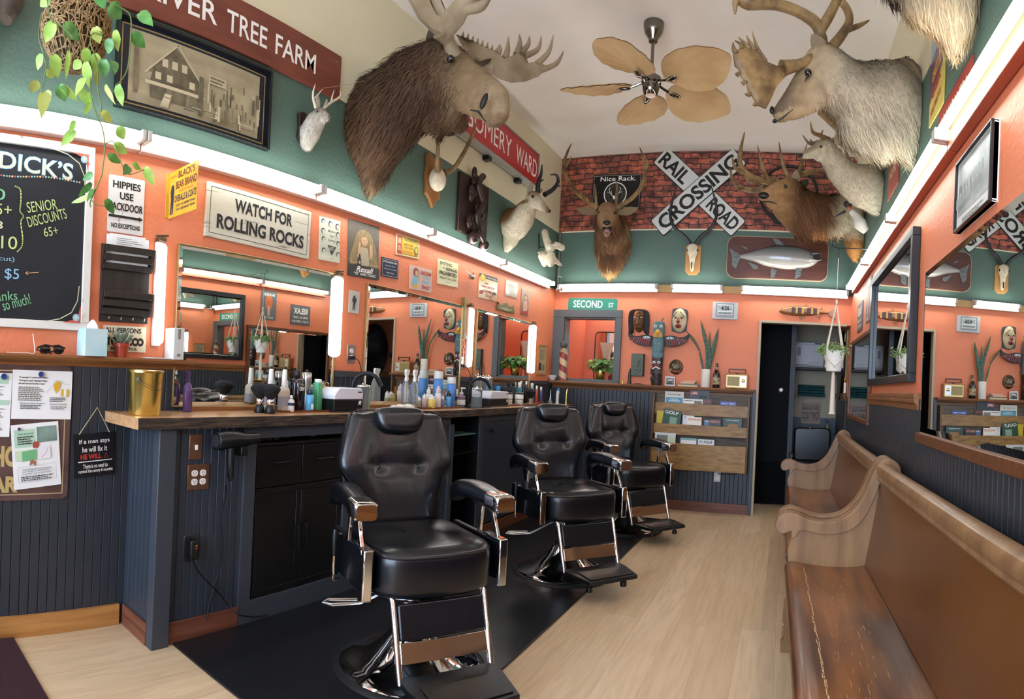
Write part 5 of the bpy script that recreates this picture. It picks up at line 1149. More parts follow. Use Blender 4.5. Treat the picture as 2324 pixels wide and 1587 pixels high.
def fb(t, W_, H_):
    b = MB(P('mask_backboard', '3a3d40', .5)); b.prism([(-.42 * W_, .45 * H_), (0, .5 * H_), (.42 * W_, .42 * H_), (.48 * W_, .3 * H_), (.42 * W_, -.42 * H_), (0, -.5 * H_), (-.42 * W_, -.42 * H_), (-.46 * W_, 0)], -.02, -.002); obj('backboard', b, t, bevel=.004)
    b = domed(W_ * .82, H_ * .95, .06, P('mask_cream', 'cdbf9a', .5, col2='b3a47c', nscale=12), y=-.02); obj('face', b, t, 60)
    b = MB(BK)
    for sx in (-1, 1): b.tube(spline([(sx * .015, -.082, .085), (sx * .04, -.075, .06), (sx * .065, -.055, .02)], 5), [.002] + [.006] * 8 + [.002] * 2, 8, flat=.5); b.ball((sx * .032, -.076, .018), (.014, .006, .008), 10, 6, M=Matrix.Rotation(sx * .5, 4, 'Y'))
    obj('brows_and_eyes', b, t)
    b = MB(P('mask_red', '8a3434', .4)); b.tube([(0, -.085, .02), (0, -.10, -.02), (0, -.09, -.035)], [.008, .02, .012], 10); b.ball((0, -.075, -.065), (.035, .014, .024), 16, 10); obj('nose_and_lips', b, t)
    b = MB(BK); b.ball((0, -.088, -.068), (.018, .006, .008), 12, 6); obj('open_mouth', b, t)
mask('sad white face mask with red lips on a dark backing', [(1524, 699), (1563, 699), (1562, 757), (1522, 757)], fb)
def fc(t, W_, H_):
    b = domed(W_, H_, .05, P('mask_dark_bronze', '3c332a', .3, col2='5e4c38', nscale=12)); obj('face', b, t, 60)
    b = MB(P('mask_copper', '9a5f3d', .4)); b.tube([(W_ * .28, -.03, H_ * .35), (W_ * .42, -.02, 0), (W_ * .25, -.03, -H_ * .38)], .01, 8, flat=.5); b.tube([(-.03, -.055, -.045), (0, -.062, -.05), (.035, -.052, -.045)], .008, 8); obj('side_band', b, t)
    b = MB(SL)
    for sx in (-1, 1): b.ball((sx * .02 - .005, -.052, .02), (.01, .005, .006), 10, 6)
    b.tube([(-.004, -.06, .01), (-.004, -.07, -.015)], [.005, .011], 8); b.ball((-.05, -.035, -.03), (.012, .008, .015), 10, 6); obj('eyes_and_nose', b, t)
mask('small round dark metal face mask beside the totem pole', [(1519, 816), (1551, 816), (1550, 851), (1518, 851)], fc)
c_, W_, H_, tl = rect('B', [(1437, 803), (1464, 804), (1462, 855), (1434, 853)])
t = thing('stone_head_tile', 'grey green box tile carved with a long stone face', 'wall tile', (c_.x, YB, c_.z)); MO = P('moai_green', '5b6557', .6, bump=.2, bscale=40)
b = MB(P('moai_side', '2b2e2c', .5)); b.box(-W_ / 2, W_ / 2, -.06, -.002, -H_ / 2, H_ / 2); obj('block', b, t, bevel=.003)
b = MB(MO); b.box(-W_ / 2 + .003, W_ / 2 - .003, -.066, -.0605, -H_ / 2 + .003, H_ / 2 - .003); b.prism([(-.035, .06), (.035, .06), (.03, .04), (.012, .035), (.016, -.02), (-.016, -.02), (-.012, .035), (-.03, .04)], -.082, -.066); b.tube([(-.022, -.07, -.055), (0, -.074, -.05), (.022, -.07, -.055)], .006, 8); b.tube(spline([(-.04, -.067, .0), (-.035, -.067, -.07), (0, -.068, -.095), (.035, -.067, -.07), (.04, -.067, 0)], 4), .005, 6); obj('carved_face', b, t, bevel=.003)
SH = ZW + .0235  # top of the back ledge
# totem pole
p = onwall('B', 1490, 870, .06); t = thing('totem_pole', 'painted totem pole with eagle head and spread red wings on the ledge', 'totem pole', (p.x, YB - .062, SH))
TT = P('totem_teal', '5d7f85', .5, col2='4b6a70', nscale=8); TB = P('totem_brown', '3d2c28', .45, col2='2c1f1c', nscale=10)
def zz(py): return at(1490, py, y=YB - .1).z - SH
b = MB(TB); loftz(b, [(0, 0, 0, .05, .045), (0, 0, .015, .055, .048), (0, 0, zz(835), .052, .046), (0, 0, zz(812), .058, .05)], 24, 3); obj('lower_figure', b, t, 50)
b = MB(TB)
for sx in (-1, 1): b.tube([(sx * .035, -.045, .03), (sx * .045, -.055, .07), (sx * .03, -.06, .10), (sx * .02, -.06, .06)], .016, 10); b.tube([(sx * .05, -.03, zz(835) - .01), (sx * .05, -.05, .12), (sx * .02, -.062, .11)], .014, 10); b.ball((sx * .03, -.055, .012), (.02, .02, .012), 10, 6)
obj('limbs', b, t)
b = MB(TT); loftz(b, [(0, 0, zz(812), .058, .05), (0, 0, zz(802), .062, .052), (0, 0, zz(800), .055, .048)], 24, 3); obj('collar', b, t)
b = MB(TT); loftz(b, [(0, 0, zz(800), .054, .048), (0, 0, zz(795), .062, .055), (0, 0, zz(775), .063, .056), (0, 0, zz(768), .05, .048)], 24, 3); b.box(-.06, .06, -.045, .04, zz(808), zz(803)); obj('chest', b, t, 50)
b = MB(TT); hz = zz(768); loftz(b, [(0, 0, hz, .052, .046), (0, 0, hz + .03, .056, .05), (0, 0, zz(738), .056, .05), (0, 0, zz(731), .05, .046), (0, 0, zz(729), .03, .03)], 24, 3); hd = obj('eagle_head', b, t, 50)
b = MB(P('totem_yellow', 'c9963a', .45)); b.prism([(-.045, zz(766)), (.045, zz(766)), (.05, zz(760)), (.012, zz(748)), (-.012, zz(748)), (-.05, zz(760))], -.062, -.045); b.tube([(0, -.05, zz(750)), (0, -.085, zz(757)), (0, -.08, zz(765))], [.014, .02, .008], 8); obj('beak', b, hd)
EW = P('totem_white', 'd9d6c8', .5); RDT = P('totem_red', '8f2f2c', .5)
def eyes(z, y, d=.028, r=.018, par=t, nm='painted_eyes'):
    b = MB(P('totem_blue', '8fb3c2', .5))
    for sx in (-1, 1): b.ball((sx * d, y, z), (r * 1.15, .006, r * 1.0), 14, 6)
    b.mat = EW
    for sx in (-1, 1): b.ball((sx * d, y - .004, z), (r * .75, .005, r * .7), 12, 6)
    b.mat = BK
    for sx in (-1, 1): b.ball((sx * d, y - .008, z), (r * .35, .004, r * .35), 10, 6)
    obj(nm, b, par)
eyes(zz(741), -.046, par=hd); eyes(zz(823), -.048, .026, .017); eyes(zz(781), -.052, .015, .008)
b = MB(EW); b.tube([(-.04, -.05, zz(838)), (0, -.062, zz(833)), (.04, -.05, zz(838))], .008, 8); b.mat = RDT; b.tube([(-.045, -.048, zz(833)), (0, -.06, zz(828)), (.045, -.048, zz(833))], .006, 8); obj('mouth', b, t)
b = MB(P('totem_crest', '7a6f6a', .5)); b.tube([(.02, 0, zz(730)), (.03, 0, zz(724)), (.045, 0, zz(720)), (.05, -.01, zz(722))], [.009, .008, .007, .004], 8); b.mat = P('totem_yellow', '', 0) if False else MATS['totem_yellow']; b.tube([(-.02, 0, zz(730)), (-.022, 0, zz(720))], .004, 6); obj('crest', b, hd)
for sx in (-1, 1):
    b = MB(BK); zt = zz(763); WS = 1.2
    o_ = spline([(.05, zt), (.12, zt + .012), (.19, zt - .005), (.235, zt + .005), (.27, zt + .035), (.275, zt + .01), (.25, zt - .045), (.2, zt - .085), (.14, zt - .105), (.06, zt - .105)], 3)
    b.prism([(sx * x * WS, z) for x, z in o_], -.02, .0)
    wg = obj('wing', b, t)
    b = MB(RDT)
    for i in range(9):
        a0_ = .09 + i * .023; top = (a0_, zt - .01 - .001 * i); bot = (a0_ + .012 + .003 * i, zt - .095 + .0007 * i * i * 1.1)
        b.mat = [RDT, P('totem_dusty', '7f5f5c', .5)][i % 2] if i > 3 else RDT
        b.prism([(sx * (top[0] - .006), top[1]), (sx * (top[0] + .008), top[1]), (sx * (bot[0] + .009), bot[1]), (sx * (bot[0] - .004), bot[1] - .003)], -.026, -.0205)
    b.mat = MATS['totem_blue']; b.ball((sx * .125, -.022, zt - .018), (.046, .008, .017), 16, 8); b.mat = EW; b.ball((sx * .125, -.028, zt - .018), (.03, .005, .008), 14, 6); b.mat = BK; b.ball((sx * .125, -.032, zt - .018), (.01, .003, .005), 10, 6)
    obj('painted_feathers', b, wg, 0)
def onledge(px, off=.06): q = onwall('B', px, 870, off); return V((q.x, YB - off, SH))
p = onledge(1428); t = thing('small_totem', 'tiny black carved figure on the ledge left of the totem pole', 'figurine', p)
b = MB(BLK); loftz(b, [(0, 0, 0, .022, .018), (0, 0, .02, .02, .016), (0, 0, .05, .016, .014), (0, 0, .09, .018, .015), (0, 0, .12, .012, .012), (.004, 0, .15, .01, .01), (.006, 0, .165, .004, .004)], 16, 2.5); b.tube([(.008, 0, .15), (.02, 0, .16)], [.006, .002], 6); obj('body', b, t, 50)
p = onledge(1413, .05); b = MB(BRASS); b.lathe([(.008, 0), (.008, .02), (.006, .03), (.002, .045), (0, .046)], 12); o = tag(obj('brass_finial', b, None), 'tiny brass point on the ledge beside the grey frame', 'ornament'); o.location = p
p = onledge(1448, .07); b = MB(DKW); b.tube([(-.05, 0, .004), (0, 0, .006), (.06, 0, .004)], [.002, .004, .002], 6); o = tag(obj('thin_stick', b, None), 'thin dark stick lying on the ledge by the small figurine', 'stick'); o.location = p
p = onledge(1521, .05); t = thing('photo_card', 'small black and white photo card leaning on the back ledge', 'photo', p)
b = MB(PAPER); b.prism([(-.056, 0), (.054, -.0), (.05, .095), (-.05, .10)], -.012, -.0105); obj('card', b, t, 0)
b = MB(GR); b.prism([(-.044, .012), (.044, .012), (.041, .082), (-.041, .085)], -.0135, -.0125); b.mat = DG; b.prism([(-.04, .02), (.0, .05), (.03, .025), (.04, .014), (-.04, .014)], -.0142, -.0137); b.mat = PAPER; b.prism([(-.03, .06), (.02, .07), (.03, .06), (-.02, .052)], -.0142, -.0137); obj('photograph', b, t, 0)
# books lying on the ledge
books = [(1563, .0, .20, .11, .016, 'cdbb98', 'cream book lying lowest in the stack on the ledge'), (1564, .016, .19, .10, .014, '5e6b52', 'green edged book second in the stack on the ledge'), (1561, .030, .15, .10, .016, 'd8a58c', 'pink book third from the bottom of the ledge stack'), (1566, .046, .13, .09, .018, 'cf9f84', 'small salmon colored book on top of the ledge stack')]
for px, z, w_, d_, h_, cc, lb in books:
    p = onledge(px, .062); t = thing('stacked_book', lb, 'book', p + V((0, 0, z + .0005)), rnd.uniform(-.05, .05), 'books stacked on the back ledge')
    b = MB(PAPER); b.box(-w_ / 2 + .003, w_ / 2 - .002, -d_ / 2 + .003, d_ / 2 - .003, .0015, h_ - .0015); obj('pages', b, t)
    b = MB(P('book_' + cc, cc, .5)); b.box(-w_ / 2, w_ / 2, -d_ / 2, d_ / 2, 0, .0014); b.box(-w_ / 2, w_ / 2, -d_ / 2, d_ / 2, h_ - .0016, h_ - .0005); b.box(-w_ / 2, w_ / 2, -d_ / 2, -d_ / 2 + .0025, .0014, h_ - .0016); obj('cover', b, t)
# vase with snake plant
p = onledge(1601, .062); t = thing('snake_plant', 'tall snake plant in a white ribbed vase on the back ledge', 'potted plant', p)
b = MB(P('white_ceramic', 'dedace', .4)); b.lathe([(.044, 0), (.047, .005), (.047, .185), (.044, .19), (.04, .19), (.04, .17), (0, .17)], 32); obj('vase', b, t)
SNK = P('snake_leaf', '22402a', .4, col2='3d5c3a', nscale=14, stretch=(1, 1, 5), lo=.45, hi=.6)
def blade(b, pts, ws):
    q = spline([tuple(x) for x in pts], 5); k = len(q); lf = [V(x) for x in q]; n = len(ws) - 1
    for i in range(k): pass
    wl = [ws[min(n, int(i / (k - 1) * n))] * (1 - (i / (k - 1) * n) % 1) + ws[min(n, int(i / (k - 1) * n) + 1)] * ((i / (k - 1) * n) % 1) for i in range(k)]
    vs = []; 
    for i, c in enumerate(lf):
        for dx, dy in ((-1, -.25), (0, .35), (1, -.25), (0, .2)): vs.append((c.x + dx * wl[i], c.y + dy * wl[i] * .8 + (.001 if dy == .35 else 0), c.z))
    fs = []
    for i in range(k - 1):
        for j in range(4): fs.append((i * 4 + j, i * 4 + (j + 1) % 4, (i + 1) * 4 + (j + 1) % 4, (i + 1) * 4 + j))
    b.add(vs, fs)
LV = lambda px, py, off=.07: onwall('B', px, py, off) - p
for pts, ws in (((LV(1600, 852), LV(1604, 800), LV(1598, 760), LV(1590, 727)), (.006, .014, .02, .001)), ((LV(1603, 852), LV(1609, 790), LV(1611, 752)), (.008, .018, .001)), ((LV(1608, 852), LV(1617, 800), LV(1626, 765), LV(1630, 745)), (.008, .024, .018, .001)), ((LV(1598, 852), LV(1588, 800), LV(1572, 770), LV(1558, 752)), (.006, .006, .018, .001)), ((LV(1598, 852), LV(1592, 820), LV(1585, 790)), (.008, .012, .001)), ((LV(1606, 850), LV(1612, 810), LV(1609, 770)), (.01, .02, .002))):
    b = MB(SNK); blade(b, pts, ws); obj('leaf', b, t, 60)
p = onledge(1625, .065); t = thing('beer_bottle', 'dark brown beer bottle with cream label on the back ledge', 'bottle', p)
b = MB(P('brown_glass', '1a0d07', .08, coat=.5)); b.lathe([(.034, 0), (.037, .006), (.037, .13), (.033, .155), (.017, .185), (.014, .20), (.0135, .245), (.0155, .247), (.0155, .256), (0, .256)], 28); obj('glass', b, t)
b = MB(P('beer_label', 'c9b88f', .5, col2='6b5a42', nscale=30)); b.lathe([(.0375, .035), (.0378, .036), (.0378, .11), (.0375, .111)], 28); b.lathe([(.0165, .19), (.0168, .205), (.0155, .215), (.0152, .215)], 20); obj('label_band', b, t)
p = onledge(1672, .06); t = thing('vintage_radio', 'tan vintage portable radio with brown handle on the back ledge', 'radio', p)
b = MB(P('radio_tan', 'a9784a', .45, col2='9a6a3e', nscale=20)); b.prism(rr(.235, .15, .012, cz=.077), -.035, .035); obj('case', b, t, bevel=.004)
b = MB(P('radio_gold', 'bfa56a', .35, .5)); b.prism(rr(.21, .125, .008, cz=.077), -.038, -.0352); obj('front_plate', b, t)
b = MB(P('radio_grille', '9c8650', .45)); b.box(-.095, .03, -.041, -.0382, .03, .125); b.mat = SL
for x in (-.06, -.015): b.box(x, x + .002, -.042, -.0405, .03, .125)
b.mat = P('radio_dial_silver', 'cfcfcb', .3, .3); b.box(.035, .1, -.041, -.0382, .025, .13); obj('grille', b, t)
b = MB(BRASS); b.lathe([(.018, 0), (.018, .006), (.012, .01), (0, .01)], 20, M=Matrix.Rotation(pi / 2, 4, 'X'), o=(.07, -.041, .085)); obj('tuning_knob', b, t)
b = MB(P('radio_handle_brown', '3a2620', .4)); b.box(-.09, .09, -.01, .01, .195, .207); b.box(-.09, -.082, -.01, .01, .165, .195); b.box(.082, .09, -.01, .01, .165, .195); b.box(-.09, .09, -.01, .01, .162, .168); b.box(-.015, .015, -.008, .008, .152, .162); obj('carry_handle', b, t, bevel=.002)
cord('radio_cord', 'thin black cord looping from the radio down behind the magazine rack', [onledge(1650, .05) + V((0, 0, .004)), onledge(1665, .115) + V((0, 0, .006)), onledge(1680, .14) + V((0, 0, -.03)), onledge(1690, .10) + V((0, 0, -.03))], .002)
# barber pole, plant and bowl by the frame
p = onledge(1276, .06); t = thing('barber_pole', 'wooden barber pole with red and cream stripes on the back ledge', 'barber pole', p); t.scale = (1.2, 1.2, 1.2)
def pole():
    m = bpy.data.materials.new('barber_stripes'); m.use_nodes = True; nt = m.node_tree; bs = nt.nodes['Principled BSDF']; L = nt.links.new
    tc = nd(nt, 'ShaderNodeTexCoord'); gr = nd(nt, 'ShaderNodeTexGradient', gradient_type='RADIAL'); L(tc.outputs['Object'], gr.inputs[0]); sp = nd(nt, 'ShaderNodeSeparateXYZ'); L(tc.outputs['Object'], sp.inputs[0])
    m1 = nd(nt, 'ShaderNodeMath', operation='MULTIPLY_ADD'); m1.inputs[1].default_value = 8.5; L(sp.outputs['Z'], m1.inputs[0]); L(gr.outputs['Fac'], m1.inputs[2])
    m2 = nd(nt, 'ShaderNodeMath', operation='FRACT'); L(m1.outputs[0], m2.inputs[0]); r = nd(nt, 'ShaderNodeValToRGB'); r.color_ramp.interpolation = 'CONSTANT'; r.color_ramp.elements[0].color = lin('8a3a34'); r.color_ramp.elements[1].position = .5; r.color_ramp.elements[1].color = lin('c7ae86')
    L(m2.outputs[0], r.inputs[0]); L(r.outputs[0], bs.inputs['Base Color']); bs.inputs['Roughness'].default_value = .5; return m
b = MB(pole()); b.lathe([(.036, 0), (.037, .26), (.034, .262), (0, .262)], 28); obj('striped_post', b, t)
b = MB(P('pole_cap_tan', 'a08a66', .5)); b.lathe([(.038, .262), (.034, .28), (.024, .285), (.022, .30), (0, .30)], 24); obj('collar', b, t)
b = MB(P('pole_ball_grey', '4c4a48', .4)); b.ball((0, 0, .335), (.038, .038, .04), 20, 14); obj('ball', b, t)
p = onledge(1253, .065); t = thing('white_bowl', 'small white bowl on the back ledge in the left corner', 'bowl', p)
b = MB(P('bowl_white', 'e2dcd2', .35)); b.lathe([(.025, 0), (.028, .004), (.05, .03), (.06, .055), (.056, .055), (.046, .03), (.02, .01), (0, .01)], 28); obj('bowl', b, t)
p = onwall('B', 1356, 862, .0); t = thing('gold_pot_plant', 'leafy green plant in a gold pot inside the grey framed opening', 'potted plant', (p.x, YB + .10, WZ0 + .016))
b = MB(BRASS); b.lathe([(.045, 0), (.05, .004), (.062, .06), (.065, .10), (.06, .10), (.055, .09), (0, .09)], 28); obj('pot', b, t)
LEAF = P('glossy_green_leaf', '3d6e34', .35, col2='5f9448', nscale=25)
LEAF2 = P('lime_green_leaf', '83b34a', .4, col2='b2cf6c', nscale=18)
def leaf(b, base, tip, w, nrm=V((0, -1, .3)), cup=.15, n=6):
    """heart shaped leaf, slightly cupped"""
    base, tip = V(base), V(tip); d = tip - base; L_ = d.length; d = d.normalized(); s_ = d.cross(V(nrm)); s_ = s_.normalized() if s_.length > 1e-5 else d.orthogonal().normalized(); up = s_.cross(d)
    pr = [(-.06, .0), (-.1, .3), (0, .62), (.18, .9), (.4, .95), (.62, .72), (.82, .38), (1, .0)]
    c = []; l = []; r_ = []
    for k, h in pr:
        o_ = up * (-cup * L_ * (k * k) + .03 * L_ * sin(k * 9)); c.append(base + d * L_ * max(0, k) + o_); l.append(base + d * L_ * k + s_ * w * h / 2 + up * cup * w * h * .7 + o_); r_.append(base + d * L_ * k - s_ * w * h / 2 + up * cup * w * h * .7 + o_)
    m = len(pr); vs = c + l + r_; fs = []
    for i in range(m - 1): fs += [(i, i + 1, m + i + 1, m + i), (i + 1, i, 2 * m + i, 2 * m + i + 1)]
    k = len(vs); vs2 = [v_ - up * .0008 for v_ in vs]
    b.add(vs + vs2, fs + [tuple(x + k for x in reversed(f)) for f in fs])
r = random.Random(12); b = MB(LEAF); st = MB(P('green_stem', '4f6b35', .5))
for i in range(90):
    a = r.uniform(0, 2 * pi); el = r.uniform(-.2, 1.3); R_ = r.uniform(.06, .15); q = V((R_ * cos(a) * cos(el) * 1.1 + .01, R_ * sin(a) * cos(el) * .8, .12 + R_ * sin(el) * .9))
    st.tube(spline([(0, 0, .09), tuple(q * .6 + V((0, 0, .08))), tuple(q)], 3), .0015, 5)
    b.mat = LEAF if r.random() < .93 else LEAF2; dd = V((cos(a), sin(a), -.5 + r.uniform(-.3, .3))).normalized() * r.uniform(.05, .085); leaf(b, q, q + dd, .058, (0, -.5, 1))
obj('stems', st, t); obj('foliage', b, t, 60)['kind'] = 'stuff'
t = thing('tube_reflection_glass', 'tall flared glass vase shape standing in for a tube light reflection behind the gold pot plant', 'vase', (p.x - .02, YB + .34, 1.10)); t.location.z = WZ0 - .019
b = MB(P('frosted_glass', 'e8d9c4', .2, trans=.6, ior=1.2)); b.lathe([(.03, 0), (.035, .02), (.03, .2), (.05, .34), (.085, .46), (.083, .46), (.047, .34), (.027, .2), (0, .02)], 28); obj('glass', b, t)  # pale reflection of an upright tube, modelled as flared glass
# magazine rack
c_, W_, H_, tl = rect('B', [(1488, 893), (1699, 903), (1692, 1075), (1480, 1058)], .05)
za, zb = at(1690, 1075, y=YB - .1).z, at(1700, 902, y=YB - .02).z; xa, xb = at(1484, 1000, y=YB - .05).x, at(1695, 1000, y=YB - .05).x
t = thing('magazine_rack', 'oak wall rack with three tiers of magazines under the back ledge', 'magazine rack', ((xa + xb) / 2, YB - .014, za)); W2 = (xb - xa) / 2; Hh = ZW - .06 - za
OAKR = P('quarter_sawn_oak', 'a07a3e', .4, col2='7c5828', nscale=7, stretch=(1.2, 1, 5), detail=9, lo=.35, hi=.65, bump=.05, bscale=12)
OAKL = P('dark_oak_edge', '6a4a2c', .45)
b = MB(P('old_grey_plank', '6b5d4e', .6, col2='4d4138', nscale=4, stretch=(1, 1, 9))); b.box(-W2, W2, -.012, 0, .0, Hh); obj('backboard', b, t)
for sx in (-1, 1): b = MB(OAKL); x = sx * (W2 + .009); b.prism([(0, 0), (-.13, .0), (-.14, .02), (-.10, Hh), (0, Hh)], x - .009, x + .009, M=Matrix(((0, 1, 0, 0), (1, 0, 0, 0), (0, 0, 1, 0), (0, 0, 0, 1)))); obj('side_panel', b, t, bevel=.002)
TI = [(0.005, .215), (.285, .50), (.565, .725)]
zr = lambda py: at(1590, py, y=YB - .12).z - za
TI = [(.004, zr(1009)), (zr(990), zr(966)), (zr(945), zr(918))]
for i, (z0, z1) in enumerate(TI):
    b = MB(OAKR); y0 = -.138 + .042 * i; b.box(-W2, W2, y0, y0 + .010, z0, z1); b.box(-W2, W2, y0 + .010, -.0125, z0, z0 + .008); obj('tier_board', b, t, bevel=.002)
GZ = [TI[0][0] + .009, TI[1][0] + .009, TI[2][0] + .009]
def mag(px, tier, w_, h_, ccol, label, title=None, tcol=None, tilt=0, dep=0, extra=None, out=None):
    i = tier; top_px = None; q = onwall('B', px, 950, .1); y = YB - .014 - .126 + .042 * i + .0085 * dep
    m = thing('magazine', label, 'magazine', (q.x, y, za + GZ[i]), 0, 'magazines in the oak wall rack', tilt=tilt)
    b = MB(P('magc_' + ccol, ccol, .35)); b.box(-w_ / 2, w_ / 2, 0, .0012, 0, h_); b.mat = PAPER; b.box(-w_ / 2 + .001, w_ / 2 - .001, .0013, .005, .001, h_ - .001); obj('pages', b, m)
    b = MB()
    if title:
        vv = title if isinstance(title, list) else [(title, .5, .88, .9, .1)]
        for (tx, u, v, tw, th_), mt in zip(vv, tcol if isinstance(tcol, list) else [tcol] * len(vv)): plate_text(b, tx, (u - .5 - tw / 2) * w_, (u - .5 + tw / 2) * w_, (v - th_ / 2) * h_, (v + th_ / 2) * h_, -.0008, .02, mt)
    if extra:
        for u0, v0, u1, v1, mt in extra: b.mat = mt; b.box((u0 - .5) * w_, (u1 - .5) * w_, -.0006, -.0001, v0 * h_, v1 * h_)
    if b.f: obj('cover_print', b, m, 0)
    return m
h3 = lambda py, i: at(1590, py, y=YB - .12).z - za - GZ[i]
hT = .24
mag(1526, 2, .20, h3(892, 2), 'd9d4c6', 'white parks guide magazine at the left of the top tier', [('THE SEVENTH TIMELY', .5, .86, .8, .05), ('HIKING', .5, .66, .4, .05), ('WILDERNESS', .5, .58, .6, .06)], [DG, WH, WH], extra=[(.05, .3, .95, .74, P('cover_teal', '4f93a8', .4))], dep=1)
mag(1570, 2, .2, h3(907, 2), 'e3e0da', 'white magazine with grey photograph in the middle of the top tier', None, extra=[(.55, .5, .95, .9, GR), (.05, .86, .5, .9, DG)])
mag(1583, 2, .21, h3(886, 2), '23262a', 'black life magazine standing tallest in the top tier', [('LIFE', .24, .875, .3, .1)], [WH], dep=2, extra=[(.05, .8, .44, .95, RD), (.5, .4, .9, .8, DG)])
mag(1598, 2, .13, h3(905, 2), '3a1d16', 'dark magazine with orange lettering beside the black life magazine', [('OUTDOOR', .5, .85, .8, .1)], [OR], dep=1)
mag(1650, 2, .17, h3(909, 2), '2c4a9a', 'blue booklet with white lettering at the right of the top tier', [('BIRCH TREES', .5, .86, .8, .09)], [WH], dep=0)
mag(1500, 1, .10, h3(938, 1), 'c9b22e', 'yellow spined magazine at the left of the middle tier', None, dep=2)
mag(1520, 1, .19, h3(934, 1), '2a4a34', 'green golf magazine tilted in the middle tier', [('GOLF', .45, .88, .75, .14)], [WH], tilt=.12, dep=1, extra=[(.4, .3, .8, .7, P('golf_sky', '7fa08a', .5))])
mag(1562, 1, .12, h3(945, 1), 'd6d5d8', 'pale magazine with thin lettering in the middle of the middle tier', [('ii', .2, .9, .12, .08)], [DG], dep=1)
mag(1576, 1, .15, h3(948, 1), 'e6dfd2', 'white magazine with big orange wood title in the middle tier', [('WOOD', .5, .86, .9, .14)], [OR], dep=0)
mag(1608, 1, .09, h3(953, 1), '4f6b8a', 'narrow blue grey magazine beside the orange titled one', [('REI', .5, .9, .7, .08)], [WH], dep=1)
mag(1623, 1, .12, h3(951, 1), '2f1d1a', 'dark science magazine right of centre in the middle tier', [('SCIENTIFIC', .5, .9, .9, .07), ('AMERICAN', .5, .82, .85, .07)], [P('peach_ink', 'd99a7c', .5)] * 2, dep=0)
mag(1663, 1, .19, h3(946, 1), '1c3a2e', 'dark green book with spaced capitals at the right of the middle tier', [('ORVISIZED', .5, .88, .7, .05)], [WH], dep=0, extra=[(.25, .4, .8, .68, P('cover_tan', '9a6f46', .5))])
mag(1513, 0, .22, h3(987, 0), 'd5d8d8', 'pale magazine with dark photograph at the left of the bottom tier', None, extra=[(.1, .7, .62, .93, GR), (.66, .75, .95, .9, LG)], dep=1)
mag(1566, 0, .17, h3(996, 0), '7fa7a6', 'teal edged white magazine in the middle of the bottom tier', None, extra=[(.03, .5, .97, .93, PAPER)], dep=1)
mag(1606, 0, .17, h3(997, 0), 'd9dadb', 'white magazine with black lettering at the right of the bottom tier', [('FLY ANGLER', .5, .92, .8, .09)], [BK], dep=0)
p = onwall('B', 1628, 1081, .013); outlet('B', 0, 0, .07, .115, 'white outlet plate with cord below the magazine rack', mat=P('almond_plate', 'c5c3bd', .4), loc=V((p.x, YB - .0135, p.z)))
cord('rack_cord', 'black cord running from the outlet below the magazine rack', [V((p.x, YB - .03, p.z + .02)), V((p.x + .03, YB - .05, p.z + .03)), V((p.x + .16, YB - .04, p.z + .03)), V((p.x + .24, YB - .02, p.z + .05))], .003)
# wooden fish
c_, W_, H_, tl = rect('B', [(1757, 693), (1898, 700), (1896, 728), (1757, 715)])
t = thing('wooden_fish', 'carved wooden trout with inlaid striped panels above the doorway', 'wall carving', (c_.x, YB, c_.z)); FW = P('fish_wood', '9a6538', .35, col2='7d4c28', nscale=4, stretch=(1, 1, 4), coat=.3)
fish(t, W_ * .84, .055, .035, -.004, FW, -1, z=.0)
b = MB(FW); b.prism([(W_ * .38, .012), (W_ * .5, .06), (W_ * .47, -.01), (W_ * .5, -.075), (W_ * .38, -.02)], -.022, -.006); obj('tail', b, t, bevel=.003)
for pl in ([(-.03, .05), (.01, .088), (.035, .05)], [(-.06, -.05), (-.035, -.085), (.0, -.052)], [(.13, -.035), (.15, -.07), (.18, -.03)], [(.15, .038), (.175, .06), (.18, .035)]): b = MB(FW); b.prism(pl, -.018, -.008); obj('fin', b, t, bevel=.002)
for x0 in (-.14, .02):
    b = MB()
    for k in range(6): b.mat = [P('inlay_dark', '35201a', .4), P('inlay_plum', '4a2a24', .4), P('inlay_gold', 'b98a3e', .4)][k % 3 if k < 5 else 2]; b.box(x0 + k * .021, x0 + k * .021 + .0205, -.043, -.02, -.022, .04)
    obj('inlay_panel', b, t)
b = MB(BK); b.ball((-W_ * .38, -.032, .018), .005, 8, 6); obj('eye', b, t)
# conduit, bells and bone by the corner
b = MB(P('grey_conduit', '6d6a60', .5, .4)); b.tube([(XL + .03, YB - .03, 2.36), (XL + .03, YB - .03, 2.96)], .014, 10); tag(obj('corner_conduit', b, None), 'short grey pipe in the back left corner of the green band', 'pipe')
p = onwall('B', 1268, 620, .25); t = thing('hanging_bells', 'two small silver bells on chains hanging in the back left corner', 'bells', (XL + .12, YB - .2, 2.42))
b = MB(STEEL); b.tube([(0, 0, 0), (0, 0, .14)], .003, 6); b.box(-.02, .02, -.01, .01, -.005, .005); b.tube([(0, 0, .14), (-.09, .17, .14)], .004, 6); obj('chain', b, t)
for x in (-.02, .025): b = MB(CHROME); b.tube([(x * .4, 0, 0), (x, 0, -.12)], .002, 6); b.ball((x, 0, -.135), .02, 14, 10); obj('bell', b, t)
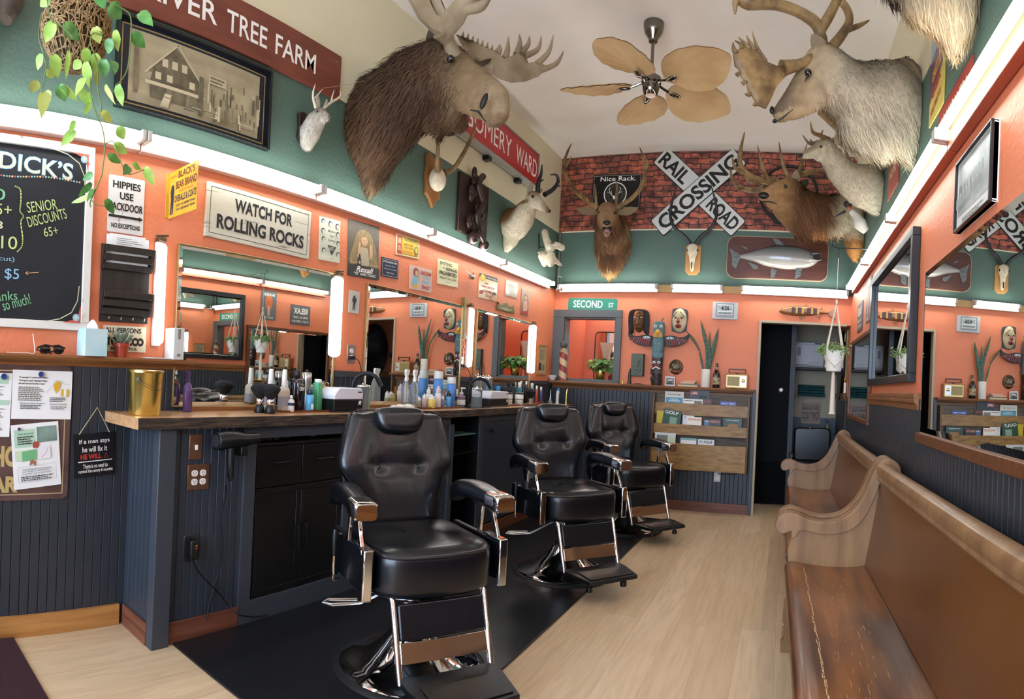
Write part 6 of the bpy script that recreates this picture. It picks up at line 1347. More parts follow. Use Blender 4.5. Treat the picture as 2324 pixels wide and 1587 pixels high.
# black round emblem on the brick behind the right hand elk
q = onwall('B', 1790, 440, .02); t = thing('round_wall_emblem', 'black iron ring emblem on the brick behind the right hand elk head', 'wall decoration', (q.x, YB - .008, q.z))
b = MB(BK); b.tube([(.30 * cos(a), -.012, .29 * sin(a)) for a in [2 * pi * j / 48 for j in range(48)]], .014, 8, closed=True); obj('ring', b, t, 60)
b = MB(BK); b.prism(spline([(-.2, .10), (-.1, .16), (.05, .13), (.2, .16), (.15, .05), (.0, .02), (-.15, .04), (-.2, .10)], 4)[:-1], -.02, -.006); b.prism([(-.26, -.18), (-.1, -.24), (.1, -.25), (.05, -.32), (-.12, -.32)], -.02, -.006); obj('emblem', b, t)
# ---------- mounted heads ----------
def remesh(chains, vox=.014, sm=8):
    b = MB()
    for ch in chains:
        sc = (1, 1, 1)
        if isinstance(ch, tuple) and isinstance(ch[0], list): ch, sc = ch
        pr = [(V(p), r) for p, r in ch]
        if len(pr) == 1: b.ball(pr[0][0], tuple(pr[0][1] * k for k in sc), 16, 10)
        for (p, r), (q, s_) in zip(pr, pr[1:]):
            n = max(2, int((q - p).length / (min(r, s_) * .35)))
            for i in range(n + 1):
                k = i / n; rr_ = r + (s_ - r) * k; b.ball(p.lerp(q, k), tuple(rr_ * c for c in sc), 16, 10)
    me = bpy.data.meshes.new('t'); me.from_pydata(b.v, [], b.f); o = bpy.data.objects.new('t', me); COL.objects.link(o)
    m = o.modifiers.new('r', 'REMESH'); m.mode = 'VOXEL'; m.voxel_size = vox
    m = o.modifiers.new('s', 'SMOOTH'); m.factor = .5; m.iterations = sm
    ev = o.evaluated_get(bpy.context.evaluated_depsgraph_get()); out = bpy.data.meshes.new_from_object(ev)
    bpy.data.objects.remove(o); bpy.data.meshes.remove(me); return out
HIDE = P('animal_fur', '6b5540', .8, attr='Col', spec=.25)
def mixc(a, b, k): k = max(0, min(1, k)); return tuple(x + (y - x) * k for x, y in zip(a, b))
HX_ = lambda h: lin(h)[:3]
def furry(name, parent, chains, colf, flow, nf=5000, lf=lambda p: .04, wd=.004, vox=.014, sm=8, lift=.35, seed=1):
    me = remesh(chains, vox, sm); r = random.Random(seed); b = MB(HIDE); vs = [v.co.copy() for v in me.vertices]; ns = [v.normal.copy() for v in me.vertices]
    clampp = lambda p: V((min(XR - .003, max(XL + .003, p.x)), min(YB - .008, p.y), min(ZC - .01, p.z)))
    vs = [clampp(v_) for v_ in vs]
    fs = [tuple(p.vertices) for p in me.polygons]; b.add(vs, fs); cols = []
    for p, n in zip(vs, ns):
        c = colf(p, n); j = 1 + .25 * noise.noise(p * 30) + .1 * noise.noise(p * 90); cols.append(tuple(x * j for x in c))
    cen = [(p.center.copy(), p.normal.copy()) for p in me.polygons]; bpy.data.meshes.remove(me)
    for i in range(nf):
        p, n = cen[r.randrange(len(cen))]; L_ = lf(p) * r.uniform(.6, 1.3)
        if L_ < .004: continue
        f = flow(p, n); f = (f - n * f.dot(n)); f = f.normalized() if f.length > 1e-4 else n.orthogonal().normalized()
        f = (f + V((r.uniform(-.3, .3), r.uniform(-.3, .3), r.uniform(-.3, .3)))).normalized(); s_ = f.cross(n).normalized() * wd * r.uniform(.6, 1.5)
        a = p - n * .003; m = a + f * L_ * .5 + n * L_ * lift * .5; t = a + f * L_ + n * L_ * lift * .45 + V((0, 0, -L_ * .12))
        k = len(b.v); b.v += [tuple(clampp(q_)) for q_ in (a - s_, a + s_, m + s_ * .7, m - s_ * .7, t)]; b.f += [[k, k + 1, k + 2, k + 3], [k + 3, k + 2, k + 4]]; b.fm += [HIDE] * 2
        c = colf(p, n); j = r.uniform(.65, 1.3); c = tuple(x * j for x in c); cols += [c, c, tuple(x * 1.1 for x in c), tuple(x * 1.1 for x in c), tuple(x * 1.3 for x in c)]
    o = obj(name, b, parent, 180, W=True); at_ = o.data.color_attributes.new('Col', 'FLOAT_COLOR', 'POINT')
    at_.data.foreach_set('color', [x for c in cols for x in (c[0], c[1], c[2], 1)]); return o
def mount(name, label, cat, loc, group='mounted animal heads on the green band'): return thing(name, label, cat, loc, 0, group)
ANT = P('antler_brown', '553e25', .5, col2='93764c', nscale=12, bump=.25, bscale=50); ANP = P('antler_pale', '9b8a70', .55, col2='7a684f', nscale=6, bump=.2, bscale=40)
GLS = P('glass_eye', '090706', .05, coat=.6)
def branch(b, pts, rs, n=10, flat=1, up=None): q = spline([tuple(p) for p in pts], 5); m = len(rs) - 1; k = len(q); b.tube(q, [rs[min(m, int(i / (k - 1) * m))] + (rs[min(m, int(i / (k - 1) * m) + 1)] - rs[min(m, int(i / (k - 1) * m))]) * ((i / (k - 1) * m) % 1) for i in range(k)], n, flat=flat, up=up)
def slab(b, pts, nv):
    nv = V(nv); k = len(pts); c = sum(pts, V((0, 0, 0))) / k; vs = [p - nv * .35 for p in pts] + [p + nv * .35 for p in pts] + [c + (p - c) * .8 - nv for p in pts] + [c + (p - c) * .8 + nv for p in pts]
    fs = []
    for i in range(k): j = (i + 1) % k; fs += [(i, j, j + k, i + k), (j, i, i + 2 * k, j + 2 * k), (i + k, j + k, j + 3 * k, i + 3 * k)]
    fs += [tuple(range(2 * k, 3 * k)), tuple(range(4 * k - 1, 3 * k - 1, -1))]; b.add(vs, fs)
def ear(parent, a, c, w_, col, inner, name='ear', nrm=(0, -1, 0)):
    a, c = V(a), V(c); d = c - a; s_ = d.cross(V(nrm)).normalized(); n = s_.cross(d.normalized()); b = MB(col); rg = []
    for k, h in ((0, .45), (.15, .7), (.4, 1), (.65, .9), (.85, .55), (1, .08)):
        m = a + d * k; rg.append([m + s_ * w_ * h * cos(t) + n * w_ * .55 * h * (sin(t) if sin(t) < 0 else -.25 * sin(t)) for t in [2 * pi * j / 14 for j in range(14)]])
    b.loft(rg); return obj(name, b, parent, 60, W=True)
def eyeb(parent, p, r, name='eye'): b = MB(GLS); b.ball(p, r, 14, 10); return obj(name, b, parent, 180, W=True)
def earm(n, c): return P(n, c, .8, bump=.4, bscale=120)
# moose
l = lambda px, py, o: at(px, py, x=XL + o)
t = mount('moose_head_mount', 'huge brown moose head with broad palmed antlers on the left wall', 'mounted head', (XL, 2.95, 2.85))
def mc(p, n):
    o = p.x - XL; base = mixc(HX_('57402c'), HX_('33241a'), noise.noise(p * 3) * .6 + .35)
    base = mixc(base, HX_('9a7d58'), (2.52 - p.z) * 5 if o < .3 else 0)
    if o > .6: base = mixc(base, HX_('7a6549'), (o - .55) * 4)
    if o > .85: base = mixc(base, HX_('8f7c60'), (o - .85) * 6)
    if p.z < 2.72 and o > .5: base = mixc(base, HX_('6e543c'), .6)
    return base
furry('head_and_neck', t, [
    ([(l(850, 250, .05), .2), (l(850, 330, .05), .2), (l(845, 385, .03), .12), (l(842, 415, .02), .06)], (.9, .8, 1.15)),
    ([(l(850, 290, .08), .27), (l(905, 240, .3), .24), (l(955, 200, .46), .2), (l(1010, 165, .6), .15)], (1, .75, 1)),
    [(l(860, 215, .08), .13), (l(930, 165, .38), .13), (l(985, 130, .55), .10)],
    ([(l(1020, 148, .62), .12), (l(1045, 185, .7), .135), (l(1088, 210, .83), .118), (l(1116, 230, .93), .108), (l(1125, 255, .97), .088)], (1, .72, 1)),
    [(l(1050, 225, .72), .07), (l(1085, 250, .84), .05), (l(1108, 262, .91), .035)],
    [(l(985, 255, .52), .11), (l(1022, 258, .60), .10), (l(1042, 278, .62), .06)], [(l(1000, 285, .54), .05), (l(1003, 308, .53), .025)]],
    mc, lambda p, n: V((-.6, 0, -.7)) if p.x - XL < .75 else V((-1, 0, 0)), 13000, lambda p: max(.012, .075 - max(0, p.x - XL - .42) * .17), .0045, .016, 10)
ear(t, at(992, 128, y=2.86), at(974, 66, y=2.84), .055, earm('moose_ear', '4b3b2c'), None); ear(t, at(1075, 145, y=3.05), at(1118, 135, y=3.35), .045, MATS['moose_ear'], None)
eyeb(t, l(1041, 150, .715) + V((0, -.085, 0)), .022)
b = MB(P('nostril_dark', '14100d', .5)); q = l(1114, 244, .97) + V((0, -.078, 0)); b.ball(q, (.018, .014, .045), 12, 8, M=Matrix.Rotation(.4, 4, 'Y')); b.tube([l(1078, 258, .83) + V((0, -.05, 0)), l(1095, 262, .88) + V((0, -.05, 0)), l(1112, 284, .93) + V((0, -.045, 0))], [.004, .006, .003], 8); obj('nostril_and_mouth', b, t, W=True)
y_ = lambda px, py, Y: at(px, py, y=Y)
b = MB(ANP); branch(b, [y_(1030, 125, 2.84), y_(1018, 95, 2.78), y_(1003, 70, 2.72)], [.045, .035, .06])
slab(b, [y_(*q) for q in ((1018, 90, 2.74), (985, 75, 2.74), (955, 45, 2.7), (925, -10, 2.66), (905, -60, 2.62), (960, -70, 2.6), (985, 10, 2.66), (1000, 38, 2.7), (1012, 45, 2.7), (1030, 20, 2.68), (1060, -10, 2.62), (1105, -60, 2.56), (1120, -45, 2.54), (1085, 0, 2.6), (1062, 25, 2.64), (1048, 55, 2.68))], (.02, .022, .008))
branch(b, [y_(1060, 20, 2.63), y_(1095, 12, 2.6), y_(1118, -25, 2.58)], [.03, .025, .008]); obj('antler', b, t, 50, W=True)
fy = lambda px, py: at(px, py, y=3.12 + max(0, px - 1060) / 220 * .55)
b = MB(ANP); branch(b, [y_(1062, 130, 3.02), fy(1085, 150), fy(1115, 160)], [.04, .032, .045])
slab(b, [fy(*q) for q in ((1035, 78), (1062, 88), (1095, 104), (1122, 116), (1142, 132), (1160, 128), (1178, 116), (1192, 128), (1200, 146), (1222, 142), (1236, 148), (1238, 158), (1222, 174), (1190, 186), (1160, 188), (1130, 178), (1105, 160), (1085, 145), (1060, 125))], (-.014, .016, .01))
for pl in (((1128, 124), (1134, 112), (1135, 100)), ((1145, 135), (1152, 112), (1154, 84)), ((1172, 125), (1180, 100), (1179, 78)), ((1182, 122), (1198, 102), (1202, 82)), ((1190, 128), (1220, 112), (1229, 82)), ((1215, 148), (1244, 120), (1256, 80)), ((1226, 160), (1262, 145), (1279, 116))): branch(b, [fy(*q) for q in pl], [.03, .022, .003], flat=.7)
for i in range(7): q = fy(1050 + i * 11, 84 + i * 5); b.tube([q, q + V((0, .01, .04))], [.012, .002], 6)
obj('antler', b, t, 50, W=True)
# jackalope
t = mount('jackalope_mount', 'small white rabbit head with antlers on a dark plaque', 'mounted head', (XL, 2.3, 2.6))
b = MB(P('dark_plaque', '2b1a16', .35)); c_, W_, H_, tl = rect('L', [(672, 262), (703, 266), (703, 335), (670, 325)]); b.M = Matrix.Translation(c_) @ Matrix.Rotation(pi / 2, 4, 'Z'); b.prism([(-W_ / 2, H_ / 2), (-.02, H_ / 2 + .015), (W_ / 2, H_ / 2), (W_ / 2 - .01, 0), (W_ / 2, -H_ / 2 + .03), (0, -H_ / 2 - .03), (-W_ / 2, -H_ / 2 + .03), (-W_ / 2 + .01, 0)], -.025, -.002); obj('plaque', b, t, bevel=.004, W=True)
furry('head_and_neck', t, [[(l(698, 322, .05), .045), (l(704, 300, .07), .062), (l(715, 278, .10), .058), (l(727, 262, .13), .042), (l(738, 266, .17), .028)], [(l(700, 330, .05), .03)]], lambda p, n: mixc(HX_('a9a295'), HX_('75664f'), (p.z - 2.68) * 9), lambda p, n: V((-.4, 0, -1)), 2600, lambda p: .02, .002, .007, 4, seed=2)
em = earm('rabbit_ear', 'a39680'); ear(t, l(724, 248, .12), l(719, 213, .09), .016, em, None); ear(t, l(735, 248, .12), l(742, 224, .11), .014, em, None); eyeb(t, l(726, 259, .135) + V((.012, -.034, 0)), .007)
IV = P('ivory_antler', 'c9bda4', .5)
for pl in (((717, 246), (711, 225), (711, 208), (716, 190)), ((735, 245), (752, 232), (766, 224), (773, 216), (771, 205))): b = MB(IV); branch(b, [l(x, y, .12) for x, y in pl], [.009, .007, .006, .001], 8); m_ = pl[1]; e_ = (733, 201) if pl[0][0] < 720 else (759, 203); branch(b, [l(m_[0], m_[1], .12), l((m_[0] + e_[0]) / 2 - 2, (m_[1] + e_[1]) / 2 + 4, .12), l(e_[0], e_[1], .12)], [.006, .005, .001], 8); obj('antler', b, t, 60, W=True)
cord('thin_wire', 'fine pale wire strung from the small rabbit mount to the moose neck', [l(736, 200, .12), l(800, 190, .06), l(870, 172, .15), l(945, 148, .38)], .0012, P('pale_wire', 'b9ab8c', .5))
# antlers on a shield
t = mount('antler_plaque', 'pair of slim antlers on a white skull cap and oak shield', 'antler mount', (XL, 3.63, 2.8))
c_, W_, H_, tl = rect('L', [(955, 372), (1003, 388), (1001, 452), (950, 438)]); b = MB(P('oak_shield', '9c6a38', .35, col2='7e5229', nscale=5, stretch=(1, 1, .3), bump=.05)); b.M = Matrix.Translation(c_) @ Matrix.Rotation(pi / 2, 4, 'Z')
ol = [(-.1, .17), (-.06, .2), (0, .16), (.06, .2), (.1, .17), (.085, .1), (.1, .03), (.085, -.05), (.09, -.11), (.045, -.14), (0, -.2), (-.045, -.14), (-.09, -.11), (-.085, -.05), (-.1, .03), (-.085, .1)]; b.prism([(x * 1.05, z) for x, z in ol], -.03, -.002); obj('shield', b, t, bevel=.006, W=True)
b = MB(BONE); b.ball(l(993, 408, .07), (.06, .075, .085), 20, 12); obj('skull_cap', b, t, 180, W=True)
for pl in (((994, 388, .10), (992, 365, .13), (994, 340, .16), (993, 318, .18)), ((1010, 392, .10), (1030, 382, .14), (1050, 352, .2), (1070, 312, .24), (1084, 272, .28))): b = MB(ANT); branch(b, [l(*q) for q in pl], [.026, .018, .016, .014, .004]); obj('antler', b, t, 60, W=True)
# pronghorn
t = mount('pronghorn_head_mount', 'tan and white pronghorn head with black hooked horns', 'mounted head', (XL, 4.9, 2.7))
def pc(p, n):
    o = p.x - XL; c = mixc(HX_('b5a88f'), HX_('704c28'), (p.z - 2.66 - .4 * o + .06 * noise.noise(p * 7)) * 14 if o < .33 else (p.z - 2.86) * 14)
    if .2 < o < .33 and 2.7 < p.z < 2.9: c = mixc(c, HX_('b0a084'), .5 + .5 * sin(p.z * 90))
    return mixc(c, HX_('6b4d33'), (o - .44) * 12)
furry('head_and_neck', t, [([(l(1160, 500, .05), .1), (l(1160, 530, .05), .11), (l(1152, 555, .03), .06)], (.8, .8, 1.2)), [(l(1165, 510, .07), .15), (l(1183, 497, .18), .12), (l(1197, 474, .28), .085)], [(l(1210, 452, .34), .07), (l(1222, 462, .42), .05), (l(1240, 476, .5), .03)]], pc, lambda p, n: V((-.5, 0, -.8)), 3000, lambda p: .025 if p.x - XL < .35 else .006, .003, .011, 6, seed=3)
em = earm('pronghorn_ear', '9c8f78'); ear(t, l(1200, 445, .33), l(1205, 414, .3), .03, em, None); ear(t, at(1222, 440, y=4.95), at(1229, 428, y=5.05), .025, em, None); eyeb(t, l(1210, 451, .38) + V((.02, -.055, 0)), .014)
b = MB(BK); b.ball(l(1246, 479, .51), (.02, .02, .015), 10, 8); obj('nose', b, t, W=True)
for pl, pg in ((((1220, 438, .35), (1222, 415, .36), (1228, 395, .38), (1230, 374, .40)), ((1224, 412, .36), (1234, 408, .40))), (((1236, 442, .4), (1255, 430, .44), (1267, 412, .48), (1262, 397, .5), (1250, 397, .5)), ((1264, 420, .47), (1272, 424, .5)))): b = MB(HORN); branch(b, [l(*q) for q in pl], [.024, .02, .013, .005]); branch(b, [l(*q) for q in pg], [.014, .003], 8); obj('horn', b, t, 60, W=True)
# vertebra on an iron bracket
t = mount('bone_vertebra', 'large white vertebra bone hanging from a black iron bracket', 'bone', (XL, 5.6, 2.6), None)
b = MB(BK); q = l(1224, 548, .005); b.M = None; b.tube([l(1224, 530, .01), l(1224, 566, .01)], .007, 8); b.tube(spline([tuple(l(1224, 558, .01)), tuple(l(1232, 562, .08)), tuple(l(1240, 552, .16)), tuple(l(1258, 552, .3))], 5), .005, 8); obj('iron_bracket', b, t, W=True)
me = remesh([([(l(1236, 527, .15), .035), (l(1240, 545, .18), .035), (l(1248, 562, .22), .05)], (1, 1, 1)), ([(l(1250, 588, .26), .07)], (.7, .7, 1.2)), [(l(1262, 556, .28), .035), (l(1275, 562, .32), .035)], [(l(1245, 575, .2), .04), (l(1222, 574, .08), .015)], [(l(1258, 590, .28), .03), (l(1273, 602, .32), .018)], [(l(1232, 582, .16), .05), (l(1236, 600, .18), .03)]], .012, 4)
b = MB(BONE); b.add([v.co for v in me.vertices], [tuple(p.vertices) for p in me.polygons]); obj('bone', b, t, 180, W=True)
# elk facing the room
k = lambda px, py, o: at(px, py, y=YB - o)
t = mount('elk_head_mount', 'bugling elk head facing the room beside the nice rack sign', 'mounted head', (-1.87, YB, 2.8))
def ec(p, n):
    o = YB - p.y; side = abs(p.x + 1.87 + .04); c = mixc(HX_('5e412b'), HX_('7d5a3b'), noise.noise(p * 5) * .8 + .4); c = mixc(c, HX_('a08a68'), (side - .13 - .1 * noise.noise(p * 6)) * 14 if o < .35 else 0); c = mixc(c, HX_('b08a55'), (2.55 - p.z) * 7)
    return mixc(c, HX_('927355'), (o - .5) * 6) if o > .45 else c
furry('head_and_neck', t, [([(k(1392, 520, .06), .17), (k(1390, 560, .06), .2), (k(1386, 595, .05), .14), (k(1383, 620, .03), .05)], (1, .8, 1)), [(k(1388, 545, .12), .18), (k(1382, 515, .35), .14), (k(1379, 488, .5), .11)], ([(k(1378, 480, .54), .095), (k(1378, 488, .62), .08), (k(1377, 500, .74), .055), (k(1377, 507, .82), .042)], (1.05, 1, 1)), [(k(1377, 515, .6), .05), (k(1377, 532, .72), .03)]], ec, lambda p, n: V((0, .5, -1)), 6500, lambda p: .07 if YB - p.y < .5 else .008, .0045, .012, 7, seed=4)
em = earm('elk_ear', '8a7659'); ear(t, k(1352, 483, .5), k(1308, 474, .48), .05, em, None, nrm=(0, -1, .4)); ear(t, k(1402, 483, .5), k(1448, 474, .48), .05, em, None, nrm=(0, -1, .4))
for px in (1360, 1396): eyeb(t, k(px, 484, .645), .018)
b = MB(P('mouth_dark', '120c0b', .4)); b.ball(k(1377, 506, .865), (.04, .02, .025), 14, 8); b.ball(k(1378, 521, .74), (.05, .05, .04), 16, 10); b.mat = P('tongue', '9a6259', .4); b.ball(k(1378, 524, .79), (.025, .02, .018), 10, 8); obj('nose_and_open_mouth', b, t, 180, W=True)
for main, ts in ((((1357, 474, .5), (1335, 458, .5), (1305, 432, .46), (1284, 400, .42), (1280, 372, .4), (1288, 345, .38), (1297, 326, .38)), (((1354, 468, .52), (1352, 440, .62), (1350, 418, .66)), ((1338, 460, .5), (1329, 445, .6), (1326, 436, .64)), ((1282, 380, .4), (1290, 368, .46), (1297, 356, .5)))), (((1398, 474, .5), (1420, 460, .5), (1446, 438, .46), (1461, 408, .42), (1464, 380, .4), (1459, 355, .38), (1452, 335, .38)), (((1397, 468, .52), (1400, 435, .62), (1400, 410, .66)), ((1448, 436, .46), (1455, 425, .52), (1458, 412, .55)), ((1464, 385, .4), (1470, 372, .44), (1466, 358, .46))))):
    b = MB(ANT); branch(b, [k(*q) for q in main], [.03, .024, .022, .02, .014, .004])
    for s_ in ts: branch(b, [k(*q) for q in s_], [.018, .013, .003], 8)
    obj('antler', b, t, 60, W=True)
# elk on the right wall
t = mount('elk_head_mount', 'elk head on the right wall above the salmon plaque', 'mounted head', (XR, 5.3, 2.8))
def ec2(p, n):
    o = XR - p.x; c = mixc(HX_('6a472c'), HX_('4a3222'), noise.noise(p * 4) * .7 + .4); c = mixc(c, HX_('a5977c'), (.36 - o + .06 * noise.noise(p * 8)) * 10 if p.z > 2.66 else 0); c = mixc(c, HX_('a8763f'), (2.74 - p.z) * 8 if o < .5 else 0)
    c = mixc(c, HX_('8f6c46'), (o - .62) * 8); return mixc(c, HX_('a5805a'), (o - .78) * 6)
furry('head_and_neck', t, [([(y_(1938, 475, 5.4), .12), (y_(1938, 520, 5.35), .14), (y_(1940, 560, 5.3), .1), (y_(1940, 580, 5.3), .05)], (.8, 1, 1.1)), [(y_(1915, 490, 5.33), .19), (y_(1880, 492, 5.28), .18), (y_(1830, 492, 5.2), .2), (y_(1795, 465, 5.1), .17)], [(y_(1792, 430, 5.02), .10), (y_(1768, 432, 4.96), .08), (y_(1745, 440, 4.92), .058), (y_(1733, 446, 4.9), .045)], [(y_(1780, 465, 4.98), .09), (y_(1748, 463, 4.92), .038)]], ec2, lambda p, n: V((.6, 0, -1)), 8000, lambda p: .085 if .25 < XR - p.x < .65 else (.035 if XR - p.x <= .25 else .008), .0045, .013, 7, seed=5)
ear(t, y_(1803, 428, 5.0), y_(1807, 385, 5.0), .045, em, None, nrm=(-.5, -1, 0)); ear(t, y_(1748, 420, 5.1), y_(1722, 425, 5.2), .04, em, None); eyeb(t, y_(1782, 424, 4.905), .018); eyeb(t, y_(1752, 424, 4.97), .012)
b = MB(MATS['mouth_dark']); b.ball(y_(1733, 444, 4.86), (.045, .025, .03), 14, 8); b.tube([y_(1730, 458, 4.87), y_(1748, 458, 4.865), y_(1764, 463, 4.89)], [.005, .006, .003], 8); obj('nose_and_mouth', b, t, 180, W=True)
for main, ts in ((((1765, 412, 5.0), (1740, 412, 4.95), (1712, 404, 4.85), (1688, 388, 4.8), (1679, 365, 4.8), (1682, 335, 4.8), (1690, 300, 4.8)), (((1745, 413, 4.95), (1730, 375, 4.85), (1719, 330, 4.8)), ((1730, 410, 4.92), (1702, 412, 4.7), (1688, 395, 4.6)), ((1690, 392, 4.8), (1668, 380, 4.7), (1662, 355, 4.7)))), (((1740, 425, 5.05), (1715, 432, 5.2), (1686, 428, 5.3), (1664, 410, 5.4), (1657, 382, 5.4)), (((1690, 428, 5.3), (1672, 425, 5.2), (1660, 405, 5.2)),)), (((1788, 408, 5.05), (1815, 396, 5.2), (1845, 390, 5.35), (1872, 384, 5.5)), (((1790, 404, 5.05), (1776, 370, 5.0), (1768, 322, 4.95)), ((1812, 396, 5.2), (1822, 362, 5.2), (1832, 325, 5.2))))):
    if main[0][0] != 1740: b = MB(ANT)
    branch(b, [y_(*q) for q in main], [.034, .026, .023, .02, .005])
    for s_ in ts: branch(b, [y_(*q) for q in s_], [.02, .015, .003], 8)
    if main[0][0] != 1765: obj('antler', b, t, 60, W=True)
# pale deer
t = mount('deer_head_mount', 'pale grey white deer head between the caribou and the elk', 'mounted head', (XR, 4.35, 2.8))
def dc(p, n):
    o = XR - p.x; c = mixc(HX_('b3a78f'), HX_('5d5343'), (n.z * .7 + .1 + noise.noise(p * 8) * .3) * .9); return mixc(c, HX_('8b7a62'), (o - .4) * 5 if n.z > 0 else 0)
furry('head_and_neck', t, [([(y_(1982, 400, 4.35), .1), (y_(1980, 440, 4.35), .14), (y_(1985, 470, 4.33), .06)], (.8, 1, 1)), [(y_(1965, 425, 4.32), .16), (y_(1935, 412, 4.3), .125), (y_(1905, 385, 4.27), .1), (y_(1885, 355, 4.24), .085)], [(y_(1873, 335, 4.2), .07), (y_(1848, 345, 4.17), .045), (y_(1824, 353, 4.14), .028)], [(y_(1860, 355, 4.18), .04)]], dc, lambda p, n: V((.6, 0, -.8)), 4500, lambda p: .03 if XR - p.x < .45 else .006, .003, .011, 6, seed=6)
em = earm('deer_ear', '9a8c74'); ear(t, y_(1896, 328, 4.2), y_(1912, 296, 4.2), .03, em, None); eyeb(t, y_(1863, 333, 4.13), .011)
b = MB(BK); b.ball(y_(1817, 353, 4.12), (.018, .02, .016), 10, 8); b.tube([y_(1818, 360, 4.11), y_(1838, 362, 4.12)], .002, 6); obj('nose', b, t, W=True)
for pl, e_ in ((((1882, 318, 4.18), (1862, 308, 4.12), (1845, 300, 4.05), (1839, 276, 4.0)), ((1862, 308, 4.1), (1868, 295, 4.1))), (((1885, 322, 4.2), (1860, 322, 4.2), (1838, 326, 4.2), (1821, 306, 4.2)), ((1845, 326, 4.2), (1838, 316, 4.2))), (((1892, 318, 4.25), (1912, 330, 4.4), (1922, 350, 4.5), (1930, 362, 4.6)), ((1912, 330, 4.4), (1925, 315, 4.45)))): 
    if pl[0][0] != 1885: b = MB(ANT)
    branch(b, [y_(*q) for q in pl], [.02, .015, .012, .002]); branch(b, [y_(*q) for q in e_], [.012, .003], 8)
    if pl[0][0] != 1882: obj('antler', b, t, 60, W=True)
# caribou
t = mount('caribou_head_mount', 'large cream and grey caribou head with a palmed brow antler', 'mounted head', (XR, 3.15, 2.8))
def cc(p, n):
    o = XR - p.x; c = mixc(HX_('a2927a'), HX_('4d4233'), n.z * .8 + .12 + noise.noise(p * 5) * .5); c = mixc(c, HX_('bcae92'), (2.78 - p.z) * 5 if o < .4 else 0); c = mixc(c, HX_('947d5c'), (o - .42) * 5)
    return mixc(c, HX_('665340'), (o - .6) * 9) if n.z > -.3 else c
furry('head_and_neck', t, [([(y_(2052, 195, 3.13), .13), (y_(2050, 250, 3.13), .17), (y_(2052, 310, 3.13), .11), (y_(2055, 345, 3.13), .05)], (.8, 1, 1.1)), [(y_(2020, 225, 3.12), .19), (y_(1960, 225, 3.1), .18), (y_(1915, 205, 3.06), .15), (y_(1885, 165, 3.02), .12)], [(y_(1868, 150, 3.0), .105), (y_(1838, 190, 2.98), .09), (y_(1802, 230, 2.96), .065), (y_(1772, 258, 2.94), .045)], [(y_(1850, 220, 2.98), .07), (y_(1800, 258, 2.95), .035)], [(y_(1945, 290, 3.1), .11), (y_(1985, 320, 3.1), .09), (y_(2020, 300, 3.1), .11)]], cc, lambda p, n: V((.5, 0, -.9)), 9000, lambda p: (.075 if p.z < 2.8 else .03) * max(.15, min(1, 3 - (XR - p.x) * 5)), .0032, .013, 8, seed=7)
em = earm('caribou_ear', '7d6c54'); ear(t, y_(1872, 125, 2.95), y_(1842, 78, 2.9), .04, em, None); eyeb(t, y_(1834, 165, 2.87), .019)
b = MB(MATS['mouth_dark']); b.ball(y_(1758, 275, 2.91), (.012, .012, .01), 10, 8); b.ball(y_(1752, 250, 2.90), (.012, .01, .02), 10, 8); b.tube([y_(1760, 278, 2.90), y_(1778, 266, 2.89), y_(1800, 248, 2.88)], [.004, .005, .002], 8); b.tube([y_(1838, 160, 2.866), y_(1832, 175, 2.866), y_(1826, 186, 2.87)], [.008, .006, .002], 8); obj('nose_and_mouth', b, t, 60, W=True)
b = MB(ANT); cy = lambda px, py: at(px, py, y=2.9 - (1820 - px) * .001)
branch(b, [y_(1850, 132, 2.95), cy(1815, 146), cy(1775, 155)], [.03, .025, .04])
slab(b, [cy(*q) for q in ((1800, 152), (1762, 150), (1738, 140), (1722, 118), (1700, 108), (1680, 108), (1664, 120), (1668, 150), (1680, 160), (1682, 175), (1694, 186), (1697, 205), (1708, 220), (1718, 238), (1738, 247), (1748, 228), (1762, 196), (1790, 166))], (.008, -.01, 0))
for pl in (((1737, 141), (1718, 108), (1707, 70)), ((1712, 116), (1702, 98), (1694, 80)), ((1700, 112), (1688, 98), (1676, 84)), ((1684, 112), (1680, 100), (1667, 92)), ((1670, 122), (1664, 108), (1664, 96)), ((1676, 168), (1668, 168)), ((1690, 188), (1681, 186)), ((1702, 214), (1690, 214)), ((1716, 236), (1708, 238))): branch(b, [cy(*q) for q in pl], [.02, .013, .002], 8, .6)
obj('brow_palm', b, t, 50, W=True)
b = MB(ANT)
branch(b, [y_(1866, 105, 2.98), y_(1862, 80, 2.98), y_(1850, 52, 2.95), y_(1810, 26, 2.9), y_(1760, 10, 2.85), y_(1700, 5, 2.8), y_(1672, 0, 2.78), y_(1668, 32, 2.78)], [.035, .03, .03, .026, .026, .035, .02, .004])
branch(b, [y_(1860, 70, 2.97), y_(1885, 30, 2.97), y_(1918, -40, 2.97)], [.03, .026, .02]); obj('antler', b, t, 60, W=True)
b = MB(ANT)
branch(b, [y_(1885, 110, 3.08), y_(1910, 80, 3.15), y_(1928, 45, 3.2), y_(1915, 10, 3.2), y_(1880, -20, 3.2)], [.03, .025, .022, .02]); branch(b, [y_(1922, 68, 3.17), y_(1950, 58, 3.2), y_(1973, 46, 3.22)], [.018, .014, .003], 8)
branch(b, [y_(1862, 250, 3.5), y_(1885, 275, 3.5), y_(1905, 300, 3.5)], [.05, .04, .02], flat=.5); obj('antler', b, t, 60, W=True)
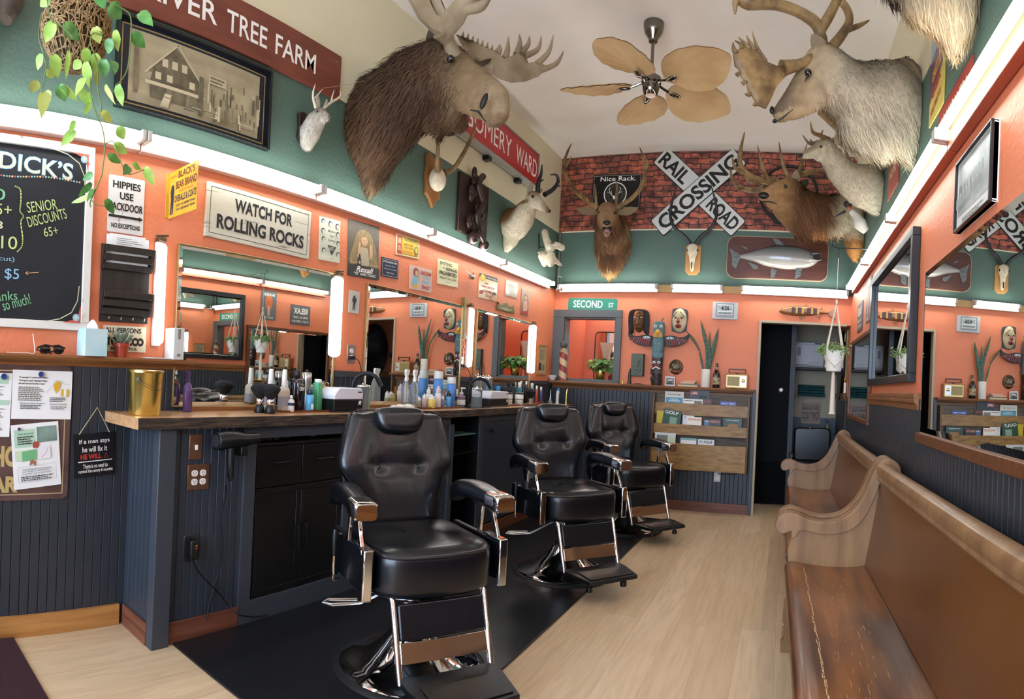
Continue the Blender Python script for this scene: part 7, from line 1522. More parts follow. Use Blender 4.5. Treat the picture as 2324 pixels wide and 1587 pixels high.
# fur shoulder at the top edge
t = mount('shoulder_mount', 'grey brown furry shoulder of a mount cut by the top right edge', 'mounted head', (XR, 2.1, 2.8))
furry('head_and_neck', t, [([(y_(2150, -140, 2.1), .2), (y_(2150, -20, 2.08), .15), (y_(2165, 50, 2.08), .09), (y_(2165, 95, 2.08), .05)], (.9, .9, 1)), [(y_(2120, -80, 2.1), .17), (y_(2075, -90, 2.1), .16), (y_(2030, -180, 2.05), .15), (y_(1970, -280, 2.0), .12)], [(y_(2090, 5, 2.08), .075), (y_(2120, 30, 2.08), .06)]], lambda p, n: mixc(HX_('5f574c'), HX_('c9b08a'), (2.77 - p.z) * 9 + .3 * noise.noise(p * 9)), lambda p, n: V((.2, 0, -1)), 7000, lambda p: .06, .0028, .013, 6, seed=8)
# merganser on the right wall
t = mount('mounted_duck', 'mounted duck with long dark bill and white brown head', 'mounted bird', (XR, 4.62, 2.65), None)
b = MB(P('duck_white', 'bdb6a8', .6)); branch(b, [y_(1930, 478, 4.6), y_(1942, 490, 4.6), y_(1952, 508, 4.6), y_(1966, 525, 4.6)], [.022, .032, .055, .03]); obj('body', b, t, 180, W=True)
b = MB(P('duck_dark', '211c1a', .5)); b.ball(y_(1924, 464, 4.58), (.035, .03, .03), 14, 10); branch(b, [y_(1918, 480, 4.57), y_(1905, 487, 4.56), y_(1894, 493, 4.55)], [.013, .008, .003], 8); b.mat = P('duck_russet', '8a4a30', .5); b.ball(y_(1927, 472, 4.57), (.02, .02, .016), 12, 8); b.mat = MATS['duck_white']; b.ball(y_(1929, 459, 4.56), (.015, .015, .012), 12, 8); obj('head', b, t, 60, W=True)
# ---------- ceiling fan ----------
t = thing('ceiling_fan', 'ceiling fan with broad tan palm leaf blades and chrome motor', 'ceiling fan', (-1.02, 3.95, 3.36))
DKC = P('dark_chrome', '7a756e', .12, 1); top = ZC - 3.36
b = MB(DKC); b.lathe([(0, top - .13), (.03, top - .13), (.035, top - .11), (.06, top - .075), (.07, top - .04), (.072, top - .003), (0, top - .003)][::1], 32); obj('canopy', b, t)
b = MB(DKC); b.cyl((0, 0, .06), (0, 0, top - .12), .012, n=14); obj('rod', b, t)
b = MB(DKC); b.lathe([(0, -.075), (.035, -.075), (.05, -.06), (.058, -.03), (.06, 0), (.07, .01), (.07, .045), (.045, .06), (.03, .08), (0, .08)], 32); obj('motor', b, t)
PALM = P('palm_blade', 'c9a878', .6, col2='b89362', nscale=3)
r = random.Random(2)
for i, (ang, L_, tilt) in enumerate(((186, .60, -18), (114, .58, -15), (42, .62, -14), (330, .62, -12), (258, .56, -14))):
    a = rd(ang); R_ = Matrix.Rotation(a, 4, 'Z') @ Matrix.Rotation(rd(tilt), 4, 'X')
    out = spline([(.13, .01), (.16, .07), (.24, .155), (.36, .195), (.48, .18), (.58, .12), (L_ + .05, .0), (.58, -.12), (.48, -.18), (.36, -.195), (.24, -.155), (.16, -.07), (.13, -.01)], 4)
    b = MB(PALM); n = len(out); cx, cy = .15, 0; vs = []; K = 10
    for jj in range(K + 1):
        for q in range(n):
            x = cx + (out[q][0] - cx) * jj / K; y = cy + (out[q][1] - cy) * jj / K; an = atan2(y, x - cx + 1e-6)
            vs.append(V((x, y, .0035 * sin(an * 26) * jj / K - .05 * ((y / .2) ** 2) * .6 - .03 * max(0, (x - .4)))))
    fs = []
    for jj in range(K):
        for q in range(n - 1): fs.append((jj * n + q, (jj + 1) * n + q, (jj + 1) * n + q + 1, jj * n + q + 1))
    vs = [R_ @ v_ for v_ in vs]; k_ = len(vs); b.add(vs + [v_ + V((0, 0, .006)) for v_ in vs], fs + [tuple(x + k_ for x in reversed(f)) for f in fs]); bl = obj('blade', b, t, 60)
    b = MB(DKC); b.tube([R_ @ V(p) for p in ((.05, 0, .02), (.1, 0, -.0), (.14, 0, -.012))], .009, 8); M_ = R_ @ Matrix.Translation((.19, 0, -.022)); b.ball((0, 0, 0), 0.001); b.v = b.v; b2 = MB(DKC); b2.ball((0, 0, 0), (.05, .022, .012), 16, 8, M=None); b.add([M_ @ V(p) for p in b2.v], b2.f); obj('blade_bracket', b, t)
# ---------- right wall ----------
s = Sign('framed_photograph', 'pale group photograph in a thin black frame high on the right wall', 'picture', 'R', [(2168, 388), (2252, 254), (2242, 460), (2166, 530)], tilt=0, off=.01, th=.02)
pa, pb = at(2168, 400, x=XR - .03), at(2250, 300, x=XR - .03); s.h = at(2168, 375, x=XR - .03).z - at(2166, 528, x=XR - .03).z; s.w = abs(pa.y - pb.y); s.o.location = (XR - .02, (pa.y + pb.y) / 2, (at(2168, 375, x=XR - .03).z + at(2166, 528, x=XR - .03).z) / 2)
s.board(P('photo_mat_white', 'e6e5e0', .5)); s.frame(BLK, .008, .03, proud=.012); s.rect(.06, .05, .94, .8, P('faded_group_photo', 'a3a8a2', .4, col2='babdb7', nscale=12)); s.scrib(.2, .86, .8, .93, 2, GR)
r = random.Random(9)
for i in range(16): u = .12 + (i % 8) * .1; v = .35 + .2 * (i // 8); s.ell(u, v, .018, .02, P('photo_pale', 'c4c5bf', .4)); s.rect(u - .03, v + .02, u + .03, v + .16, P('photo_grey', '8d938f', .4))
s.done('print')
def rsign(name, label, cat, Y0, Y1, z0, z1, mat, fn=None, fr=None, th=.006):
    t = Sign.__new__(Sign); t.w = Y1 - Y0; t.h = z1 - z0; t.th = th; t.art = MB(); t.k = 0; t.o = thing(name, label, cat, (XR - th - .002, (Y0 + Y1) / 2, (z0 + z1) / 2), -pi / 2); t.board(mat, .004)
    if fr: t.frame(fr, .012, .02)
    if fn: fn(t)
    t.done('print'); return t
p0 = at(2120, 200, x=XR)
def po(t): t.poly([(.0, .0), (1, .0), (1, .35), (0, .75)], P('poster_sky', '8fa7b5', .3)); t.poly([(0, .3), (1, .1), (1, .5), (0, .75)], P('poster_purple', '6b4560', .3)); t.text('GRIZZLY', .5, .45, .7, .12, YL, .03, .25); t.text('CREEK', .5, .65, .6, .12, RD, .03, .25); t.text('FIRE SMOKE', .5, .85, .7, .08, RD, .02, .25)
rsign('smoke_poster', 'yellow and purple poster between the caribou and the fur mount', 'poster', 2.53, 2.80, 2.60, 3.04, P('poster_yellow', 'c9b55a', .4), po)
rsign('wall_calendar', 'tall white and grey print above the yellow poster', 'poster', 2.58, 2.82, 3.07, 3.45, P('grey_print', 'a9aba8', .4, col2='5e6462', nscale=14))
rsign('tin_sign', 'faded red tin sign on the green band behind the deer', 'sign', 3.62, 4.0, 2.62, 2.98, P('faded_red_tin', '9c4d40', .45), lambda t: (t.text('COCA-COLA', .5, .3, .8, .15, CREAM, .02), t.text('HOTEL', .5, .6, .6, .15, CREAM, .02)) and None)
rsign('tin_sign', 'red scalloped sign on the right wall seen in the largest mirror', 'sign', 2.1, 2.6, 2.44, 2.58, P('red_sign', '9a3028', .4), lambda t: t.text('LA HABANERA', .5, .5, .8, .4, CREAM, .02))
def rel(t): t.text('RELAX', .5, .3, .7, .3, WH, .04); t.text("WE'RE ALL CRAZY", .5, .62, .8, .12, WH, .02); t.text("IT'S NOT A COMPETITION", .5, .82, .85, .12, WH, .01)
rsign('relax_sign', 'small grey sign with white letters above the small wood mirror', 'sign', 5.15, 5.5, 1.86, 2.12, P('slate_sign', '55585a', .5), rel)
def hnd(t): t.ell(.5, .4, .25, .28, OR); t.text('BARBER', .5, .12, .7, .1, WH, .02); t.rect(.42, .5, .58, .85, SK); t.text('SHOP', .5, .92, .6, .08, WH)
rsign('barber_poster', 'narrow slate poster with an orange emblem left of the grey relax sign', 'poster', 4.65, 4.9, 1.88, 2.24, P('slate_poster', '64696a', .5), hnd)
# hallway wall pieces
rsign('framed_print', 'gold framed print on the orange hallway wall', 'picture', 6.36, 6.62, 1.45, 1.98, P('dim_print', '5b5a4e', .3), None, BRZ)
b = MB(P('black_oval', '0a0a0c', .3)); b.prism([(x * .8, z) for x, z in circ(.4, 40)], -.04, -.004, M=Matrix.Translation((XR, 6.85, 1.62)) @ Matrix.Rotation(-pi / 2, 4, 'Z')); tag(obj('oval_panel', b, None, bevel=.01), 'large black oval mirror back on the hallway wall', 'mirror')
t = thing('air_freshener', 'small white dispenser standing on the hallway chair rail', 'dispenser', (XR - .02, 6.32, ZW + .031)); b = MB(WHT); b.box(-.012, .012, -.03, .03, 0, .11); obj('body', b, t, bevel=.004); b = MB(BRASS); b.cyl((0, 0, .11), (0, 0, .17), .004, n=8); obj('stem', b, t)
# towel warmer on its shelf
hp = lambda px, py, o=0: at(px, py, y=YE - o)
sa, sb = hp(1796, 833, .2), hp(1890, 842, .2); t = thing('wall_shelf', 'dark wooden shelf on black brackets across the hallway end wall', 'shelf', ((.06 + XR) / 2, YE, sa.z))
b = MB(DKW); b.box(-.27, .27, -.28, -.002, -.03, 0); obj('board', b, t, bevel=.003)
for x in (-.255, .24): b = MB(BLK); b.tube([(x, -.008, -.031), (x, -.008, -.2)], .009, 8); b.tube([(x, -.008, -.18), (x, -.2, -.036)], .007, 8); obj('bracket', b, t)
za, zb = hp(1800, 829, .25).z, hp(1800, 775, .25).z; xa, xb = hp(1803, 800, .3).x, hp(1872, 800, .3).x
t = thing('towel_warmer', 'white towel warmer cabinet on the hallway shelf', 'towel warmer', ((xa + xb) / 2, YE - .02, sa.z + .0006)); W2 = (xb - xa) / 2; H2 = zb - sa.z
GY = P('warmer_white', 'b3b3b6', .4); b = MB(GY); b.box(-W2, W2, -.22, 0, .015, H2); b.box(-W2 + .01, W2 - .01, -.21, -.01, 0, .015); obj('case', b, t, bevel=.008)
b = MB(GY); b.box(-W2 + .003, W2 - .003, -.24, -.221, .03, H2 - .03); d = obj('door', b, t, bevel=.006)
b = MB(P('warmer_handle', '6d6e70', .4)); b.prism(rr(.035, .10, .012, cx=-W2 + .06, cz=H2 * .62), -.248, -.2405); obj('handle', b, d, bevel=.003)
b = MB(BK); plate_text(b, 'Professional Towel Warmer', .0, W2 - .03, .055, .065, -.2412, .01); b.box(W2 - .12, W2 - .03, -.2225, -.2212, H2 - .022, H2 - .008); obj('lettering', b, d, 0)
# teal towels on the wall
za, zb = hp(1815, 897).z, hp(1815, 872).z
for r_ in range(2):
    for c in range(3):
        w = .062; t = thing('rolled_towel', 'folded teal towel in the pile on the hallway wall, %s %s' % (('left', 'middle', 'right')[c], ('lower', 'upper')[r_]), 'towel', (.178 + c * (w + .048) * 1.0 + .02, YE - .0005, za - .005 + r_ * (zb - za) * .5), 0, 'teal towels on the hallway wall')
        b = MB(P('teal_towel', '1f4f50', .9, bump=.5, bscale=120)); h_ = (zb - za) * .5 - .002
        for q in range(2): b.loft([[(x_ + xx, y * .98 - .05, z + h_ * (.25 + .5 * q)) for y, z in sup(.048, h_ * .26, 2.6, 16) for x_ in (0,)] for xx in (-.052, -.05, .05, .052)])
        obj('cloth', b, t, 60, bevel=0)
t = thing('towel_rack', 'thin dark rail holding the teal towels on the hallway wall', 'rack', (.3, YE - .001, za - .012)); b = MB(BLK); b.box(-.18, .18, -.10, 0, -.002, .002); b.box(-.185, -.18, -.10, 0, -.004, .03); b.box(.18, .185, -.10, 0, -.004, .03); obj('rail', b, t)
q = hp(1840, 938, .02); t = thing('cuss_sign', 'tan sign reading measure once cuss twice in the hallway', 'sign', (q.x, YE - .022, q.z)); w_ = (hp(1862, 938).x - hp(1818, 938).x) / 2; h_ = (hp(1840, 915).z - hp(1840, 962).z) / 2
b = MB(P('tan_tin', '8d7263', .5)); b.prism(rr(w_ * 2, h_ * 2, .015), -.004, 0); obj('board', b, t)
b = MB(BK); plate_text(b, 'MEASURE ONCE,', -w_ * .85, w_ * .85, h_ * .25, h_ * .6, -.0048, .03); plate_text(b, 'CUSS TWICE', -w_ * .85, w_ * .85, -h_ * .6, h_ * .12, -.0048, .03); b.box(-w_ * .85, w_ * .85, -.0048, -.0041, h_ * .7, h_ * .74); b.box(-w_ * .85, w_ * .85, -.0048, -.0041, -h_ * .74, -h_ * .7); obj('lettering', b, t, 0)
# shampoo chair and bowl
q = hp(1842, 975, .3); t = thing('shampoo_bowl', 'black shampoo basin on a ledge at the end of the hallway', 'basin', (q.x, YE - .3, q.z))
b = MB(P('gloss_black_basin', '0a0b0d', .12, coat=.5)); b.lathe([(.05, -.09), (.12, -.05), (.17, .0), (.18, .012), (.165, .012), (.11, -.03), (0, -.06)], 28, sy=.9); obj('bowl', b, t)
b = MB(CHROME); b.tube([(-.2, .05, .01), (.18, .05, .01)], .008, 8); b.ball((-.02, .05, .02), .02); obj('faucet', b, t)
t = thing('wall_counter', 'dark blue boxed ledge behind the shampoo basin', 'counter', (.3, YE, 0)); b = MB(NAVY); b.box(-.29, .33, -.18, -.021, 0, q.z - .06); obj('body', b, t, bevel=.003)
t = thing('pump_bottle', 'clear pump bottle standing on the hallway ledge', 'bottle', (hp(1878, 975, .15).x, YE - .1, q.z - .0595)); b = MB(P('amber_clear', '7a7468', .1, coat=.3)); b.lathe([(.022, 0), (.024, .005), (.024, .10), (.012, .12), (.01, .13), (0, .13)], 18); obj('bottle', b, t); b = MB(BK); b.cyl((0, 0, .13), (0, 0, .165), .006, n=8); b.box(-.025, .006, -.005, .005, .16, .17); obj('pump', b, t)
q = at(1842, 1040, y=6.75); t = thing('shampoo_chair', 'black reclining shampoo chair in the hallway', 'chair', (q.x, 6.75, 0))
b = MB(LEA); b.prism(rr(.42, .38, .05, cz=.70), .02, .10); obj('backrest', b, t, bevel=.02, seg=3)
b = MB(LEA); b.box(-.2, .2, -.33, .05, .38, .47); obj('seat', b, t, bevel=.03, seg=3)
for sx in (-1, 1): b = MB(LEA); b.box(sx * .235 - .025, sx * .235 + .025, -.3, .06, .57, .61); obj('armrest', b, t, bevel=.01); b = MB(CHROME); b.tube([(sx * .235, .03, .57), (sx * .235, .03, .3), (sx * .235, -.25, .3), (sx * .235, -.28, .57)], .01, 8); obj('arm_frame', b, t)
b = MB(BLK); b.cyl((0, -.12, .02), (0, -.12, .38), .05); b.lathe([(.2, 0), (.2, .015), (.06, .03), (0, .03)], 28, o=(0, -.12, 0)); obj('base', b, t)
# ---------- macrame planter ----------
hk = at(1893, 615, y=4.45); pc_ = at(1893, 815, y=4.45); hk.x = pc_.x
t = thing('macrame_planter', 'white pot of small leaves in a macrame hanger before the doorway', 'hanging planter', pc_)
RP = P('cotton_cord', 'ddd0bc', .85, bump=.4, bscale=200); top_z = at(1893, 690, y=4.45).z - pc_.z; hook_z = at(1893, 580, y=4.45).z - pc_.z
b = MB(P('pot_white', 'e3ddd4', .45)); b.lathe([(.052, -.095), (.056, -.092), (.083, .055), (.084, .065), (.078, .065), (.07, .03), (0, .03)], 32); obj('pot', b, t)
b = MB(RP)
for i in range(4):
    a = pi / 4 + i * pi / 2; cx, sy_ = cos(a), sin(a)
    b.tube([(0, 0, top_z), (cx * .088, sy_ * .088, .06), (cx * .082, sy_ * .082, .0)], [.004, .007, .006], 8)
    b.tube([(cx * .082, sy_ * .082, 0), (cos(a + pi / 4) * .068, sin(a + pi / 4) * .068, -.06), (0, 0, -.105)], .004, 8); b.tube([(cx * .082, sy_ * .082, 0), (cos(a - pi / 4) * .068, sin(a - pi / 4) * .068, -.06), (0, 0, -.105)], .004, 8)
b.tube([(0, 0, top_z + .03), (0, 0, top_z)], .009, 8)
tz_ = at(1893, 940, y=4.45).z - pc_.z; b.tube([(0, 0, -.1), (0, 0, -.13), (0, 0, tz_ * .6), (0, 0, tz_ + .02), (0, 0, tz_)], [.012, .014, .017, .02, .026], 10)
b.tube([(0, 0, top_z), (0, 0, hook_z)], .002, 6); obj('macrame_cord', b, t, 60)
r = random.Random(3); b = MB(P('small_leaf', '4f7a3a', .5, col2='93ad6a', nscale=80)); st = MB(P('thin_stem', '5c6b3a', .6))
for i in range(30):
    a = r.uniform(0, 2 * pi); R_ = r.uniform(.06, .15); q = V((R_ * cos(a), R_ * sin(a), .07 + r.uniform(-.03, .05) - (R_ - .06) * .4)); st.tube(spline([(0, 0, .03), (q.x * .5, q.y * .5, .10), tuple(q)], 3), .0012, 4)
    for j in range(9): c = V((0, 0, .03)).lerp(q, r.uniform(.5, 1)) + V((r.uniform(-.016, .016), r.uniform(-.016, .016), r.uniform(-.0, .035))); b.ball(c, (.009, .007, .005), 6, 4, M=Matrix.Rotation(r.uniform(0, 3), 4, 'Y'))
obj('stems', st, t); obj('leaves', b, t, 180)['kind'] = 'stuff'
t = thing('ceiling_hook_bracket', 'slim black scroll hook above the macrame planter', 'hook', pc_ + V((0, 0, hook_z))); b = MB(BLK); b.tube([(0, 0, -.02), (0, 0, .06)], .003, 6); b.tube(spline([(-.04, 0, .10), (-.05, 0, .08), (-.035, 0, .065), (0, 0, .06), (.05, 0, .062), (XR - pc_.x - .01, 0, .065)], 4), .004, 6); obj('scroll', b, t)
# ---------- hanging basket with vines ----------
bc = at(172, 85, r=1.75); t = thing('hanging_basket', 'woven rope hanging basket with trailing lime pothos vines', 'hanging plant', bc)
pm = 1346 / 1.75; bw = 78 / pm; ROPE = P('seagrass_rope', 'a58a5f', .8, col2='7d6440', nscale=60)
def bprof(k): return [(0, -.85), (.45, -.82), (.82, -.35), (.98, .25), (.9, .72), (.72, .82)][k]
PR = spline([(0.02, -.92), (.45, -.86), (.80, -.42), (.98, .15), (.93, .6), (.70, .85)], 6)
def bs(u, a, off=0):
    i = min(len(PR) - 2, int(u * (len(PR) - 1))); f = u * (len(PR) - 1) - i; rr_ = PR[i][0] + (PR[i + 1][0] - PR[i][0]) * f; z = PR[i][1] + (PR[i + 1][1] - PR[i][1]) * f
    return V(((rr_ * bw + off) * cos(a), (rr_ * bw + off) * sin(a), z * bw * .95))
b = MB(P('basket_inside', '4a3a22', .9)); b.lathe([(p[0] * bw * .95, p[1] * bw * .92) for p in PR], 28); obj('liner', b, t, 60)
b = MB(ROPE); r = random.Random(6)
for i in range(420):
    a = r.uniform(0, 2 * pi); u = r.uniform(.02, .9); da = r.uniform(-.55, .55); du = r.uniform(-.22, .22); q = [bs(min(1, max(0, u + du * s_)), a + da * s_ / max(.35, 1), .002 + .003 * sin(s_ * 9 + i)) for s_ in (0, .25, .5, .75, 1)]; b.tube(q, .0021, 5)
for i in range(9): u = .12 + i * .1; b.tube([bs(u, a, .002 * sin(a * 14 + i * 3)) for a in [2 * pi * j / 40 for j in range(40)]], .0024, 5, closed=True)
for i in range(34): a = 2 * pi * i / 34; b.tube([bs(u, a + .05 * sin(u * 20), .002) for u in (.3, .45, .6, .75, .9, 1)], .0022, 5)
b.tube([bs(1, a) for a in [2 * pi * j / 30 for j in range(30)]], .006, 6, closed=True); obj('weave', b, t, 60)
b = MB(STEEL); b.tube([bs(1, 0), (0, 0, bw * 2.2), bs(1, pi)], .0015, 6); b.tube([(0, 0, bw * 2.2), (0, 0, ZC - bc.z - .002)], .002, 6); b.tube([V((0, 0, bw * .9)) + V((.012 * cos(a), 0, .012 * sin(a))) for a in [j * pi / 6 for j in range(12)]], .0018, 6, closed=True); obj('hanger', b, t)
vp = lambda px, py, r_=1.66: at(px, py, r=r_) - bc
def vine(pts, leaves, r_=1.66, w0=.0018):
    b = MB(P('vine_stem', '5d6e36', .5)); b.tube(spline([tuple(vp(*q, r_)) for q in pts], 5), w0, 6); obj('vine', b, t, 60)
    for (bx_, by_, tx, ty, w_, m_) in leaves:
        b = MB((LEAF2, LEAF, P('yellow_lime_leaf', '9aa84e', .4, col2='b9c26a', nscale=15))[m_]); a, c = vp(bx_, by_, r_), vp(tx, ty, r_ - .03 if ty % 2 else r_ + .02); leaf(b, a, c, w_ / (1346 / r_), nrm=V(-ray(bx_, by_)) + V((rnd.uniform(-.5, .5), rnd.uniform(-.5, .5), .3)), cup=.12); obj('leaf', b, t, 60)
vine([(105, -20), (110, 20), (118, 48), (140, 60), (165, 85)], [(110, -5, 90, 16, 26, 0), (120, 52, 102, 98, 30, 0), (148, 58, 182, 92, 34, 1)], 1.6)
vine([(95, 30), (88, 80), (98, 120), (105, 150), (100, 180), (95, 205), (93, 220)], [(93, 125, 84, 160, 20, 0), (122, 128, 132, 178, 32, 0), (105, 165, 128, 172, 22, 0), (82, 185, 72, 212, 28, 2), (100, 212, 95, 265, 28, 2), (112, 208, 104, 238, 24, 2), (135, 195, 148, 232, 30, 1), (140, 196, 178, 230, 20, 0)], 1.62)
vine([(222, 62), (232, 80), (212, 75), (205, 95), (215, 125), (222, 160), (222, 200), (230, 240), (226, 262)], [(216, 64, 226, 100, 30, 2), (155, 120, 151, 182, 14, 0), (193, 113, 199, 150, 26, 0), (215, 125, 223, 170, 26, 0), (195, 145, 202, 200, 24, 0), (218, 160, 222, 198, 18, 2), (182, 140, 165, 158, 22, 0), (236, 138, 238, 178, 28, 1), (190, 178, 170, 215, 22, 0), (185, 198, 188, 232, 22, 0), (200, 212, 196, 242, 24, 0), (203, 235, 192, 262, 16, 0)], 1.6)
vine([(240, 0), (270, 15), (292, 30), (298, 55), (295, 110), (288, 160), (270, 188), (262, 192)], [(225, -15, 236, 22, 34, 1), (250, 15, 278, 42, 42, 1), (318, 30, 346, 55, 30, 1), (303, 78, 330, 110, 30, 1), (262, 72, 268, 118, 20, 0), (250, 90, 244, 124, 26, 1), (258, 140, 262, 165, 22, 1), (268, 195, 277, 242, 24, 0)], 1.58)
vine([(205, 175), (206, 215), (220, 262), (232, 290), (238, 330), (234, 375), (230, 400), (215, 435), (205, 458), (206, 470)], [(240, 195, 258, 235, 12, 0), (232, 255, 256, 280, 22, 2), (168, 275, 158, 305, 14, 0), (167, 298, 138, 332, 24, 0), (270, 290, 282, 318, 26, 0), (262, 328, 290, 350, 24, 0), (248, 352, 275, 372, 20, 1), (292, 378, 282, 395, 24, 1), (302, 372, 322, 386, 16, 0), (330, 382, 350, 422, 24, 0), (208, 395, 186, 410, 18, 1), (205, 418, 178, 448, 18, 1), (200, 448, 160, 460, 14, 0), (242, 455, 260, 488, 22, 1), (212, 430, 196, 455, 14, 1)], 1.55)
vine([(236, 330), (255, 320), (268, 345), (275, 370), (290, 395), (310, 392), (326, 385)], [], 1.55, .0012); vine([(208, 455), (220, 465), (240, 468)], [], 1.55, .0012)
# object cut by the top left corner
q = at(12, 22, x=XL + .06); b = MB(P('dark_boot_leather', '2a211c', .35, col2='4a3f33', nscale=12)); branch(b, [at(30, -40, x=XL + .06), at(22, 10, x=XL + .07), at(12, 45, x=XL + .09)], [.07, .06, .03]); tag(obj('dark_hanging_boot', b, None, 60), 'dark hanging leather object cut off by the top left corner', 'hanging decoration')
b = MB(PINE); b.box(-.012, .012, -.02, .02, -.3, .12); b.v = [tuple(Matrix.Rotation(-.35, 4, 'X') @ V(p) + at(-2, 10, x=XL + .06)) for p in b.v]; tag(obj('wooden_board', b, None), 'pale wooden slat edge at the extreme top left corner', 'wood slat')
# ---------- things on the countertop ----------
def ctr(px, X, z=0): q = at(px, 925, x=X); return V((X, q.y, CTZ + .0006 + z))
def mpx(px, X, n): q = at(px, 925, x=X); return n / (1346 / hypot(q.x, q.y))
CLR = P('clear_plastic', 'e4e9e8', .06, trans=.88, ior=1.12); WHB = P('soft_white_plastic', 'dcdad3', .35)
def lathething(name, label, cat, pos, parts, group=None, rot=0):
    t = thing(name, label, cat, pos, rot, group); t.scale = (1.13,) * 3
    for nm, m, pr, kw in parts:
        b = MB(m)
        if callable(pr): pr(b)
        else: b.lathe(pr, 24, **kw)
        obj(nm, b, t, 50)
    return t
def cyl_p(r, z0, z1, ch=.003): return [(max(0, r - ch), z0), (r, z0 + ch), (r, z1 - ch), (max(0, r - ch), z1)]
def lab(r, z0, z1): return [(r, z0), (r + .0006, z0 + .0003), (r + .0006, z1 - .0003), (r, z1)]
# gold bucket
q = ctr(328, -2.36); r_ = mpx(328, -2.36, 41); h = mpx(328, -2.36, 102)
t = thing('gold_bucket', 'shiny gold lidded tin bucket at the near end of the countertop', 'bucket', q)
b = MB(BRASS); b.lathe([(r_ * .86, 0), (r_ * .88, .004), (r_ * .99, h * .93), (r_, h * .935), (r_, h * .95), (0, h * .95)], 40); obj('pail', b, t)
b = MB(BRASS); b.lathe([(r_ * 1.0, h * .951), (r_ * 1.05, h * .955), (r_ * 1.05, h * .99), (r_ * .98, h), (r_ * .92, h * .985), (0, h * .985)], 40); obj('lid', b, t)
b = MB(P('dark_wire', '3a352c', .4, .6)); b.cyl((r_ * .6, -r_ * .74, h * .8), (r_ * .66, -r_ * .82, h * .8), .008, n=12); b.tube(spline([(r_ * .66, -r_ * .84, h * .8), (r_ * 1.1, -r_ * .4, h * .62), (r_ * 1.15, r_ * .3, h * .58), (r_ * .6, r_ * .9, h * .8)], 5), .0012, 6); obj('bail_handle', b, t)
PUR = P('purple_plastic', '6a4a86', .2, trans=.3); PUD = P('dark_purple', '3b2455', .35)
def sprayer(name, label, pos, body, top, H, R, rot=0, group=None):
    t = thing(name, label, 'spray bottle', pos, rot, group)
    b = MB(body); b.lathe([(R * .9, 0), (R, .005), (R, H * .5), (R * .8, H * .62), (R * .35, H * .72), (0, H * .72)], 24); obj('bottle', b, t)
    b = MB(top); b.lathe([(R * .42, H * .70), (R * .42, H * .78), (R * .3, H * .8), (R * .3, H * .86), (0, H * .86)], 16); b.prism([(-R * .6, H * .88), (-R * .4, H * .84), (R * .35, H * .84), (R * .5, H * .95), (R * .2, H), (-R * .7, H), (-R * 1.0, H * .97)], -R * .28, R * .28); b.prism([(-R * .5, H * .86), (-R * .9, H * .74), (-R * .75, H * .73), (-R * .3, H * .84)], -R * .15, R * .15); obj('trigger_head', b, t, bevel=.001)
    return t
sprayer('spray_bottle', 'purple spray bottle standing behind the gold bucket', ctr(425, -2.5), PUR, PUD, .205, .024, pi / 2 + .4)
# brushes
for px, X, l in ((589, -2.40, 'black neck duster brush, rear one of the pair by the first tray'), (613, -2.345, 'black neck duster brush with chrome band, front one of the pair')):
    lathething('neck_duster', l, 'brush', ctr(px, X), (('base', BLK, [(.024, 0), (.026, .004), (.020, .03), (.017, .036), (0, .036)], {}), ('ferrule', CHROME, cyl_p(.0165, .0365, .067), {}), ('bristles', P('black_bristle', '0b0b0d', .8, bump=.6, bscale=250), [(.015, .0675), (.03, .085), (.044, .105), (.046, .115), (.036, .128), (.018, .135), (0, .137)], {})), 'neck duster brushes', 0)
WTR = wood('wooden_tray', '8a4f2c', '653618', 1, .35, .3)
def tray(label, px0, px1, X, d=.12, z=.012):
    a, c = ctr(px0, X), ctr(px1, X); L = (c.y - a.y) / 2; t = thing('wooden_tray', label, 'tray', ((a.x), (a.y + c.y) / 2, CTZ + .0006), pi / 2)
    b = MB(WTR); b.prism(rr(2 * L, d, .03), .0, z * .4, M=Matrix(((1, 0, 0, 0), (0, 0, 1, 0), (0, 1, 0, 0), (0, 0, 0, 1)))); rg = []
    q = rr(2 * L, d, .035, 6); q2 = rr(2 * L - .012, d - .012, .03, 6); b.loft([[V((x, y, 0)) for x, y in q2], [V((x, y, z)) for x, y in q], [V((x * .985, y * .96, z)) for x, y in q], [V((x * .97, y * .92, z * .4)) for x, y in q2]], cap=False, closed=False)
    obj('dish', b, t, 60); return t
tray('brown wooden tray holding the first group of bottles', 624, 745, -2.42)
tray('brown wooden tray holding jars and tubes in the middle of the counter', 945, 1035, -2.41)
tray('brown wooden tray under the brushes near the back corner', 1150, 1222, -2.42, .12)
TZ = .006
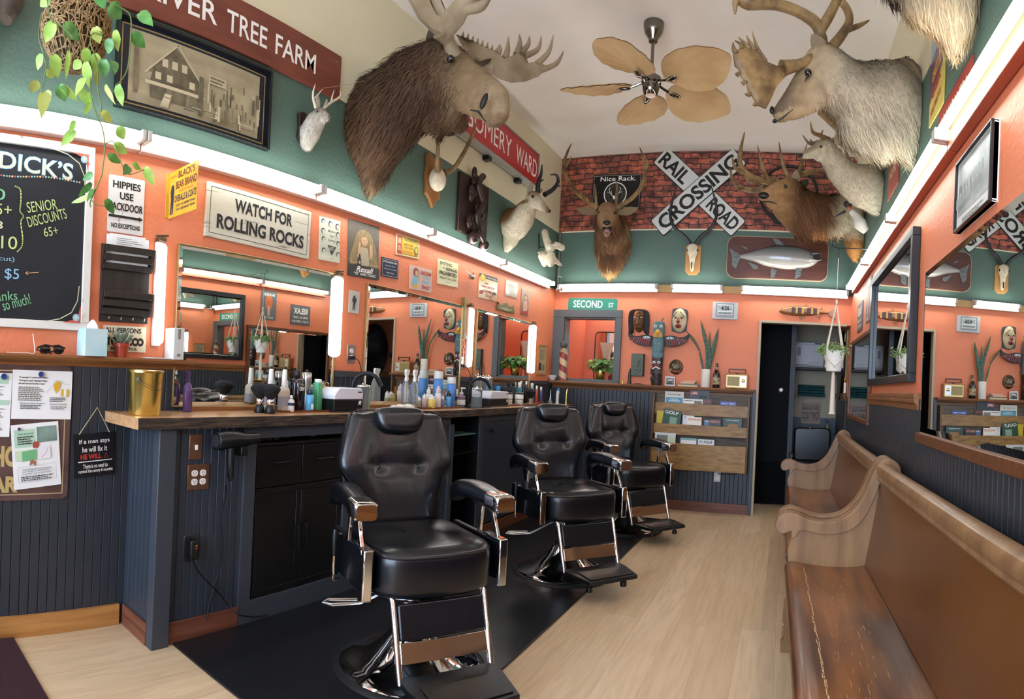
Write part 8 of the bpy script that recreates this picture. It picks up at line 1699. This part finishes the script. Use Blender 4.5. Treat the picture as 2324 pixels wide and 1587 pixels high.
# long necked talc bottles
for px, X, l in ((612, -2.47, 'pale bottle with long white neck behind the brushes'), (643, -2.41, 'clear lotion bottle with long white neck in front on the first tray')):
    lathething('applicator_bottle', l, 'bottle', ctr(px, X, TZ), (('bottle', P('milky_lotion', 'c9bfae', .25, trans=.2), [(.026, 0), (.029, .004), (.029, .095), (.025, .108), (.015, .118), (0, .118)], {}), ('neck', WHB, [(.014, .1185), (.0145, .12), (.011, .195), (.009, .2), (0, .2)], {}), ('cap', BLK, cyl_p(.008, .2005, .212, .001), {}), ('label', P('label_grey_violet', '8f8a90', .5), lab(.0292, .025, .07), {})), 'long necked bottles')
lathething('shampoo_bottle', 'tall dark brown bottle with white capital letters on the first tray', 'bottle', ctr(672, -2.44, TZ), (('bottle', P('dark_maroon_plastic', '1d0f12', .15, coat=.5), [(.033, 0), (.036, .005), (.036, .13), (.033, .15), (.018, .16), (0, .16)], {'sy': .7}), ('cap', BLK, cyl_p(.015, .1605, .198), {}),
  ('lettering', WH, lambda b: (setattr(b, 'M', Matrix.Rotation(pi / 2 + .0, 4, 'Z') @ Matrix.Translation((0, -.0365 * 1, 0)) @ Matrix.Rotation(0, 4, 'Z')), plate_text(b, 'CREW', -.017, .017, .098, .118, -.0006, .02), plate_text(b, 'AMERICAN', -.014, .014, .125, .130, -.0006)), {})))
for o_ in bpy.data.objects:
    if o_.name.startswith('lettering') and o_.parent and o_.parent.name.startswith('shampoo_bottle'): o_.location = (.0, 0, 0)
lathething('shampoo_bottle', 'rounded black bottle behind the long necked one on the first tray', 'bottle', ctr(648, -2.50, TZ), (('bottle', P('gloss_black_bottle', '101114', .12, coat=.5), [(.036, 0), (.038, .005), (.038, .13), (.03, .155), (0, .165)], {'sy': .6}),))
lathething('small_bottle', 'small white capped bottle at the front of the first tray', 'bottle', ctr(660, -2.375, TZ), (('bottle', P('frosted_white_bottle', 'd4d4d2', .3), [(.015, 0), (.017, .003), (.017, .05), (.008, .06), (0, .06)], {}), ('cap', WHT, cyl_p(.007, .0605, .078), {}), ('label', NV, lab(.0172, .028, .042), {})))
lathething('aerosol_can', 'silver hair spray can on the first tray', 'can', ctr(693, -2.44, TZ), (('can', P('silver_can', 'b5b3ae', .25, .8), [(.024, 0), (.026, .003), (.022, .06), (.025, .15), (.026, .18), (.02, .19), (0, .19)], {}), ('nozzle', BLK, cyl_p(.008, .1905, .203), {})))
lathething('pump_bottle', 'small sky blue pump bottle on the first tray', 'bottle', ctr(702, -2.385, TZ), (('bottle', P('sky_plastic', '5aa5cf', .3), cyl_p(.021, 0, .08), {}), ('pump', P('dark_clear_cap', '2a4552', .2, trans=.3), cyl_p(.014, .0805, .108), {}), ('label', PAPER, lambda b: b.box(.0205, .0215, -.008, .008, .01, .035), {})))
t = thing('talc_bottle', 'square green bottle with white cap on the first tray', 'bottle', ctr(719, -2.42, TZ), rd(20)); t.scale = (1.13,) * 3; GB = P('green_talc', '4fa878', .4); b = MB(GB); b.box(-.018, .018, -.026, .026, 0, .14); obj('bottle', b, t, bevel=.006, seg=3); b = MB(WHT); b.cyl((0, 0, .1405), (0, 0, .158), .018, n=20); obj('cap', b, t, bevel=.002)
lathething('lotion_bottle', 'dark violet bottle with orange top behind the green one', 'bottle', ctr(733, -2.46, TZ), (('bottle', P('violet_bottle', '3d3a6e', .3), [(.018, 0), (.02, .004), (.02, .07), (.012, .08), (0, .08)], {}), ('cap', P('orange_cap', 'cf8a4a', .4), [(.014, .0805), (.014, .11), (.006, .13), (0, .13)], {})))
# towel steamers: white lid over black base
def steamer(label, px0, px1, X, h):
    a, c = ctr(px0, X), ctr(px1, X); L = (c.y - a.y); t = thing('clipper_sanitizer', label, 'appliance', (X, (a.y + c.y) / 2, CTZ + .0006), pi / 2)
    b = MB(BLK); b.box(-L / 2 * 1.05, L / 2 * 1.05, -.085, .08, 0, .008); b.prism([(-L / 2, .008), (L / 2, .008), (L / 2, h * .52), (-L / 2, h * .52)], -.07, .07); bd = obj('base', b, t, bevel=.006)
    b = MB(P('appliance_white', 'd9d8e0', .3)); b.prism([(-L / 2, h * .525), (L / 2, h * .525), (L / 2, h * .8), (L / 2 - .015, h), (-L / 2 + .04, h), (-L / 2, h * .72)], -.072, .07); lid = obj('lid', b, t, bevel=.006, seg=3)
    b = MB(DG); b.box(L / 2 - .05, L / 2 - .015, -.073, -.0721, h * .8, h * .86); obj('badge', b, lid)
    b = MB(WHT); b.prism([(L / 2 - .04, h * .28), (L / 2 - .036, h * .45), (L / 2 - .018, h * .47), (L / 2 - .014, h * .38), (L / 2 - .024, h * .35), (L / 2 - .016, h * .28), (L / 2 - .022, h * .28), (L / 2 - .03, h * .35), (L / 2 - .034, h * .28)], -.0715, -.0701); obj('sticker', b, bd)
steamer('white and black countertop appliance right of the first tray', 738, 803, -2.40, .14); steamer('white and black countertop appliance beside the second faucet', 1094, 1137, -2.41, .13)
def faucet(label, px, X=-2.49):
    t = thing('faucet', label, 'faucet', ctr(px, X), 0); t.scale = (1.12,) * 3; MBK = P('matte_black_metal', '1c1f24', .35, .4)
    b = MB(MBK); b.lathe([(.028, 0), (.028, .006), (.018, .012), (0, .012)], 24); b.tube(spline([(0, 0, .01), (0, 0, .10), (.01, .01, .17), (.05, .05, .205), (.095, .085, .19), (.115, .105, .15), (.12, .11, .135)], 6), .0125, 14); obj('spout', b, t)
    b = MB(MBK); b.tube([(0, -.03, .03), (0, -.07, .05), (0, -.09, .085)], .005, 8); b.cyl((0, -.014, .03), (0, -.032, .03), .011, n=14); obj('lever', b, t); return t
faucet('matte black arched faucet behind the first white appliance', 797); faucet('matte black arched faucet between the second and third mirrors', 1062)
for px0, px1, l in ((805, 880, 'black rectangular sink rim in the counter below the first faucet'), (1050, 1092, 'black sink rim in the counter below the second faucet')):
    a, c = ctr(px0, -2.36), ctr(px1, -2.36); t = thing('sink', l, 'sink', (-2.36, (a.y + c.y) / 2, CTZ + .0006), pi / 2); L = c.y - a.y
    b = MB(BLK); b.prism(rr(L, .20, .04), 0, .004, M=Matrix(((1, 0, 0, 0), (0, 0, 1, 0), (0, 1, 0, 0), (0, 0, 0, 1)))); obj('rim', b, t, bevel=.001); b = MB(P('sink_black', '050506', .15)); b.prism(rr(L - .03, .17, .03), .0041, .0046, M=Matrix(((1, 0, 0, 0), (0, 0, 1, 0), (0, 1, 0, 0), (0, 0, 0, 1)))); obj('basin', b, t)
def pump(label, px, X, body, H, R, top=WHT, liq=None):
    t = thing('soap_dispenser', label, 'soap dispenser', ctr(px, X)); b = MB(body); b.lathe([(R * .9, 0), (R, .004), (R, H * .5), (R * .4, H * .62), (0, H * .62)], 24); obj('bottle', b, t)
    b = MB(top); b.lathe([(R * .45, H * .625), (R * .45, H * .72), (R * .15, H * .73), (R * .15, H * .9), (0, H * .9)], 14); b.box(-R * .2, R * 1.0, -R * .2, R * .2, H * .9, H * .97); obj('pump', b, t)
    if liq: b = MB(PAPER); b.lathe(lab(R * 1.002, H * .1, H * .35), 24); obj('label', b, t)
pump('green pump soap bottle behind the first glass jar', 810, -2.52, P('green_soap', '6fae6a', .3), .16, .028, P('green_pump', '6cc072', .35)); pump('clear soap bottle with white pump left of the second faucet', 1046, -2.46, P('pink_soap', 'a98aa0', .15, trans=.4), .16, .032, WHT, 1)
def jar(name, label, px, X, H, R, m, lid, group=None, z=0):
    return lathething(name, label, 'jar', ctr(px, X, z), (('jar', m, [(R * .96, 0), (R, .004), (R, H * .82), (R * .9, H * .85), (0, H * .85)], {}), ('lid', lid, [(R * .95, H * .855), (R, H * .87), (R * .9, H * .93), (R * .2, H * .97), (R * .2, H), (0, H)], {})), group)
jar('glass_jar', 'hexagonal clear glass jar with silver lid beside the first sink', 822, -2.38, .15, .042, CLR, CHROME); jar('glass_jar', 'clear disinfectant jar with silver lid in front of the second faucet', 1081, -2.37, .15, .038, CLR, CHROME)
jar('comb_jar', 'tall clear glass jar left of the pair behind the second faucet', 1082, -2.53, .24, .03, CLR, CHROME, 'tall jars'); jar('comb_jar', 'tall clear glass jar right of the pair behind the second faucet', 1106, -2.53, .235, .03, CLR, CHROME, 'tall jars')
b = MB(P('white_cotton', 'd9d4c8', .9, bump=.4, bscale=80)); a = ctr(895, -2.36)
for i, (dy, dx, r_) in enumerate(((0, 0, .03), (.05, .01, .034), (.10, -.005, .03), (.14, .01, .035), (.18, 0, .028))): b.ball(a + V((dx, dy, r_ * .55)), (r_, r_ * 1.2, r_ * .6), 14, 8)
t = tag(obj('crumpled_towel', b, None, 180), 'small crumpled white towel on the counter before the spray bottles', 'towel')
sprayer('spray_bottle', 'clear water spray bottle, left one of the pair in the middle of the counter', ctr(919, -2.42), CLR, WHB, .27, .03, -pi / 2, 'clear spray bottles'); sprayer('spray_bottle', 'clear water spray bottle, right one of the pair in the middle of the counter', ctr(938, -2.39), CLR, WHB, .27, .03, -pi / 2, 'clear spray bottles')
def can(label, px, X, H, R, c1, c2, z=TZ): return lathething('aerosol_can', label, 'can', ctr(px, X, z), (('can', c1, cyl_p(R, 0, H * .78), {}), ('cap', c2, [(R * .98, H * .785), (R, H * .79), (R * .95, H), (0, H)], {})))
BLC = P('barber_spray_blue', '4f83c4', .3); can('blue clipper spray can with white cap at the back of the middle tray', 992, -2.49, .235, .032, BLC, WHB); can('blue clipper spray can with white cap at the right of the middle tray', 1022, -2.42, .20, .031, BLC, WHB)
for nm_, l, px, X, H, R, c1, c2 in (('small_jar', 'small jar with olive label at the left of the middle tray', 949, -2.42, .07, .02, P('olive_label', '8f8f6a', .4), WHT), ('small_bottle', 'small pink based bottle with white pointed cap on the middle tray', 962, -2.39, .09, .016, P('rose_plastic', 'b79aa4', .3), WHT),
    ('cosmetic_tube', 'tall white box left of centre on the middle tray', 971, -2.46, .13, .017, WHB, WHB), ('small_jar', 'stout jar with yellow label in front on the middle tray', 978, -2.375, .085, .03, P('yellow_label', 'c9b25a', .4), WHB), ('cosmetic_tube', 'white tube with pink foot on the middle tray', 993, -2.385, .14, .021, P('pale_tube', 'd9cfd2', .35), P('tube_foot', 'c9b6ba', .35)),
    ('small_bottle', 'short clear and violet bottle right of the pink footed tube', 1004, -2.39, .08, .014, P('violet_clear', '8a86a4', .2, trans=.3), WHT), ('dropper_bottle', 'blue bottle with black dropper at the front right of the middle tray', 1017, -2.375, .11, .017, P('blue_label', '4f93c4', .35), BLK)):
    lathething(nm_, l, 'bottle' if 'bottle' in nm_ else 'jar' if 'jar' in nm_ else 'tube', ctr(px, X, TZ), (('body', c1, cyl_p(R, 0, H * .66), {}), ('cap', c2, [(R * .8, H * .665), (R * .8, H * .85), (R * .35, H * .9), (R * .3, H), (0, H)], {})))
# far cluster
lathething('comb_brush', 'bright blue handled brush near the second appliance', 'brush', ctr(1128, -2.52), (('handle', P('bright_blue', '3f8fc9', .35), [(.012, 0), (.01, .08), (.022, .12), (.02, .15), (0, .155)], {'sy': .5}),))
for px, X, l in ((1146, -2.52, 'black round brush behind the first white labelled jar'), (1203, -2.40, 'black round brush with tan handle on the back corner tray')):
    lathething('neck_duster', l, 'brush', ctr(px, X, TZ), (('handle', P('tan_handle', 'b09a78', .4), [(.018, 0), (.012, .02), (.016, .05), (0, .05)], {}), ('bristles', MATS['black_bristle'], [(.014, .0505), (.04, .09), (.046, .11), (.03, .13), (0, .135)], {})))
for px, X, l in ((1152, -2.42, 'black jar with white label at the left of the back corner tray'), (1177, -2.39, 'black jar with white label in front on the back corner tray')):
    lathething('pomade_jar', l, 'jar', ctr(px, X, TZ), (('jar', P('jar_pale_base', 'b9b4aa', .4), cyl_p(.035, 0, .045), {}), ('lid', BLK, cyl_p(.036, .0455, .10), {}), ('label', PAPER, lambda b: b.lathe(lab(.0362, .05, .085), 24), {})))
for px, X, H, R, c1, c2, l in ((1163, -2.53, .2, .018, BLK, BLK, 'tall slim black bottle by the third mirror'), (1177, -2.53, .19, .022, P('teal_bottle', '2f7a8a', .3), WHT, 'teal bottle with white cap by the third mirror'), (1192, -2.53, .20, .018, BLK, STEEL, 'black bottle with steel cap by the third mirror'), (1205, -2.53, .18, .02, P('soft_blue_bottle', '6d93b5', .3), WHB, 'soft blue bottle by the third mirror'), (1216, -2.50, .16, .014, P('red_white_bottle', 'b9433b', .4), WHT, 'slim red and white bottle near the corner'), (1226, -2.48, .15, .015, P('indigo_bottle', '4a4a78', .4), WHB, 'indigo bottle near the corner tools')):
    lathething('product_bottle', l, 'bottle', ctr(px, X, TZ if px > 1195 else 0), (('bottle', c1, cyl_p(R, 0, H * .75), {}), ('cap', c2, cyl_p(R * .7, H * .755, H), {})), 'bottles below the third mirror')
for px, nm_, l, cat in ((1249, 'barber_scissors', 'steel scissors standing upright at the corner end of the counter', 'scissors'), (1265, 'hair_trimmer', 'white and blue hair trimmer standing at the corner end of the counter', 'trimmer'), (1285, 'gold_clipper', 'small gold clipper standing at the corner end of the counter', 'clipper')):
    p = at(px, 905, y=5.9); t = thing(nm_, l, cat, (max(p.x, XL + .05), 5.9, CTZ + .0006))
    if px == 1249:
        for sx in (-1, 1): b = MB(STEEL); b.tube([(sx * .012, 0, 0), (sx * .004, 0, .07), (-sx * .006, 0, .15)], [.004, .004, .001], 8); b.tube([(sx * .018 + .012 * cos(a), 0, .012 + .012 * sin(a)) for a in [j * pi / 5 for j in range(10)]], .003, 6, closed=True); obj('blade', b, t)
    else:
        c1 = P('trimmer_white', 'c9cdd2', .3) if px == 1265 else BRASS; b = MB(c1); b.tube([(0, 0, 0), (0, 0, .03), (0, 0, .1), (.004, 0, .14)], [.02, .016, .017, .018] if px == 1265 else [.014, .008, .012, .01], 14); obj('body', b, t)
        b = MB(MATS['bright_blue'] if px == 1265 else MATS['yellow_lime_leaf'] if False else BRASS); b.tube([(.004, 0, .141), (.012, 0, .17)], [.014, .006], 10); obj('head', b, t)
